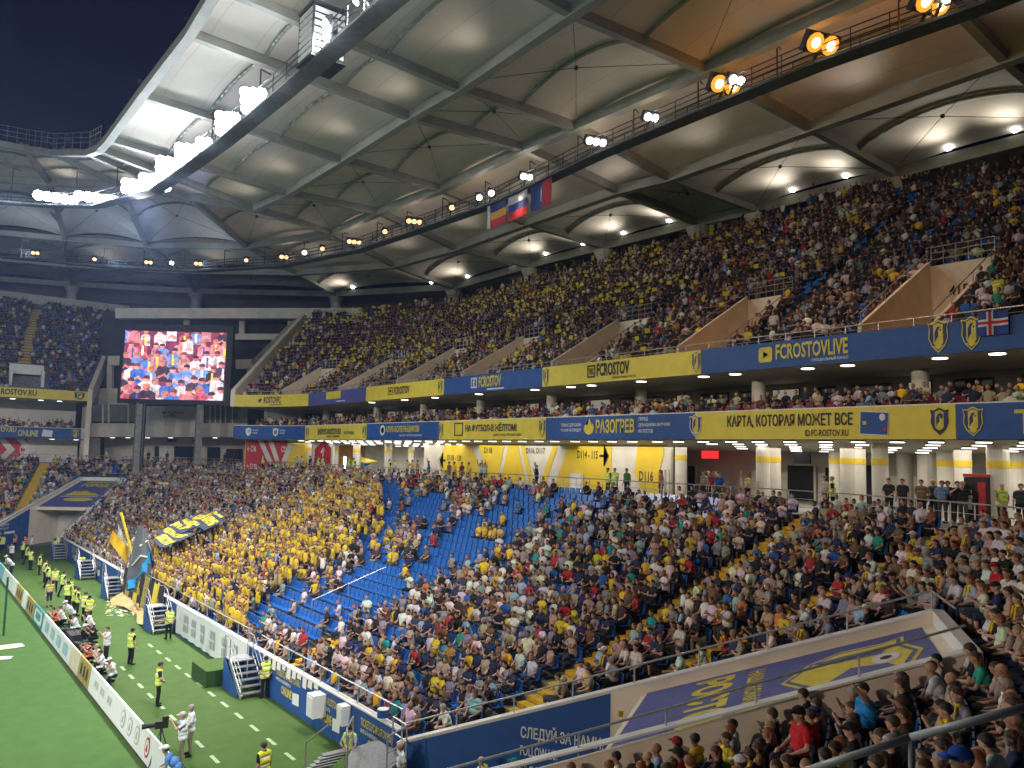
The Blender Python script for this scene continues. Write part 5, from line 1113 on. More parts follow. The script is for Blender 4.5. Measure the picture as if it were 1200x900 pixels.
# ---------------------------------------------------------------- concrete frame closing the corner behind the screen
GA, GB = np.array([19.8, 122.0]), np.array([38.5, 103.0]); GT = (GB - GA) / np.linalg.norm(GB - GA); GN = np.array([GT[1], -GT[0]])      # GN points at the pitch?
if GN @ (np.array([-30, 57]) - GA) < 0: GN = -GN
frame = empty('corner_building', (*((GA + GB) / 2), ZC), 0, 'pale concrete corner frame with beams and openings behind the big screen', 'building')
def gp(px, py, dpt=0.0): return onpl(px, py, GA - GN * dpt, GN)
def gbox(nm, x0, y0, x1, y1, mt, dpt=0.0, th=.6, x0b=None, x1b=None):
    c = [gp(x0, y0, dpt), gp(x1, y0, dpt), gp(x1 if x1b is None else x1b, y1, dpt), gp(x0 if x0b is None else x0b, y1, dpt)]; o = np.array([*(-GN * th), 0]); m = MB()
    lo = [c[3], c[2], c[2] + o, c[3] + o]; hi = [c[0], c[1], c[1] + o, c[0] + o]; m.hexa(lo, hi); q = m.build(nm, mt); rel(q, frame); return q
gbox('dark_wall', 120, 366, 420, 506, mat('dark_facade', (.055, .06, .07), (.04, .045, .05), .6, .8), 6, .4)
gbox('top_beam', 135, 361, 425, 373, offwhite, 2, 1.0); gbox('beam', 272, 391, 372, 398, offwhite, 3.5, .8); gbox('beam', 276, 421, 350, 432, cream, 3.5, .8); gbox('beam', 126, 417, 150, 428, cream, 3.5, .8); gbox('beam', 110, 455, 150, 475, cream, 3.5, .8)
for x, y0, y1 in ((218, 373, 384), (283, 373, 391), (340, 373, 391), (292, 432, 462), (331, 398, 421), (128, 428, 455)): gbox('post', x - 3, y0, x + 3, y1, offwhite, 4.0, .5)
for x0, y0, x1, y1 in ((300, 422, 348, 378), (300, 432, 330, 440)): gbox('raker', x0, y0, x0 + 12, y0 + 9, concrete, 3.2, .6) if False else None
m = MB(); a, b = gp(298, 428, 3.0), gp(352, 376, 3.0); m.beam(tuple(a), tuple(b), .7, 1.3); rel(m.build('raker', concrete), frame)
gbox('window_strip', 98, 474, 170, 494, mat('dim_glazing', (.20, .21, .20), (.16, .17, .16), .8, .25), .4, .2); gbox('window_strip', 240, 475, 290, 499, mat('dim_glazing_grid', (.22, .22, .20), (.15, .15, .14), 3, .3), .4, .2)
for x in (106, 120, 127, 150, 164, 246, 252, 258, 264, 272): gbox('mullion', x - .5, 474, x + .7, 496, cream, .2, .15)
gbox('name_panel', 171, 476, 237, 496, offwhite, .1, .4)
m = MB(); write(m, 'ТНС', lambda u, v: tuple(gp(197 + 9 * u, 488.5 - 6 * v, .06)), 0, 1, 0, 1, 0, .02); write(m, 'энерго', lambda u, v: tuple(gp(207 + 9 * u, 486 - 3 * v, .06)), 0, 1, 0, 1, 0, .0); poly(m, [(.3, 0), (.6, .1), (.5, .5), (1, .9), (.3, .8), (.2, 1), (0, .7), (.35, .45)], lambda u, v: tuple(gp(190 + 5 * u, 490 - 9 * v, .06)), 0, 1, 0, 1); rel(m.build('lettering', letterd), frame)
gbox('slab', 96, 496, 290, 512, offwhite, 0, 8); gbox('side_block', 96, 500, 112, 545, concrete, .5, 1, 100)
gbox('concourse_back', 92, 506, 292, 548, cream, 7, .4)
for x0, y0, x1, mt in ((204, 523, 232, glass_m), (243, 524, 258, dark_m), (265, 526, 284, dark_m), (181, 523, 186, dark_m), (110, 512, 122, dark_m)): gbox('opening', x0, y0, x1, 545, mt, 6.9, .08)
gbox('pale_door', 187, 522, 196, 545, white_m, 6.85, .1)
for x in (196, 226, 200): gbox('notice', x, 514, x + 6, 518, dark_m, 6.5, .2)
for px, py in ((150, 511.5), (173, 512.5), (252, 515), (132, 511), (200, 514)): p = gp(px, py, 2.5); ceiling_light((p[0], p[1], gp(px, 512, .1)[2] - .02), 'white disc light under the corner frame slab, %s from the left' % ordw(sorted((150, 173, 252, 132, 200)).index(px)))
# ---------------------------------------------------------------- big screen
SD = 97.0
def sp_(px, py):
    d = ray(px, py); return EYE + d * SD / (d @ CF)
s_tl, s_tr, s_br, s_bl = sp_(138, 379), sp_(277, 379), sp_(271, 475), sp_(137, 473)
ex = (sp_(272, 427) - sp_(139, 427)); ex[2] = 0; exn = np.array([10.7, -8.0, 0]) / np.linalg.norm([10.7, -8.0]); en = np.array([exn[1], -exn[0], 0])
if en @ (EYE - s_tl) < 0: en = -en
c0 = sp_(206, 427); pw = np.linalg.norm(ex) * .98; ph = s_tl[2] - s_bl[2]
sp = lambda u, v, l=0: c0 + exn * pw * (u - .5) + np.array([0, 0, ph * (v - .5)]) + en * l
root = empty('big_screen', sp(.5, 0), 0, 'big video screen showing a pink toned crowd, on posts in the far corner', 'screen')
m = MB()
for u0, u1, v0, v1 in ((0, 1, 0, .055), (0, 1, .915, 1), (0, .03, .055, .915), (.945, 1, .055, .915)): m.hexa([sp(u0, v0, -.7), sp(u1, v0, -.7), sp(u1, v0, .12), sp(u0, v0, .12)], [sp(u0, v1, -.7), sp(u1, v1, -.7), sp(u1, v1, .12), sp(u0, v1, .12)])
rel(m.build('frame', mat('screen_frame', (.012, .014, .022), (.02, .022, .03), 2, .45)), root)
m = MB(); m.hexa([sp(.03, .055, -.6), sp(.945, .055, -.6), sp(.945, .055, 0), sp(.03, .055, 0)], [sp(.03, .915, -.6), sp(.945, .915, -.6), sp(.945, .915, 0), sp(.03, .915, 0)])
scr = bpy.data.materials.new('screen_picture'); scr.use_nodes = True; n = scr.node_tree.nodes; L = scr.node_tree.links; at_ = n.new('ShaderNodeAttribute'); at_.attribute_name = 'col'; b = n['Principled BSDF']; b.inputs['Base Color'].default_value = (.02, .02, .02, 1); b.inputs['Emission Strength'].default_value = 1.5; b.inputs['Roughness'].default_value = .4; tcs = n.new('ShaderNodeTexCoord'); nzs = n.new('ShaderNodeTexNoise'); nzs.inputs['Scale'].default_value = 1.7; nzs.inputs['Detail'].default_value = 5; nzs.inputs['Roughness'].default_value = .7; L.new(tcs.outputs['Object'], nzs.inputs['Vector'])
rps = n.new('ShaderNodeMapRange'); rps.inputs[1].default_value = .3; rps.inputs[2].default_value = .7; rps.inputs[3].default_value = .3; rps.inputs[4].default_value = 1.5; L.new(nzs.outputs[0], rps.inputs[0])
mxs = n.new('ShaderNodeMix'); mxs.data_type = 'RGBA'; mxs.blend_type = 'MULTIPLY'; mxs.inputs[0].default_value = 1; L.new(at_.outputs['Color'], mxs.inputs[6]); L.new(rps.outputs[0], mxs.inputs[7]); L.new(mxs.outputs[2], b.inputs['Emission Color'])
rel(m.build('backing', dark_m), root)
# the picture: rows of seated figures drawn flat on the display
rs = random.Random(11); pm = MB(); pc_ = []
def pdraw(pts, col, l):
    f0 = len(pm.f); poly(pm, pts, lambda u, v: sp(.032 + .911 * min(max(u, 0), 1), .057 + .856 * min(max(v, 0), 1), l), 0, 1, 0, 1); pc_.extend([col] * (len(pm.f) - f0))
pdraw([(0, 0), (1, 0), (1, 1), (0, 1)], (.22, .03, .08), .01)
pal = [(.95, .80, .85), (1, .88, .92), (.20, .32, .75), (.06, .04, .08), (.75, .12, .18), (.9, .35, .35), (.08, .20, .70), (.95, .92, .95), (.25, .4, .8), (.85, .25, .3)]
skn = [(.95, .30, .28), (.85, .22, .22), (.98, .42, .38)]; hr = [(.12, .03, .05), (.22, .06, .06), (.05, .02, .04), (.5, .2, .12)]
for r_ in range(6):
    v0 = .93 - .19 * r_; sc_ = .092 + .010 * r_
    for k in range(9):
        u = (k + .5 * (r_ % 2)) / 8.6 + rs.uniform(-.035, .035); v = v0 + rs.uniform(-.06, .06); w_ = sc_ * rs.uniform(.5, .62); h = sc_ * 1.55; l = .02 + .05 * r_ + .004 * k; jt = rs.uniform(.7, 1.05); c = tuple(q * jt for q in rs.choice(pal)); s_ = tuple(q * jt for q in rs.choice(skn)); hd = rs.choice(hr); tl = rs.uniform(-.02, .02)
        pdraw([(u - w_, v - h * .8), (u + w_, v - h * .8), (u + w_ * .95, v + h * .22), (u + w_ * .4 + tl, v + h * .42), (u - w_ * .4 + tl, v + h * .42), (u - w_ * .95, v + h * .22)], c, l)
        pdraw([(u - w_ * 1.05, v - h * .5), (u - w_ * .6, v - h * .55), (u + w_ * .3, v - h * .25), (u + w_ * .2, v - h * .1)], s_, l + .001); pdraw([(u + w_ * 1.05, v - h * .45), (u + w_ * .7, v - h * .6), (u - w_ * .1, v - h * .3), (u, v - h * .16)], s_, l + .0012)
        pdraw(circ(u + tl, v + h * .58, sc_ * .25, sc_ * .36, 10), s_, l + .0015); pdraw([(u + tl - sc_ * .27, v + h * .6), (u + tl + sc_ * .27, v + h * .6), (u + tl + sc_ * .22, v + h * .8), (u + tl, v + h * .87), (u + tl - sc_ * .24, v + h * .78)], hd, l + .002)
        for q in range(3): x_ = rs.uniform(-.8, .4) * w_; pdraw([(u + x_, v - h * .7), (u + x_ + w_ * .25, v - h * .7), (u + x_ + w_ * .3, v + h * .2), (u + x_ + w_ * .1, v + h * .25)], tuple(z_ * .72 for z_ in c), l + .0004)
        pdraw([(u + tl, v + h * .4), (u + tl + sc_ * .24, v + h * .45), (u + tl + sc_ * .2, v + h * .72), (u + tl + .01, v + h * .7)], tuple(z_ * .7 for z_ in s_), l + .0017)
        if rs.random() < .4: pdraw([(u - .008, v - h * .6), (u + .012, v - h * .6), (u + .01, v + h * .3), (u - .01, v + h * .3)], rs.choice([(.9, .7, .1), (.1, .1, .4), (.95, .9, .9)]), l + .0025)
o = pm.build('picture', scr); ca = o.data.color_attributes.new('col', 'FLOAT_COLOR', 'CORNER')
cols = np.array([(*pc_[f.index], 1) for f in o.data.polygons for _ in f.vertices], 'f'); ca.data.foreach_set('color', cols.ravel()); rel(o, root)
for u in (.19, .73): m = MB(); p = sp(u, 0, -.3); m.box((p[0], p[1], (p[2] + ZC) / 2 - .5), (.7, .7, p[2] - ZC + 1.2)); rel(m.build('post', concrete), root)
m = MB(); p, q = sp(.245, 0, -.1), sp(.245, 0, -.1); m.tube((p[0], p[1], ZC), tuple(p), .22, 8); rel(m.build('cable_duct', darksteel), root)
# ---------------------------------------------------------------- flags and banners among the fans
grey_f = mat('grey_flag_cloth', (.16, .18, .20), (.11, .12, .14), .8, .8); bluelogo = mat('bright_blue_print', (.03, .35, .75), None, 2, .7)
def cloth(px0, py0, px1, py1, Y, nm, label, mt, cat='flag', wav=.22, dx=0.0, sag=0.0, tilt=0):
    """waving cloth spanning two bearings at a distance along Y"""
    a, b = ony(px0, py0, Y), ony(px1, py1, Y); root = empty(nm, a, 0, label, cat)
    def fn(u, v, l=0):
        x = a[0] + (b[0] - a[0]) * u; z = b[2] + (a[2] - b[2]) * v; return (x + .1 * math.sin(5 * v), Y + dx * u + wav * math.sin(6.5 * u + 2.2 * v) - l + tilt * v, z - sag * math.sin(math.pi * u) * 1.0)
    m = MB(); m.grid(fn, 18, 12); rel(m.build('cloth', mt, smooth=True), root); return root, fn
def p3(px, py, Y): return ony(px, py, Y)
# big grey flag with blue crest, held on a long pole by the front wall
Yf = 58.5; A0 = [p3(*q, Yf) for q in ((160, 620), (172, 622), (181, 652), (182, 672), (170, 694), (148, 690), (148, 670), (154, 640))]
root = empty('flag', tuple(p3(165, 690, Yf)), 0, 'big grey flag with a bright blue jagged crest beside the steel steps', 'flag')
ctl = [((161, 618), (150, 668), (147, 692)), ((166, 616), (161, 665), (157, 694)), ((172, 622), (172, 662), (165, 697)), ((176, 634), (179, 668), (174, 692)), ((179, 646), (182, 670), (181, 684))]
def gf(u, v, l=0):
    k = u * 4; i = min(3, int(k)); t = k - i
    def bz(c): q = (1 - v); return [(1 - q) ** 2 * c[0][d] + 2 * q * (1 - q) * (2 * c[1][d] - .5 * c[0][d] - .5 * c[2][d]) + q * q * c[2][d] for d in (0, 1)]
    a, b = bz(ctl[i]), bz(ctl[i + 1]); p = p3(a[0] * (1 - t) + b[0] * t, a[1] * (1 - t) + b[1] * t, Yf + .5 * math.sin(u * 8 + v * 2) - l); return p
m = MB(); m.grid(gf, 20, 14); rel(m.build('cloth', grey_f, smooth=True), root)
m = MB(); poly(m, [(.05, .05), (.3, .12), (.28, .3), (.5, .42), (.62, .38), (.6, .55), (.8, .6), (.7, .72), (.85, .85), (.6, .75), (.55, .62), (.42, .55), (.4, .42), (.2, .32), (.02, .3)], lambda u, v: gf(u, v, .12), .02, .85, .02, .95); rel(m.build('crest_print', bluelogo), root)
m = MB(); 
for c in (((.1, .55), (.3, .66), (.5, .62)), ((.55, .28), (.75, .3), (.72, .18), (.55, .12)), ((.25, .78), (.5, .86), (.75, .8), (.8, .7))): m.path([tuple(gf(*q, .15)) for q in c], .06, 5)
rel(m.build('outline_print', letterw), root)
root = empty('flag', tuple(p3(138, 650, 64)), 0, 'yellow and white flag on a leaning yellow pole left of the grey flag', 'flag')
m = MB(); m.tube(tuple(p3(155, 650, 63.5)), tuple(p3(142, 601, 63.5)), .09, 8); rel(m.build('pole', lettery), root)
def yf(u, v): return p3(128 + 20 * u + 4 * v, 627 + 22 * u - 6 * v + (1 - v) * 12 * (.6 + .4 * u), 64 + .3 * math.sin(7 * u))
m = MB(); m.grid(yf, 12, 6); rel(m.build('cloth', mat('mustard_cloth', (.75, .48, .02), None, 2, .8), smooth=True), root)
def wf(u, v): return p3(138 + 14 * u, 618 + 26 * u - (1 - u) * 6 * v + 10 * (1 - v), 64.5 + .3 * math.sin(6 * u))
m = MB(); m.grid(wf, 10, 5); rel(m.build('upper_cloth', mat('grey_white_cloth', (.5, .53, .55), None, 2, .8), smooth=True), root)
for pts, cc, lb_ in ((((304, 615), (327, 616), (316, 636)), (lblue_m, yellow_m), 'blue and yellow flag waved above the yellow shirted fans'), (((423, 535), (443, 541), (424, 548)), (yellow_m, blue_m), 'yellow and blue flag waved at the top of the lower tier'), (((276, 604), (292, 597), (300, 606)), (blue_m, yellow_m), 'small blue and yellow flag above the row of dark banners')):
    p0 = [surf(*q) for q in pts]; Y = sum(p[1] for p in p0) / 3 - 1.8; a, b, c = [p3(*q, Y) for q in pts]; root = empty('flag', a, 0, lb_, 'flag', 'flags waved in the lower tier')
    for u0, u1, mt, nm in ((0, .5, cc[0], 'upper_half'), (.5, 1, cc[1], 'lower_half')):
        m = MB(); m.grid(lambda u, v: (lambda t: (a * (1 - t) + c * t) * (1 - v) + (b * (1 - t * .75) + c * t * .75) * v + np.array([0, .15 * math.sin(5 * v + 4 * t), 0]))(u0 + (u1 - u0) * u), 8, 10); rel(m.build(nm, mt, smooth=True), root)
    m = MB(); m.tube(tuple(a + [0, 0, .2]), tuple(a + np.array([0, .3, -2.4])), .03, 6); rel(m.build('pole', white_m), root)
# dark banners with yellow words laid over the fans
navyb = mat('dark_blue_sheet', (.03, .045, .09), None, 2, .8)
for k, (x0, y0, x1, y1, hgt, txt) in enumerate(((180, 636, 197, 644, 1.1, 'СЕКТОР'), (187, 628, 212, 638, 1.2, 'ВСЕГДА С ТОБОЙ'), (198, 621, 214, 628, 1.2, 'РОСТОВ'), (208, 616, 223, 624, 1.2, 'НАШ ДОН'), (222, 611, 243, 621, 1.5, 'ОДИН КЛУБ'), (238, 608, 251, 614, 1.2, 'ЮГ'))):
    a, b = surf(x0, y0, 2.0), surf(x1, y1, 2.0); root = empty('fan_banner', a + np.array([0, 0, .1]), 0, 'dark blue fan banner with yellow words held over the fans, %s from the left' % ORD[k], 'banner', 'dark fan banners over the yellow block')
    up = np.array([.93, .05, .40]) * hgt * .62
    bn = lambda u, v, l=0: a + (b - a) * (u * 1.1 - .05) + up * (v * 1.7 - .35) + np.array([0, 0, .25 + .1 * math.sin(7 * u + k) + l])
    m = MB(); m.grid(bn, 10, 3); rel(m.build('sheet', navyb), root); m = MB(); write(m, txt, lambda u, v: bn(u, v, .05), .06, .94, .2, .8, 0, .08); rel(m.build('lettering', lettery), root)
# yellow and black hand banners and the tan sheet at the foot of the fan block
root = empty('fan_sheet', (13.6, 58, 0), 0, 'tan sheet at the foot of the fan block with black and yellow drapes', 'banner')
tan = mat('tan_sheet', (.40, .29, .16), (.48, .35, .12), 3, .8)
m = MB(); m.grid(lambda u, v: (14.0 - .9 * (1 - v) - .3 * math.sin(9 * u), 51.5 + 11 * u, .1 + .5 * v + .08 * math.sin(20 * u)), 24, 4); rel(m.build('ground_sheet', tan, smooth=True), root)
for k in range(9):
    y = 52.5 + 1.15 * k; mt = [letterd, yellow_m, letterd, gold_m][k % 4]; m = MB(); m.grid(lambda u, v: (13.95 - .25 * (1 - v) - .06 * math.sin(8 * u), y + 1.05 * u, .45 + 1.9 * v + .1 * math.sin(5 * u + k)), 5, 5); rel(m.build('drape', mt, smooth=True), root)
    if k % 4 == 0: m = MB(); write(m, 'ЭСКАДРА', lambda u, v: (13.62, y + 1.0 - .95 * u, 1.1 + .5 * v), 0, 1, 0, 1, 0, .03); rel(m.build('lettering', lettery), root)
cf = MB(); rc = random.Random(5)
for k in range(170):
    p = onz(rc.uniform(124, 162), rc.uniform(700, 722), .02); a = rc.uniform(0, 3.1); d = rc.uniform(.05, .14); cf.face([(p[0] + d * math.cos(a + q), p[1] + d * math.sin(a + q), .02 + .01 * rc.random()) for q in (0, 1.4, 3.1, 4.6)], rc.choice((0, 0, 1)))
tag(cf.build('confetti', [white_m, yellow_m]), 'white and yellow confetti scattered on the turf before the grey flag', 'confetti', kind='stuff')
# ---------------------------------------------------------------- people: bodies grown from tapered limbs, remeshed into one skin
skin_m = mat('skin', (1, 1, 1), None, 9, .55, objcol=True, spec=.3); cloth_m = mat('cloth', (1, 1, 1), None, 14, .85, objcol=True, bump=.25, spec=.2); hair_m = mat('hair', (1, 1, 1), None, 40, .6, objcol=True, bump=.4)
crowd_m = mat('crowd_clothes_and_skin', (1, 1, 1), None, 6, .8, vcol='col', spec=.2)
SK, SH, TR, HA, SO = 0, 1, 2, 3, 4
def arm(sh, el, wr, hand, sleeve=.62):
    sh, el, wr, hand = [np.array(p, float) for p in (sh, el, wr, hand)]; m_ = sh + (el - sh) * sleeve
    L = [(SH, sh, .062, m_, .05), (SK, m_, .047, el, .042), (SK, el, .043, wr, .029)]
    hd = hand - wr; hd = hd / np.linalg.norm(hd); sd = np.cross(hd, (0, 0, 1.)); sd = sd / max(np.linalg.norm(sd), 1e-3)
    palm = wr + hd * .085; L.append((SK, wr, .03, palm, .034)); L.append((SK, palm + sd * .018, .026, palm - sd * .018, .026))
    dn = np.cross(sd, hd)
    for k, (o, ln) in enumerate(((-.03, .055), (-.011, .072), (.009, .07), (.028, .058))):
        a = palm + sd * o + hd * .01; b = a + hd * ln * .55 + dn * .006; c = b + hd * ln * .4 - dn * (.012 + .003 * k); L += [(SK, a, .0115, b, .0105), (SK, b, .0105, c, .0095)]
    t0 = wr + hd * .03 + sd * .03; t1 = t0 + hd * .035 + sd * .022; L += [(SK, t0, .014, t1, .012), (SK, t1, .012, t1 + hd * .03 - dn * .004, .010)]
    return L
def head(c, lean=0.0):
    x, y, z = c
    return [(SK, (x, y - .035, z - .17), .056, (x, y - .012, z - .06), .056), (SK, (x, y - .018, z + .03), .094, (x, y + .012, z + .02), .088), (SK, (x, y + .02, z - .03), .074, (x, y + .035, z - .075), .05),
            (SK, (x, y + .085, z + .012), .014, (x, y + .107, z - .018), .016), (SK, (x - .088, y - .005, z + .01), .02, (x - .09, y - .012, z - .025), .016), (SK, (x + .088, y - .005, z + .01), .02, (x + .09, y - .012, z - .025), .016),
            (SK, (x - .03, y + .078, z + .042), .016, (x + .03, y + .078, z + .042), .016), (SK, (x - .02, y + .078, z - .052), .014, (x + .02, y + .078, z - .052), .014)]
def torso(hip, chest, shz):
    h, c, s = [np.array(p, float) for p in (hip, chest, shz)]; X = np.array([1, 0, 0]); m_ = (h + c) / 2 + np.array([0, .015, 0])
    return [(TR, h - X * .085, .125, h + X * .085, .125), (SH, m_ - X * .07, .128, m_ + X * .07, .128), (SH, c - X * .085, .128, c + X * .085, .128), (SH, s - X * .12, .085, s + X * .12, .085), (SH, s - X * .175 - [0, 0, .01], .068, s - X * .12, .08), (SH, s + X * .175 - [0, 0, .01], .068, s + X * .12, .08), (SH, s + [0, -.01, .01], .075, s + [0, 0, .07], .058)]
def leg(h, k, a, toe, short=False):
    h, k, a, toe = [np.array(p, float) for p in (h, k, a, toe)]
    L = [(TR, h, .09, k, .062)]
    if short: m_ = k + (a - k) * .15; L += [(TR, k, .063, m_, .06), (SK, m_, .056, k + (a - k) * .45, .052), (SK, k + (a - k) * .45, .052, a, .036)]
    else: L += [(TR, k, .062, k + (a - k) * .4, .06), (TR, k + (a - k) * .4, .06, a, .046)]
    L += [(SO, a + [0, 0, -.03], .042, toe, .036)]; return L
def pose(kind):
    S_ = kind.startswith('sit'); sgn = (-1, 1); L = []
    if S_ or kind == 'crouch':
        lf = {'sit': -.03, 'sit_lean': .17, 'sit_fold': -.06, 'sit_clap': .04, 'sit_point': .03, 'sit_phone': .05, 'crouch': .16}[kind]
        hip = (0, 0, .52) if S_ else (0, -.05, .38); ch = (0, lf * .75, .83 if S_ else .70); sz = (0, lf, 1.0 - abs(lf) * .25 if S_ else .88); hd = (0, lf + .05 + max(lf, 0) * .25, sz[2] + .235)
        L += torso(hip, ch, sz) + head(hd)
        for s in sgn:
            if S_: L += leg((s * .09, .03, .5), (s * .13, .42, .5), (s * .12, .40, .10), (s * .14, .55, .035), kind in ('sit_fold', 'sit_phone'))
            elif s < 0: L += leg((s * .09, -.03, .38), (s * .14, .34, .46), (s * .13, .30, .1), (s * .14, .44, .04))
            else: L += leg((s * .09, -.05, .36), (s * .12, .22, .09), (s * .12, -.2, .09), (s * .12, -.32, .05))
            shl = (s * .19, sz[1], sz[2] - .01)
            if kind == 'sit': L += arm(shl, (s * .27, .02, .74), (s * .17, .26, .62), (s * .12, .36, .60))
            elif kind == 'sit_lean': L += arm(shl, (s * .22, .30, .63), (s * .06, .44, .60), (s * .0, .50, .58))
            elif kind == 'sit_fold': L += arm(shl, (s * .27, .05, .76), (s * -.02, .20, .80 + .03 * s), (s * -.14, .18, .82 + .03 * s))
            elif kind == 'sit_clap': L += arm(shl, (s * .26, .2, .80), (s * .07, .36, .98), (s * .02, .4, 1.08))
            elif kind == 'sit_phone': L += arm(shl, (s * .23, .16, .78), (s * .1, .36, .9), (s * .04, .42, .97))
            elif kind == 'sit_point': L += arm(shl, (s * .30, .22, 1.12), (s * .36, .42, 1.34), (s * .38, .5, 1.42)) if s < 0 else arm(shl, (s * .27, .05, .75), (s * .16, .28, .62), (s * .12, .36, .6))
            elif kind == 'crouch': L += arm(shl, (s * .24, .34, .72), (s * .08, .46, .94), (s * .04, .52, 1.0))
    else:
        ln = {'lean': .16, 'bend': .3}.get(kind, 0); hip = (0, 0 - ln * .3, .93); ch = (0, ln * .5, 1.22); sz = (0, ln, 1.42 - ln * .15); hd = (0, ln * 1.25 + .04, sz[2] + .235)
        L += torso(hip, ch, sz) + head(hd)
        for s in sgn:
            if kind == 'walk': L += leg((s * .09, 0, .9), (s * .1, .16 * s + .06, .5), (s * .1, .22 * s - .04, .09), (s * .11, .22 * s + .1, .035))
            else: L += leg((s * .095, -ln * .3, .9), (s * .11, .02 - ln * .2, .49), (s * .12, -.02, .09), (s * .16, .13, .035), kind == 'stand_short')
            shl = (s * .195, sz[1], sz[2] - .01)
            if kind in ('stand', 'stand_short'): L += arm(shl, (s * .26, -.03, 1.13), (s * .27, .05, .88), (s * .27, .09, .78))
            elif kind == 'walk': L += arm(shl, (s * .26, -.08 * s - .03, 1.14), (s * .26, -.12 * s + .1, .92), (s * .25, -.12 * s + .18, .85))
            elif kind == 'stand_back': L += arm(shl, (s * .29, -.12, 1.15), (s * .07, -.19, .97), (s * -.02, -.2, .94))
            elif kind == 'stand_front': L += arm(shl, (s * .28, .05, 1.13), (s * .08, .2, .98), (s * .0, .22, .94))
            elif kind == 'arms_up': L += arm(shl, (s * .30, .06, 1.62), (s * .26, .14, 1.86), (s * .25, .16, 1.96))
            elif kind == 'clap': L += arm(shl, (s * .27, .17, 1.3), (s * .06, .33, 1.5), (s * .02, .36, 1.6))
            elif kind in ('lean', 'bend'): L += arm(shl, (s * .25, .3, 1.16), (s * .2, .48, 1.08), (s * .16, .54, 1.06))
            elif kind == 'film': L += arm(shl, (s * .26, .22, 1.28), (s * .09, .36, 1.5), (s * .05, .42, 1.56))
    return L, np.array(hd)
def cap_mesh(mb, p, r, q, r2, n=12):
    p, q = Vector(p), Vector(q); d = q - p; ln = d.length; d = d / ln if ln > 1e-5 else Vector((0, 0, 1)); a = d.orthogonal().normalized(); b = d.cross(a); rings = []
    for t in (-80, -45, -10): rings.append((p + d * r * math.sin(math.radians(t)), r * math.cos(math.radians(t))))
    for t in (10, 45, 80): rings.append((q + d * r2 * math.sin(math.radians(t)), r2 * math.cos(math.radians(t))))
    i = len(mb.v)
    for c, rr in rings:
        for k in range(n): t = 2 * math.pi * k / n; mb.v.append(tuple(c + (a * math.cos(t) + b * math.sin(t)) * rr))
    for j in range(5):
        for k in range(n): mb.f.append((i + j * n + k, i + j * n + (k + 1) % n, i + (j + 1) * n + (k + 1) % n, i + (j + 1) * n + k))
    mb.f.append(tuple(i + k for k in reversed(range(n)))); mb.f.append(tuple(i + 5 * n + k for k in range(n))); mb.m += [0] * (5 * n + 2)
def submesh(name, V, Fc, sel, off, N, m_):
    ids = [f for f, s in zip(Fc, sel) if s]
    if not ids: return None
    used = sorted({i for f in ids for i in f}); mp = {u: k for k, u in enumerate(used)}
    me = bpy.data.meshes.new(name); me.from_pydata((V[used] + N[used] * off).tolist(), [], [tuple(mp[i] for i in f) for f in ids]); me.materials.append(m_); me.polygons.foreach_set('use_smooth', [True] * len(me.polygons)); me.update(); return me
PROTO = {}
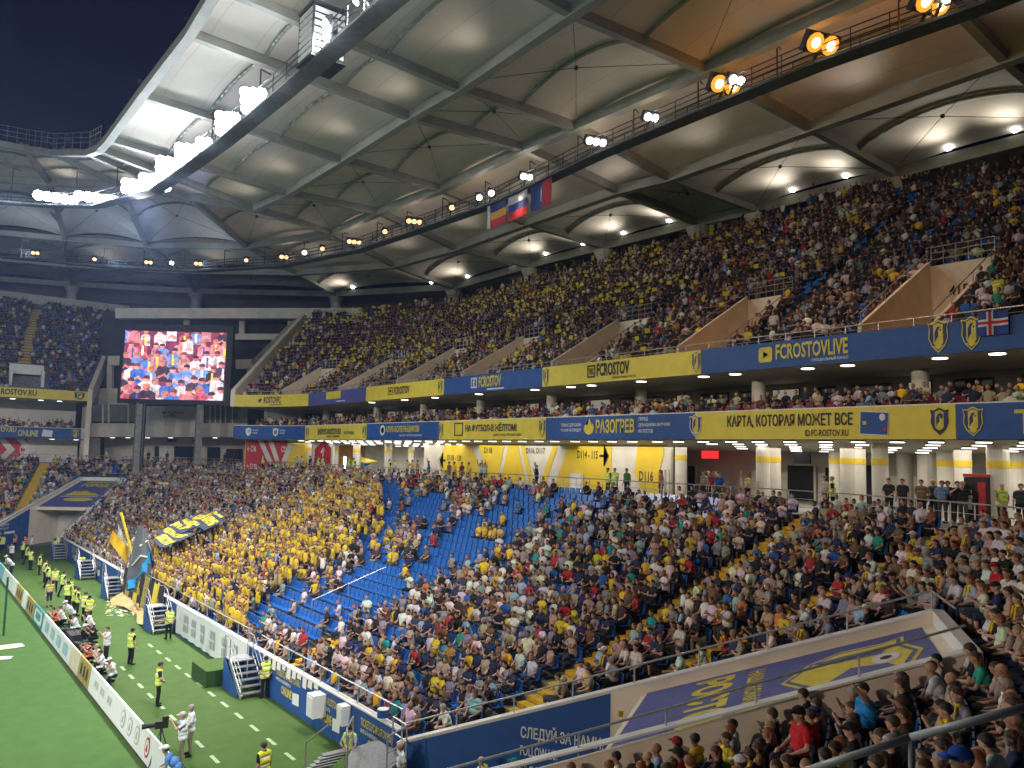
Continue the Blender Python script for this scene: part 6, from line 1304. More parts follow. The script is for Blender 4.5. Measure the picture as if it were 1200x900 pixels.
def make_proto(kind):
    L, hd = pose(kind); mb = MB()
    for t, p, r, q, r2 in L: cap_mesh(mb, p, r, q, r2)
    ob = mb.build('tmp', skin_m); md = ob.modifiers.new('r', 'REMESH'); md.mode = 'VOXEL'; md.voxel_size = .0135
    sm = ob.modifiers.new('s', 'SMOOTH'); sm.iterations = 3; sm.factor = .5
    dg = bpy.context.evaluated_depsgraph_get(); me = bpy.data.meshes.new_from_object(ob.evaluated_get(dg)); bpy.data.objects.remove(ob)
    V = np.empty(len(me.vertices) * 3); me.vertices.foreach_get('co', V); V = V.reshape(-1, 3); N = np.empty(len(V) * 3); me.vertices.foreach_get('normal', N); N = N.reshape(-1, 3)
    Fc = [tuple(p.vertices) for p in me.polygons]; C = np.array([V[list(f)].mean(0) for f in Fc]); best = np.full(len(C), 9.); tg = np.zeros(len(C), int)
    for t, p, r, q, r2 in L:
        p, q = np.array(p, float), np.array(q, float); d = q - p; ll = max(d @ d, 1e-9); k = np.clip((C - p) @ d / ll, 0, 1); ds = np.linalg.norm(C - (p + k[:, None] * d), axis=1) - (r + (r2 - r) * k); w_ = ds < best; best[w_] = ds[w_]; tg[w_] = t
    hz = C - hd; onhead = (np.linalg.norm(hz - [0, 0, .01], axis=1) < .15)
    hair = onhead & (hz[:, 2] > -.005 + .62 * hz[:, 1] + np.where(np.abs(hz[:, 0]) > .075, .02, -.0)) & (hz[:, 1] < .085) & (hz[:, 2] > -.09)
    me.name = 'body_' + kind; me.materials.clear(); me.materials.append(skin_m); me.polygons.foreach_set('use_smooth', [True] * len(me.polygons))
    D = dict(body=me, shirt=submesh('shirt', V, Fc, tg == SH, .010, N, cloth_m), trousers=submesh('trousers', V, Fc, tg == TR, .009, N, cloth_m), shoes=submesh('shoes', V, Fc, tg == SO, .008, N, cloth_m), hair=submesh('hair', V, Fc, hair, .014, N, hair_m))
    # hi-vis vest: torso faces only, with silver bands
    hipz = .56 if kind.startswith('sit') else (.45 if kind == 'crouch' else .86)
    vest = ((tg == SH) | ((tg == TR) & (C[:, 2] > hipz))) & (np.abs(C[:, 0]) < .225) & (np.linalg.norm(hz, axis=1) > .19)
    D['vest'] = submesh('vest', V, Fc, vest, .026, N, vest_m)
    mb = MB(); x, y, z = hd
    for a in range(4): cap_mesh(mb, (x + (a - 1.5) * .035, y - .085, z + .03), .045, (x + (a - 1.5) * .042, y - .10, z - .24 + .02 * abs(a - 1.5)), .03, 8)
    lh = mb.build('tmp', hair_m, None, True); D['tail'] = lh.data; bpy.data.objects.remove(lh)
    mb = MB(); mb.sphere((x, y - .004, z + .055), (.108, .118, .085), 14, 8); mb.hexa([(x - .075, y + .08, z + .045), (x + .075, y + .08, z + .045), (x + .055, y + .2, z + .03), (x - .055, y + .2, z + .03)], [(x - .075, y + .08, z + .06), (x + .075, y + .08, z + .06), (x + .055, y + .2, z + .042), (x - .055, y + .2, z + .042)])
    c_ = mb.build('tmp', cloth_m, None, True); D['cap'] = c_.data; bpy.data.objects.remove(c_)
    mb = MB(); cap_mesh(mb, (x - .06, y - .02, z - .16), .05, (x + .06, y - .02, z - .16), .05, 10); cap_mesh(mb, (x - .07, y + .05, z - .2), .03, (x - .08, y + .1, z - .48), .035, 8); cap_mesh(mb, (x + .07, y + .05, z - .2), .03, (x + .08, y + .1, z - .44), .035, 8)
    c_ = mb.build('tmp', cloth_m, None, True); D['scarf'] = c_.data; bpy.data.objects.remove(c_)
    mb = MB()
    mb.sphere((0, 0, 0), (.013, .007, .008), 8, 5)
    c_ = mb.build('tmp', black_m, None, True); D['eye'] = c_.data; bpy.data.objects.remove(c_)
    D['hd'] = hd; PROTO[kind] = D
def hv_mat():
    m = mat('hi_vis_vest', (.62, .80, .05), (.52, .70, .04), 9, .7, bump=.2, objcol=True); n = m.node_tree.nodes; L = m.node_tree.links; b = n['Principled BSDF']; src = b.inputs['Base Color'].links[0].from_socket
    tc = n.new('ShaderNodeTexCoord'); sx = n.new('ShaderNodeSeparateXYZ'); L.new(tc.outputs['Object'], sx.inputs[0]); fr = n.new('ShaderNodeMath'); fr.operation = 'PINGPONG'; fr.inputs[1].default_value = .11; L.new(sx.outputs[2], fr.inputs[0])
    lt = n.new('ShaderNodeMath'); lt.operation = 'LESS_THAN'; lt.inputs[1].default_value = .022; L.new(fr.outputs[0], lt.inputs[0]); mx = n.new('ShaderNodeMix'); mx.data_type = 'RGBA'; mx.inputs[7].default_value = (.62, .64, .62, 1); L.new(lt.outputs[0], mx.inputs[0]); L.new(src, mx.inputs[6]); L.new(mx.outputs[2], b.inputs['Base Color']); return m
vest_m = hv_mat()
SKINS = [(.50, .30, .21), (.44, .25, .17), (.56, .35, .25), (.38, .21, .14), (.52, .32, .24)]
HAIRS = {'dark': (.018, .012, .009), 'brown': (.06, .032, .016), 'fair': (.30, .20, .09), 'grey': (.28, .27, .26), 'black': (.008, .007, .007), 'ginger': (.22, .08, .025)}
def person(kind, loc, rz, label, group=None, shirt=(.5, .5, .5), trousers=(.02, .02, .03), hair='brown', skin=None, vest=None, cap=None, tail=False, scarf=None, scale=1.0, bald=False, shoes=(.02, .02, .02), cat='person', tilt=0, near=False):
    if kind not in PROTO: make_proto(kind)
    D = PROTO[kind]; root = bpy.data.objects.new('person', D['body']); root.location = Vector([float(v) for v in loc]); root.rotation_euler = (tilt, 0, rz); root.scale = (scale,) * 3; link(root); tag(root, label, cat, group)
    root.color = (*(skin or SKINS[int(RNG.integers(5))]), 1)
    def ch(nm, me, c):
        if me is None: return
        o = bpy.data.objects.new(nm, me); o.color = (*c, 1); link(o, root)
    ch('shirt', D['shirt'], shirt); ch('trousers', D['trousers'], trousers); ch('shoes', D['shoes'], shoes)
    if not bald: ch('hair', D['hair'], HAIRS.get(hair, hair) if isinstance(hair, str) else hair)
    if tail: ch('long_hair', D['tail'], HAIRS[hair])
    if vest: ch('vest', D['vest'], vest)
    if cap: ch('cap', D['cap'], cap)
    if scarf: ch('scarf', D['scarf'], scarf)
    if near:
        for s in (-1, 1): o = bpy.data.objects.new('eye', D['eye']); link(o, root); o.location = D['hd'] + np.array([s * .034, .094, .022])
    return root
# ---------------------------------------------------------------- crowd: where people sit, what they wear
def inpoly(x, y, P):
    c = False; j = len(P) - 1
    for i in range(len(P)):
        if (P[i][1] > y) != (P[j][1] > y) and x < (P[j][0] - P[i][0]) * (y - P[i][1]) / (P[j][1] - P[i][1]) + P[i][0]: c = not c
        j = i
    return c
EMPTY = [[(300, 690), (345, 668), (400, 665), (470, 645), (500, 618), (560, 606), (640, 600), (662, 606), (585, 637), (552, 661), (507, 676), (480, 695), (435, 712), (407, 728), (395, 748), (330, 738), (283, 712)],
         [(440, 562), (472, 560), (480, 600), (452, 625), (442, 600)], [(480, 572), (505, 580), (540, 604), (500, 612), (478, 596)], [(600, 572), (700, 573), (680, 590), (610, 590)], [(536, 786), (552, 780), (592, 812), (582, 822)], [(440, 735), (468, 738), (466, 755), (438, 752)], [(760, 575), (800, 578), (790, 592), (762, 590)]]
CLUST = [[(416, 622), (462, 612), (470, 640), (430, 655)], [(490, 612), (520, 612), (518, 640), (488, 636)], [(470, 652), (492, 645), (494, 668), (468, 668)], [(358, 664), (404, 660), (402, 692), (362, 690)], [(556, 606), (592, 604), (590, 630), (562, 630)], [(305, 668), (345, 658), (342, 690), (308, 692)]]
ULTRA = [(135, 700), (160, 660), (290, 615), (350, 588), (418, 558), (446, 575), (444, 612), (400, 655), (345, 676), (300, 700), (285, 738), (235, 724), (180, 706)]
PAL = [((.68, .65, .60), .27, 'white'), ((.26, .26, .28), .13, 'grey'), ((.018, .018, .022), .17, 'black'), ((.025, .035, .09), .10, 'navy'), ((.42, .33, .24), .12, 'beige'), ((.17, .10, .06), .08, 'brown'), ((.70, .50, .03), .045, 'yellow'), ((.30, .42, .55), .035, 'pale blue'), ((.42, .03, .04), .04, 'red'), ((.03, .12, .36), .03, 'blue'), ((.03, .28, .26), .02, 'teal'), ((.50, .20, .06), .012, 'orange')]
PC_ = np.array([p[1] for p in PAL]); PC_ /= PC_.sum(); CP = np.cumsum(PC_)
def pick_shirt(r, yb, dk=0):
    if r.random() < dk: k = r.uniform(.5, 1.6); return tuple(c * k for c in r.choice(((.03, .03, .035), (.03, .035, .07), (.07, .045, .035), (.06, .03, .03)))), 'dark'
    if r.random() < yb: k = r.uniform(.7, 1.0); return (.76 * k, r.uniform(.50, .58) * k, r.uniform(.02, .07)), 'yellow'
    p = PAL[int(np.searchsorted(CP, r.random()))]; return tuple(min(1, c * r.uniform(.8, 1.2)) for c in p[0]), p[2]
rg = random.Random(21)
CROWD, SEATS = [], []          # (x, y, z, rz, pose, shirt, trousers, hair, skin, card, depth, extra)
def add_seat(x, y, z, nx, ny, occ, stand, yb, card=0.0, px=0, py=0, dep=0, zone='lower', row=0, red=False):
    rz = math.atan2(nx, -ny); SEATS.append((x, y, z, rz, occ, dep, red, px, py, zone, row))
    if not occ: return
    shirt, cn = pick_shirt(rg, yb, .60 if 'upper' in zone else (.35 if 'middle' in zone else .05)); tr = rg.choice(((.02, .025, .05), (.03, .04, .09), (.015, .015, .017), (.10, .09, .08), (.05, .06, .1), (.25, .21, .16))); hn = rg.choice(('dark', 'dark', 'brown', 'brown', 'black', 'fair', 'grey', 'ginger') if rg.random() < .8 else ('brown',))  # upper tiers get darker clothes to stand for the dim light there
    if stand: ps = rg.choice(('stand', 'arms_up', 'arms_up', 'clap', 'stand_front', 'stand_short'))
    else: ps = rg.choice(('sit', 'sit', 'sit', 'sit', 'sit_lean', 'sit_lean', 'sit_fold', 'sit_fold', 'sit_fold', 'sit_clap' if rg.random() < .4 else 'sit', 'sit_phone'))
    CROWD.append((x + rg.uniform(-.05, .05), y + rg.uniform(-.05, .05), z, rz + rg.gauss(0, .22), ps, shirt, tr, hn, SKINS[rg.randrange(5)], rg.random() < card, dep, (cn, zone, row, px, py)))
vis = lambda p, m=70: -m < p[0] < 1200 + m and -m < p[1] < 900 + m and p[2] > 0
LOWP = []
for k in range(NR):
    d = k * ROW + .42; z = Z0 + SL * ROW * k; R = BOWL['r'] + d
    Ltot = LC_ + 50
    # arc length at this row differs from the front wall: step each section with its own density
    segs = ((-14, 0, 1.0), (0, LA, R / BOWL['r']), (LA, LB, 1.0), (LB, LC_, R / BOWL['r']), (LC_, LC_ + 46, 1.0))
    for s0, s1, q in segs:
        n = int((s1 - s0) * q / .5)
        for j in range(n):
            s = s0 + (s1 - s0) * (j + .5) / n; x, y = bowl_xy(d, s)
            if in_tunnel(x, y, .42) or in_aisle(x, y): continue
            pp = proj((x, y, z + .9))
            if not vis(pp) or pp[2] < 5.2: continue
            x2, y2 = bowl_xy(d + .1, s); nx, ny = (x2 - x) / .1, (y2 - y) / .1
            px, py = pp[0], pp[1]; occ = rg.random() < .93; yb = .03; stand = False; zone = 'lower'
            jx, jy = px + rg.gauss(0, 6), py + rg.gauss(0, 5)
            if inpoly(jx, jy, ULTRA): occ, stand, yb, zone = rg.random() < .97, rg.random() < .85, .72, 'fans'
            else:
                for P in EMPTY:
                    if inpoly(jx, jy, P): occ = rg.random() < .035
                for P in CLUST:
                    if inpoly(px, py, P): occ = rg.random() < .62; yb = .35
                if 480 < px < 730 and 565 < py < 612: occ = occ and rg.random() < .6
                elif 600 < px < 860 and py < 600: occ = occ and rg.random() < .75
                if px < 300: yb = .04
                if px < 110 and 570 < py < 650 and rg.random() < .15: yb = .6
                if pp[2] < 30 and px > 480: occ = rg.random() < .95
            add_seat(x, y, z, nx, ny, occ, stand, yb, 0, px, py, pp[2], zone, k)
# middle deck
for k in range(4):
    for s in np.arange(1.2, FS[-1] - 1.5, .55):
        (p, n) = fas_at(s, .85 + .85 * k); z = 12.75 + .22 * k; pp = proj((*p, z + .9))
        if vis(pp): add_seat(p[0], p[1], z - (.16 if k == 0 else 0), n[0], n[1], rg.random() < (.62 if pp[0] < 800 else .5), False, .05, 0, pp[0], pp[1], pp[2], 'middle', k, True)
# upper tier
ARC0 = FS[-1] - 15.7 * math.pi / 4; rowS = []
for k in range(31):
    st = .5 * 15.7 / (15.7 + .82 + k * UR)
    rowS += [(s, k) for s in np.arange(.6, ARC0, .5)] + [(s, k) for s in np.arange(ARC0 + .2, FS[-1] - .35, st)]
for s, k in rowS:
    nk = int(urun(s) / UR)
    if k < nk:
        (p, n) = fas_at(s, .4 + k * UR + .42); z = ZU + USL * UR * k
        # keep seat spacing on the outer curve of the corner
        pp = proj((*p, z + .9))
        if not vis(pp) or in_vom(*p): continue
        if s < ARC0 and abs((s % 12.5) - 6.0) < .55: continue
        x = pp[0]; cp = .0
        if 270 < x < 980: cp = .17 if x < 680 else (.17 - (x - 680) * .0006 if x < 900 else .01)
        nz_ = math.sin(s * .37 + k * .21) + math.sin(s * .13 - k * .5 + 1.7) + .8 * math.sin(s * .9 + k * .9); cp = max(0, cp * (1 + .75 * nz_))
        if k < 5: cp *= .35
        occ = rg.random() < (.95 if x < 900 else .84) + .1 * min(0, nz_ + .6)
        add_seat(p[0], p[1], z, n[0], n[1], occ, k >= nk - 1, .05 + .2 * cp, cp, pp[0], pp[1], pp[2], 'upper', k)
# far side stand
for k in range(31):
    z = FZ + FSL * .8 * k; y = FY + .45 + .8 * k + .42
    for x in np.arange(-30, X1f + .34 * .8 * k - .4, .5):
        pp = proj((x, y, z + .9))
        if not vis(pp, 40): continue
        xa_ = 28 + 15 * (k - 7) / 21
        if abs(pp[0] - xa_) < 6 and k > 6: continue
        if k <= 7 and 12 < pp[0] < 58: continue
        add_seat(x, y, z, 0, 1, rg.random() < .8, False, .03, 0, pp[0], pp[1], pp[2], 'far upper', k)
for k in range(4):
    for x in np.arange(-30, X1f - .8, .55):
        z = 12.28 + .24 * k; y = FY + .9 + .9 * k; pp = proj((x, y, z + .9))
        if vis(pp, 40): add_seat(x, y, z, 0, 1, rg.random() < .45, False, .03, 0, pp[0], pp[1], pp[2], 'far middle', k, True)
print('crowd', len(CROWD), 'seats', len(SEATS))
# ---------------------------------------------------------------- the nearest people are individuals, the rest one crowd
NIND = 215
order = sorted(range(len(CROWD)), key=lambda i: CROWD[i][10])
inframe = lambda c: -5 < c[11][3] < 1205 and -5 < c[11][4] < 925 and c[11][1] in ('lower', 'fans')
chosen = [i for i in order if inframe(CROWD[i])][:NIND]; chs = set(chosen)
words = {'sit': 'hands on lap', 'sit_lean': 'leaning forward', 'sit_fold': 'arms folded', 'sit_clap': 'clapping', 'sit_phone': 'holding phone', 'sit_point': 'with one arm stretched out', 'stand': 'standing'}
LCNT = {}
meta = []
for i in chosen:
    x, y, z, rz, ps, shirt, tr, hn, sk, card, dep, (cn, zone, row, px, py) = CROWD[i]
    acc = rg.random(); cap = tail = scarf = None; bald = False; ac = ''
    if acc < .13: cap = rg.choice(((.02, .02, .02), (.02, .06, .3), (.6, .6, .6), (.3, .02, .03))); ac = {(.02, .02, .02): 'black cap', (.02, .06, .3): 'blue cap', (.6, .6, .6): 'white cap', (.3, .02, .03): 'dark red cap'}[cap]
    elif acc < .36: tail = True; ac = 'long %s hair' % hn
    elif acc < .44: bald = True; ac = 'shaved head'
    else: ac = 'short %s hair' % hn
    if rg.random() < .1: scarf = (.7, .5, .03); ac += ' yellow scarf'
    side = ('below the near tunnel parapet' if (y < 17 and x < 20 and in_near_side(x, y)) else 'above the near tunnel') if False else None
    q = np.array([x, y]) - TUN['near']['A']; t_, w_ = q @ TUN['near']['a'], q @ TUN['near']['w']
    if w_ > 0: loc = 'beside the tunnel'
    elif t_ > 13: loc = 'above tunnel end'
    elif x < 19 and y > 20: loc = 'at front corner'
    else: loc = 'above tunnel parapet'
    meta.append((i, cap, tail, scarf, bald, ac, loc))
from collections import defaultdict
byk = defaultdict(list)
for mt_ in meta:
    c = CROWD[mt_[0]]; byk[(c[11][0], mt_[5], c[4], mt_[6])].append(mt_)
for (cn, ac, ps, loc), lst in byk.items():
    lst.sort(key=lambda q: CROWD[q[0]][11][3])
    for j, (i, cap, tail, scarf, bald, _, _) in enumerate(lst):
        x, y, z, rz, ps, shirt, tr, hn, sk, card, dep, ex = CROWD[i]
        lb = '%s shirt spectator, %s, %s, %s' % (cn, ac, words.get(ps, 'seated'), loc)
        if len(lst) > 1: lb += ', %s from left' % ORD[j]
        person(ps, (x, y, z), rz, ' '.join(lb.split()[:16]), 'seated spectators', shirt, tr, hn, sk, cap=cap, tail=bool(tail), scarf=scarf, bald=bald, scale=rg.uniform(.93, 1.05), near=dep < 16)
# low-poly bodies for the crowd mesh
def lowpoly(kind, lod):
    L, hd = pose(kind); V, Fa, Cl = [], [], []
    def tube(p, r, q, r2, n, c, caps=True):
        mb = MB(); mb.tube(p, q, r, n, 0, r2); o = len(V); V.extend(mb.v); Cl.extend([c] * len(mb.v))
        for f in mb.f:
            if len(f) > 4 and not caps: continue
            for t in range(1, len(f) - 1): Fa.append((o + f[0], o + f[t], o + f[t + 1]))
    limbs = {}
    T_ = torso((0, L[0][1][1], L[0][1][2]), (0, 0, 0), (0, 0, 0)) if False else None
    hip = (np.array(L[0][1]) + np.array(L[0][3])) / 2; ch = (np.array(L[2][1]) + np.array(L[2][3])) / 2; sh = (np.array(L[3][1]) + np.array(L[3][3])) / 2
    o = len(V); n = 8 if lod else 6
    for c, rx, ry, cl in ((hip - [0, 0, .08], .19, .13, TR), (hip + [0, 0, .06], .19, .13, SH), (ch, .21, .13, SH), (sh, .235, .10, SH), (sh + [0, 0, .085], .08, .07, SH)):
        for k in range(n): a = 2 * math.pi * k / n; V.append((c[0] + rx * math.cos(a), c[1] + ry * math.sin(a), c[2])); Cl.append(cl)
    for j in range(4):
        for k in range(n): a, b, c, d = o + j * n + k, o + j * n + (k + 1) % n, o + (j + 1) * n + (k + 1) % n, o + (j + 1) * n + k; Fa.extend([(a, b, c), (a, c, d)])
    for t, p, r, q, r2 in L[7 + 8:]:
        if r < .035 or np.linalg.norm(np.array(p) - np.array(q)) < .07: continue
        tube(p, r, q, r2, (5 if lod else 4) if r > .05 else (4 if lod else 3), t, bool(lod))
    x, y, z = hd; o = len(V); nn, mm = (8, 6) if lod else (6, 4); mb = MB(); mb.sphere((x, y + .005, z - .005), (.088, .105, .128), nn, mm); V.extend(mb.v)
    for v in mb.v: Cl.append(HA if (v[2] - z) > .01 + .6 * (v[1] - y) else SK)
    for f in mb.f:
        a, b, c, d = [o + k for k in f]; Fa.append((a, b, c)); Fa.append((a, c, d))
    return np.array(V), np.array(Fa), np.array(Cl)
def cardgeo(hd):
    x, y, z = hd; V = np.array([(x - .19, y + .22, z - .18), (x + .19, y + .22, z - .18), (x + .19, y + .26, z + .09), (x - .19, y + .26, z + .09)]); return V, np.array([(0, 1, 2), (0, 2, 3)]), np.array([5] * 4)
groups = defaultdict(list)
for i, c in enumerate(CROWD):
    if i in chs: continue
    groups[(c[4], c[10] < 42, c[9])].append(c)
VV, FF, CC, base = [], [], [], 0
for (ps, lod, card), lst in groups.items():
    V, Fa, Cl = lowpoly(ps, lod)
    if card: hd = pose(ps)[1]; V2, F2, C2 = cardgeo(hd); Fa = np.vstack([Fa, F2 + len(V)]); V = np.vstack([V, V2]); Cl = np.concatenate([Cl, C2])
    n = len(lst); A = np.array([c[3] for c in lst]); P = np.array([c[:3] for c in lst]); sc_ = RNG.uniform(.9, 1.06, n); wd = RNG.uniform(.92, 1.1, n)
    ca, sa = np.cos(A), np.sin(A); X = V[None, :, 0] * (sc_ * wd)[:, None]; Y = V[None, :, 1] * sc_[:, None]; Z = V[None, :, 2] * sc_[:, None]
    W_ = np.stack([ca[:, None] * X - sa[:, None] * Y, sa[:, None] * X + ca[:, None] * Y, Z], -1) + P[:, None, :]
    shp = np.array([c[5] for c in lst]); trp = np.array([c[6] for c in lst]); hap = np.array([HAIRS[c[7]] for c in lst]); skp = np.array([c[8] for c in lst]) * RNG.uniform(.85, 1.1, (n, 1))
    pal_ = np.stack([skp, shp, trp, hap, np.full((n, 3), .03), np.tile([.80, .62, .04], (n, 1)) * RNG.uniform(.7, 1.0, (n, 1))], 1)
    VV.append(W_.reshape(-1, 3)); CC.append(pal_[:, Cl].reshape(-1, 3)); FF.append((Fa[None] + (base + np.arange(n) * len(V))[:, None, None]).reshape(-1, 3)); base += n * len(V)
def tri_mesh(name, V, Fa, Cc, m_):
    me = bpy.data.meshes.new(name); me.vertices.add(len(V)); me.vertices.foreach_set('co', V.astype('f').ravel()); me.loops.add(Fa.size); me.loops.foreach_set('vertex_index', Fa.astype('i').ravel()); me.polygons.add(len(Fa)); me.polygons.foreach_set('loop_start', np.arange(0, Fa.size, 3, dtype='i')); me.polygons.foreach_set('loop_total', np.full(len(Fa), 3, 'i'))
    me.polygons.foreach_set('use_smooth', np.ones(len(Fa), bool)); me.update(calc_edges=True)
    if Cc is not None: at = me.color_attributes.new('col', 'FLOAT_COLOR', 'POINT'); at.data.foreach_set('color', np.hstack([Cc, np.ones((len(Cc), 1))]).astype('f').ravel())
    me.materials.append(m_); o = bpy.data.objects.new(name, me); return link(o)
V, Fa, Cc = np.vstack(VV), np.vstack(FF), np.vstack(CC); print('crowd tris', len(Fa))
tag(tri_mesh('crowd', V, Fa, Cc, crowd_m), 'dense crowd of spectators filling the lower, middle and upper tiers', 'crowd', kind='stuff')
# seats: backrest, pan and bracket
sb = MB(); sb.hexa([(-.21, -.20, .42), (.21, -.20, .42), (.21, -.15, .42), (-.21, -.15, .42)], [(-.19, -.27, .80), (.19, -.27, .80), (.19, -.23, .80), (-.19, -.23, .80)])
pn = MB(); pn.hexa([(-.21, -.16, .40), (.21, -.16, .40), (.2, .17, .41), (-.2, .17, .41)], [(-.21, -.16, .43), (.21, -.16, .43), (.2, .17, .45), (-.2, .17, .45)])
br = MB(); br.box((0, -.1, .2), (.06, .12, .4))
near_s = sorted([i for i, s in enumerate(SEATS) if not s[4] and s[9] in ('lower', 'fans') and not s[6] and 0 < s[7] < 1200 and 0 < s[8] < 900], key=lambda i: SEATS[i][5])[:300]; ns = set(near_s); proto_s = None; SL_ = []
for i in near_s:
    x, y, z, rz, occ, dep, red, px, py, zone, row = SEATS[i]
    if proto_s is None:
        proto_s = empty('stadium_seat', (x, y, z), rz, None, 'seat', 'empty blue seats'); sb.build('backrest', seat_m, proto_s); pn.build('seat_pan', seat_m, proto_s); br.build('bracket', steel, proto_s); o = proto_s
    else: o = copy_tree(proto_s)
    o.location = (x, y, z); o.rotation_euler = (0, 0, rz)
    inb = any(inpoly(px, py, P) for P in EMPTY[:3]); SL_.append((o, row, px, 'the big empty block' if inb else ('the crowd above tunnel' if px > 480 else 'the far crowd')))
for wh in ('the big empty block', 'the crowd above tunnel', 'the far crowd'):
    for r in range(NR):
        for j, (o, _, _, _) in enumerate(sorted([q for q in SL_ if q[3] == wh and q[1] == r], key=lambda q: q[2])): o['label'] = 'empty blue seat, %s from left in the %s row of %s' % (ordw(j), ordw(r), wh)
TV = np.array(sb.v + pn.v); TF = np.array([t for mbx, o_ in ((sb, 0), (pn, len(sb.v))) for f in mbx.f for t in ((f[0] + o_, f[1] + o_, f[2] + o_), (f[0] + o_, f[2] + o_, f[3] + o_))])
def seatmass(sel, name, lb, m_):
    Q = np.array([SEATS[i][:4] for i in sel]); ca, sa = np.cos(Q[:, 3])[:, None], np.sin(Q[:, 3])[:, None]
    W_ = np.stack([ca * TV[None, :, 0] - sa * TV[None, :, 1] + Q[:, 0:1], sa * TV[None, :, 0] + ca * TV[None, :, 1] + Q[:, 1:2], TV[None, :, 2] + Q[:, 2:3]], -1)
    o = tri_mesh(name, W_.reshape(-1, 3), (TF[None] + (np.arange(len(Q)) * len(TV))[:, None, None]).reshape(-1, 3), None, m_); o.data.polygons.foreach_set('use_smooth', np.zeros(len(o.data.polygons), bool)); tag(o, lb, 'seats', kind='stuff')
seatmass([i for i, s in enumerate(SEATS) if i not in ns and not s[6]], 'seats', 'rows of blue plastic stadium seats in the lower and upper tiers', seat_m)
seatmass([i for i, s in enumerate(SEATS) if s[6]], 'red_seats', 'rows of dark red seats in the middle decks', redseat_m)
# ---------------------------------------------------------------- people the photograph singles out
HV = (.60, .80, .06); HVY = (.78, .72, .04); ORG = (.80, .13, .05)
def face(dx, dy): return math.atan2(-dx, dy)
def steward(px, py, label, rz, kind='stand', vest=HV, scale=1.02, hair='dark', shirt=(.02, .02, .025), trousers=(.012, .012, .015), group='stewards by the pitch', **k):
    p = onz(px, py, 0); return person(kind, (p[0], p[1], 0), rz, label, group, shirt, trousers, hair, vest=vest, scale=scale, **k)
R_ = math.radians
# file of stewards from the far corner to the photographers
FILE = [(2, 648, 'steward in a pale hi-vis vest at the very left edge by the far blue wall', 30, 'stand'), (26, 655, 'steward in hi-vis near the two orange vests by the far blue wall', -120, 'stand_back'), (31, 662, 'hi-vis steward with dark trousers, behind the first of the far group of three', -80, 'walk'), (35.5, 668, 'hi-vis steward nearest the viewer of the far group of three', -60, 'stand'),
        (45.5, 674, 'first hi-vis steward of the row of four beside the far steps', -100, 'stand'), (52, 683, 'second hi-vis steward of the row of four beside the far steps', -80, 'stand_back'), (55.5, 689, 'third hi-vis steward of the row of four beside the far steps', -110, 'walk'), (63.5, 694, 'yellower vest steward, last of the row of four beside the far steps', 160, 'stand_front'),
        (73, 699, 'steward bending, head of the crowded cluster of hi-vis vests', -70, 'walk'), (78, 713, 'hi-vis steward with legs apart, left in the crowded cluster', -50, 'stand'), (81.5, 708, 'steward half hidden behind another in the hi-vis cluster', -120, 'stand_back'), (86, 720, 'hi-vis steward in the middle of the cluster above the orange vest', -80, 'stand'), (90, 722, 'hi-vis steward right of the middle of the crowded cluster', -100, 'stand_front'), (98, 728, 'steward behind the nearest one of the hi-vis cluster', -60, 'stand'), (103, 733, 'nearest steward of the hi-vis cluster with a broad bright back', 10, 'stand_back')]
for k, (px, py, lb, a, kd) in enumerate(FILE): steward(px, py, lb, R_(a), kd, vest=[HV, (.66, .84, .12), HV, (.58, .76, .04)][k % 4], hair=['dark', 'brown', 'black'][k % 3])
for px, py, lb, a, kd in ((63, 653, 'steward standing at the foot of the farthest steel steps', -20, 'stand_back'), (95, 675, 'steward in hi-vis at the second farthest steel steps', -15, 'stand_back'), (197, 749, 'steward with hands behind his back at the steps by the end of the white cloth', 5, 'stand_back'), (310, 818, 'steward with bowed head by the steel steps near the green box', 0, 'stand_back'),
                          (152.5, 779, 'steward standing alone on the turf, looking to the right', -70, 'stand'), (184.5, 827, 'big steward alone on the turf in an open hi-vis vest, nearest of the two', -100, 'stand_front')):
    steward(px, py, lb, R_(a), kd)
p = onz(411, 851, 1.72); person('stand_back', (p[0], p[1], 0), R_(-60), 'steward in hi-vis facing the stand by the corner platform', 'stewards by the pitch', (.35, .42, .6), (.012, .012, .015), 'dark', vest=HV)
p = onz(310, 870, 1.76); person('stand', (p[0], p[1], 0), R_(20), 'steward with a numbered yellow vest cut by the bottom edge', 'stewards by the pitch', (.02, .02, .02), (.02, .02, .03), 'brown', vest=HVY)
mb = MB(); write(mb, '050', lambda u, v: (-.1 + .2 * u, -.165 - .004, 1.18 + .13 * v), 0, 1, 0, 1, 0, .02); o = bpy.data.objects['person.%03d' % 0] if False else None
p = onz(471, 871, 1.74); person('stand', (p[0], p[1], 0), R_(70), 'man in a white t-shirt standing below the corner platform', None, (.66, .72, .72), (.05, .05, .07), 'dark', bald=True)
p = onz(565, 888, 1.74); person('stand', (p[0], p[1], 0), R_(20), 'balding steward in yellow at the tunnel mouth under the blue wall', 'stewards by the pitch', (.4, .3, .05), (.02, .02, .02), 'grey', vest=HVY, bald=True)
p = onz(604, 889, 1.76); person('stand', (p[0], p[1], 0), R_(30), 'steward in a green cap at the tunnel mouth under the blue wall', 'stewards by the pitch', (.05, .2, .1), (.02, .02, .02), 'dark', vest=HVY, cap=(.02, .25, .16))
# orange vests
for px, py, lb, kd, a in ((17, 645, 'man in an orange vest before the far blue wall, left one', 'stand', 60), (28.5, 648, 'man in an orange vest before the far blue wall, right one', 'stand_front', 40), (66, 736, 'kneeling man in an orange vest behind the teal board', 'crouch', 100), (105, 779, 'kneeling man in an orange vest behind the gold board', 'crouch', 110)):
    steward(px, py, lb, R_(a), kd, vest=ORG, group='men in orange vests', hair='dark')
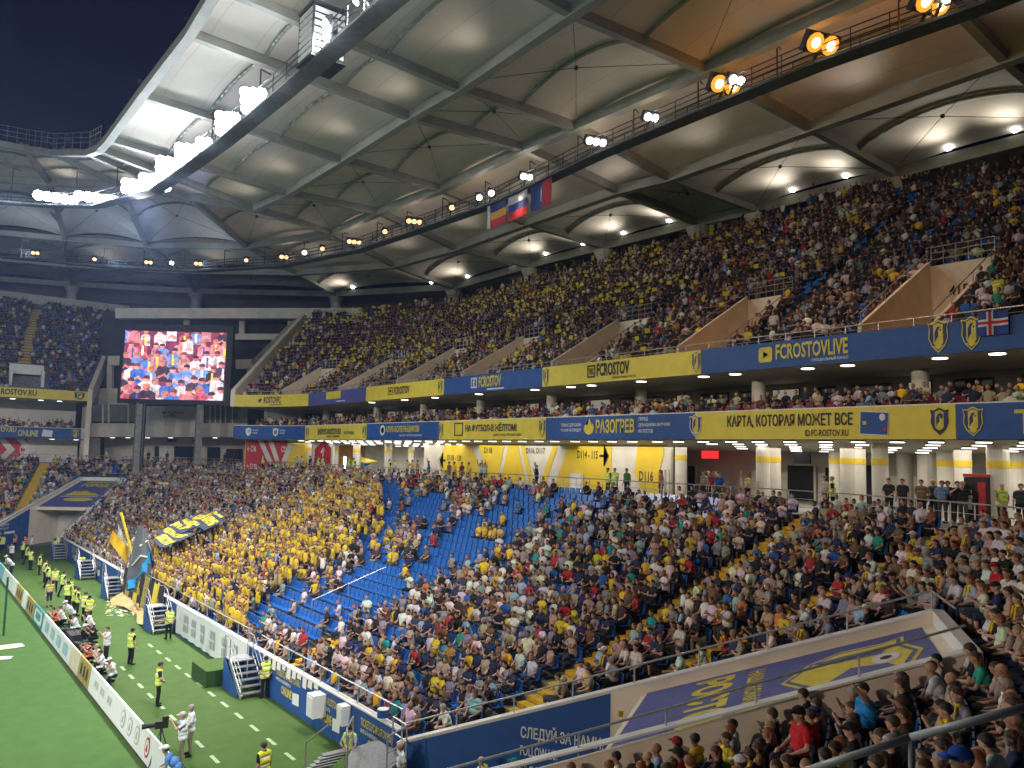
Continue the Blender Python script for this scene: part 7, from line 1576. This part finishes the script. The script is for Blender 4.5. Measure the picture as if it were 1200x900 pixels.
# photographers behind the boards
WH = (.70, .76, .80)
PH = [(13, 659, 'photographer in white, farther of the two by the light blue board', 'film', 120), (12, 675, 'photographer in white crouching over the light blue board', 'bend', 110), (37, 648, 'man in a white shirt beside the orange vests', 'stand', 80), (57, 711, 'person in a striped yellow top and black shorts behind the boards', 'stand_short', -160),
      (74, 734, 'photographer in grey and white behind the first orange vest', 'crouch', 80), (82, 737, 'photographer in a white bib bent over his bag', 'bend', 120), (90, 744, 'photographer in white kneeling with his back to the stand', 'crouch', 95), (107, 741, 'photographer in a white bib at the right of the bags', 'crouch', 70), (110, 755, 'photographer in black seated by the camera bags', 'crouch', 120), (100, 757, 'second photographer in black leaning over the bags', 'crouch', 150),
      (124, 776, 'photographer in a white jacket standing right of the orange vest', 'film', 100), (117, 784, 'photographer in a white bib beside the orange vest', 'crouch', 110), (122, 792, 'photographer in pale grey with a long lens', 'crouch', 90), (131, 801, 'photographer in a white bib with a dark number, nearest of the group', 'crouch', 130)]
for k, (px, py, lb, kd, a) in enumerate(PH):
    p = onz(px, py, 0); dk = 'black' in lb and 'shorts' not in lb
    person(kd, (p[0], p[1], 0), R_(a), lb, 'photographers behind the goal', (.02, .02, .025) if dk else ((.55, .45, .15) if 'striped' in lb else WH), (.03, .035, .06) if k % 2 else (.02, .02, .02), ['dark', 'brown', 'fair'][k % 3], cap=(.55, .58, .6) if k % 4 == 1 else None, vest=None if (dk or 'striped' in lb) else (.74, .80, .84))
def camera_rig(loc, rz, label, big=False):
    root = empty('video_camera', loc, rz, label, 'camera'); s = 1.0 if big else .55
    m = MB(); m.box((0, 0, 1.45), (.16 * s, .42 * s, .24 * s)); m.build('body', black_m, root); m = MB(); m.tube((0, .2 * s, 1.45), (0, .62 * s, 1.45), .07 * s, 12, 0, .095 * s); m.build('lens', black_m, root); m = MB(); m.box((0, -.12 * s, 1.45 + .2 * s), (.1 * s, .2 * s, .12 * s)); m.build('viewfinder', black_m, root)
    for a in (0, 2.1, 4.2): m = MB(); m.tube((0, 0, 1.36), (.45 * math.cos(a), .45 * math.sin(a), 0), .022, 6); m.build('leg', darksteel, root)
    return root
p = onz(207, 897, 0); person('film', (p[0] + .15, p[1], 0), R_(75), 'cameraman in a white bib and headphones behind a video camera', None, WH, (.30, .25, .17), 'grey', vest=(.72, .78, .84), cap=(.5, .5, .48)); camera_rig((p[0] - .55, p[1] + .1, 0), R_(80), 'black video camera on a tripod behind the near white board', True)
p = onz(215, 893, 0); person('stand_front', (p[0] + .35, p[1] + .5, 0), R_(80), 'assistant in a white bib just behind the cameraman', None, WH, (.35, .30, .2), 'grey', vest=(.74, .80, .86))
p = onz(221, 893, 1.15); person('bend', (p[0] - .3, p[1], 0), R_(60), 'man in a white cap and blue shoulder bent at the bottom edge by the board', None, (.1, .25, .6), (.05, .05, .06), 'brown', cap=(.7, .72, .74))
for k, (px, py, sx, sy, sz) in enumerate(((88, 752, .9, 1.6, .5), (97, 762, .7, 1.2, .4), (110, 768, .5, .5, .45), (79, 745, .5, .8, .4))):
    p = onz(px, py, 0); root = empty('camera_bag', (p[0], p[1], 0), .2 * k, 'dark camera bag among the photographers, %s from the far end' % ORD[[1, 2, 3, 0][k]], 'bag', 'camera bags behind the boards')
    m = MB(); q = [(-sx / 2, -sy / 2), (sx / 2, -sy / 2), (sx / 2, sy / 2), (-sx / 2, sy / 2)]; m.hexa([(x, y, 0) for x, y in q], [(x * .82, y * .9, sz) for x, y in q]); m.build('body', black_m, root); m = MB(); m.path([(0, -sy * .3, sz), (0, -sy * .2, sz + .12), (0, sy * .2, sz + .12), (0, sy * .3, sz)], .02, 5); m.build('handle', darksteel, root)
# people on the concourse at the rail
WALK = [(843, .8, 'stand', 'tall man in blue with dark trousers at the concourse rail', (.02, .09, .28), 100), (876, 1.6, 'stand_front', 'man in a yellow and grey top on the open concourse', (.42, .36, .12), 60), (825, 2.6, 'stand', 'man in grey, left of the maroon group in the concourse', (.2, .18, .15), 80), (830, 2.9, 'stand_back', 'second man of the group left of the maroon shirts', (.1, .09, .09), 120), (836, 2.2, 'stand', 'person in maroon in the concourse group', (.18, .02, .03), 90), (840, 3.4, 'stand', 'smaller person in maroon behind the concourse group', (.22, .03, .04), 70),
        (967, 1.4, 'stand', 'woman in a long pale beige dress by the concourse pillars', (.42, .36, .3), 60), (975.5, .9, 'stand', 'man in a bright yellow vest by the slim concourse pillars', (.02, .02, .02), 20), (1041, 1.6, 'stand_front', 'dark dressed person by the pillar with the white notice', (.03, .03, .03), 90), (1057, 1.7, 'stand', 'person in a dark top and red skirt in the concourse', (.03, .03, .03), 90), (1079, 1.2, 'stand_back', 'man in an olive shirt leaning at the concourse rail', (.20, .14, .06), 100), (1093, 1.9, 'stand', 'short dark person behind the olive shirt', (.05, .05, .05), 80), (1103, .9, 'stand_back', 'man in a light blue shirt at the concourse rail', (.16, .26, .45), 110), (1110, 1.2, 'stand', 'dark suited person next to the light blue shirt', (.02, .02, .03), 90), (1121, 1.0, 'clap', 'man in black gesturing at the concourse rail', (.02, .02, .02), 120), (1127, .9, 'stand_back', 'big man in black right of the gesturing one', (.02, .02, .02), 100), (1172, .8, 'stand_front', 'bald steward in hi-vis by the display stand', (.3, .35, .1), 150), (1195, 1.0, 'stand', 'dark dressed person at the right edge of the concourse', (.04, .06, .06), 110),
        (713, .7, 'stand_back', 'steward in hi-vis before the yellow wall, beside the white shirt', (.02, .02, .02), 80), (721, .8, 'walk', 'man in a white shirt beside the hi-vis steward', (.62, .62, .6), 100), (735, .8, 'stand', 'man in green with yellow arms before the white door', (.05, .18, .07), 90), (775, .8, 'stand', 'woman with orange hair before the D116 sign', (.35, .15, .08), 60), (629.5, .6, 'arms_up', 'dark figure with raised hands under the D117 arrow', (.02, .02, .02), 60), (564, .8, 'arms_up', 'man in white with raised hand before the yellow wall', (.5, .5, .5), 90), (569.5, .8, 'arms_up', 'man in pale green with raised hand before the yellow wall', (.4, .45, .3), 80), (527, .7, 'stand', 'person in brown before the left arrow of the yellow wall', (.2, .1, .06), 90), (533, .7, 'stand', 'person in yellow, left of the maroon one', (.65, .5, .05), 80), (542, .7, 'stand_front', 'person in maroon before the yellow wall', (.2, .03, .03), 90), (550, .7, 'stand', 'person in yellow, right of the maroon one', (.65, .5, .05), 90), (503, .5, 'arms_up', 'dark blue dressed man with spread arms at the rail', (.03, .05, .12), 60),
        (457, 1.2, 'stand', 'steward in hi-vis beside the far pillar', (.02, .02, .02), 80), (463.5, .6, 'walk', 'man in white next to the flag at the far rail', (.6, .6, .6), 70), (478, 1.2, 'stand', 'first of three fans in yellow at the far rail', (.65, .5, .1), 80), (484, 1.3, 'clap', 'second of three fans in yellow at the far rail', (.5, .42, .2), 90), (490, 1.2, 'stand', 'third of three fans at the far rail, in brown', (.35, .22, .12), 80), (410, 1.4, 'stand', 'steward in hi-vis by the lit far doorway', (.02, .02, .02), 80), (415, 1.6, 'stand_back', 'second steward in hi-vis by the lit far doorway', (.02, .02, .02), 90), (374, .8, 'stand', 'steward in hi-vis before the far red sign', (.02, .02, .02), 90), (379, 1.2, 'stand_front', 'second steward in hi-vis before the far red sign', (.02, .02, .02), 100), (349, 1.0, 'clap', 'first fan in white before the far yellow panel', (.6, .6, .58), 80), (354, 1.0, 'stand', 'second fan in white before the far yellow panel', (.6, .6, .58), 90), (309, .7, 'stand', 'steward in hi-vis before the red and white chevrons', (.02, .02, .02), 90), (364, 1.4, 'stand', 'dark figure between the far signs', (.03, .03, .03), 90)]
for k, (px, off, kd, lb, sh, a) in enumerate(WALK):
    p = slide(px, off); v = HV if 'hi-vis' in lb or 'bright yellow vest' in lb else None
    person(kd, (p[0], p[1], ZC), R_(a), lb, 'people standing on the concourse', sh, (.02, .02, .025) if k % 3 else (.08, .07, .06), ['dark', 'brown', 'black', 'fair'][k % 4] if 'orange hair' not in lb else 'ginger', vest=v, tail='woman' in lb, bald='bald' in lb)
p = gp(125, 532, 2); person('stand', (p[0], p[1], ZC), R_(130), 'steward in hi-vis at the rail of the corner frame, left of the screen post', 'people standing on the concourse', (.02, .02, .02), (.02, .02, .02), 'dark', vest=HV)
for k, (px, lb) in enumerate(((174, 'dark figure beside the left screen post'), (196, 'dark figure by the pale door under the screen'), (264, 'dark figure by the far openings under the screen'), (275, 'second dark figure by the far openings under the screen'))):
    p = gp(px, 532, 3); person('stand', (p[0], p[1], ZC), R_(130), lb, 'people standing on the concourse', (.05, .05, .06), (.02, .02, .02), 'dark')
# white jacketed arm and portals' watchers
p, n = fas_at(fas_s(1135, 440), 3.2); person('stand', (p[0], p[1], ZU + 1.3), R_(90), 'steward in yellow standing in the portal numbered 415', 'portal stewards', (.5, .45, .05), (.03, .03, .03), 'dark', vest=HVY)
p, n = fas_at(fas_s(872, 440), 2.6); person('stand', (p[0], p[1], ZU + 1.0), R_(100), 'person in a pale shirt standing in the second portal from the right', 'portal stewards', (.6, .58, .55), (.05, .05, .05), 'dark')
# the man in a blue shirt who points across the tunnel parapet, and the red shirt with a black cap
def fg(px, py, D, kd, lb, sh, hair, a, zoff, **k):
    p = EYE + ray(px, py) / (ray(px, py) @ CF) * D; hz = pose(kd)[1][2] + .12
    d = bowl_d(p[0], p[1]); z = Z0 + SL * d
    person(kd, (p[0], p[1], p[2] - hz), R_(a), lb, None, sh, (.03, .03, .05), hair, near=True, **k)
fg(1016, 800, 14.6, 'sit_point', 'man in a bright blue shirt stretching one arm over the tunnel parapet', (.02, .22, .55), 'dark', 60, 0)
fg(937, 828, 13.6, 'sit', 'man in a red shirt and black cap in the foreground crowd', (.50, .02, .03), 'dark', 62, 0, cap=(.012, .012, .012))
fg(1128, 876, 7.6, 'sit', 'person in a blue cap low behind the steel handrail at the bottom right', (.06, .06, .07), 'fair', 55, 0, cap=(.02, .08, .40))
fg(853, 858, 15.5, 'stand', 'man in a yellow shirt with a big yellow flag cape by the parapet', (.72, .55, .03), 'brown', 60, 0)
# plain wall between the front rows and the walkway at the right edge
# ---------------------------------------------------------------- thin blue volume added as a veil of light in the bowl
hz = MB(); hz.box((-12, 58, 20.5), (190, 200, 43)); hz_o = hz.build('added_haze', None)
hm = bpy.data.materials.new('haze_veil'); hm.use_nodes = True; n = hm.node_tree.nodes; L = hm.node_tree.links; n.remove(n['Principled BSDF'])
pv = n.new('ShaderNodeVolumePrincipled'); pv.inputs['Color'].default_value = (.36, .52, 1, 1); pv.inputs['Density'].default_value = .00045; pv.inputs['Anisotropy'].default_value = .4
L.new(pv.outputs[0], n['Material Output'].inputs['Volume']); hz_o.data.materials.clear(); hz_o.data.materials.append(hm); tag(hz_o, 'thin blue volume added as a veil of light under the roof', 'added_haze', kind='stuff')
S.cycles.volume_bounces = 0; S.cycles.volume_max_steps = 64; S.cycles.volume_step_rate = 4
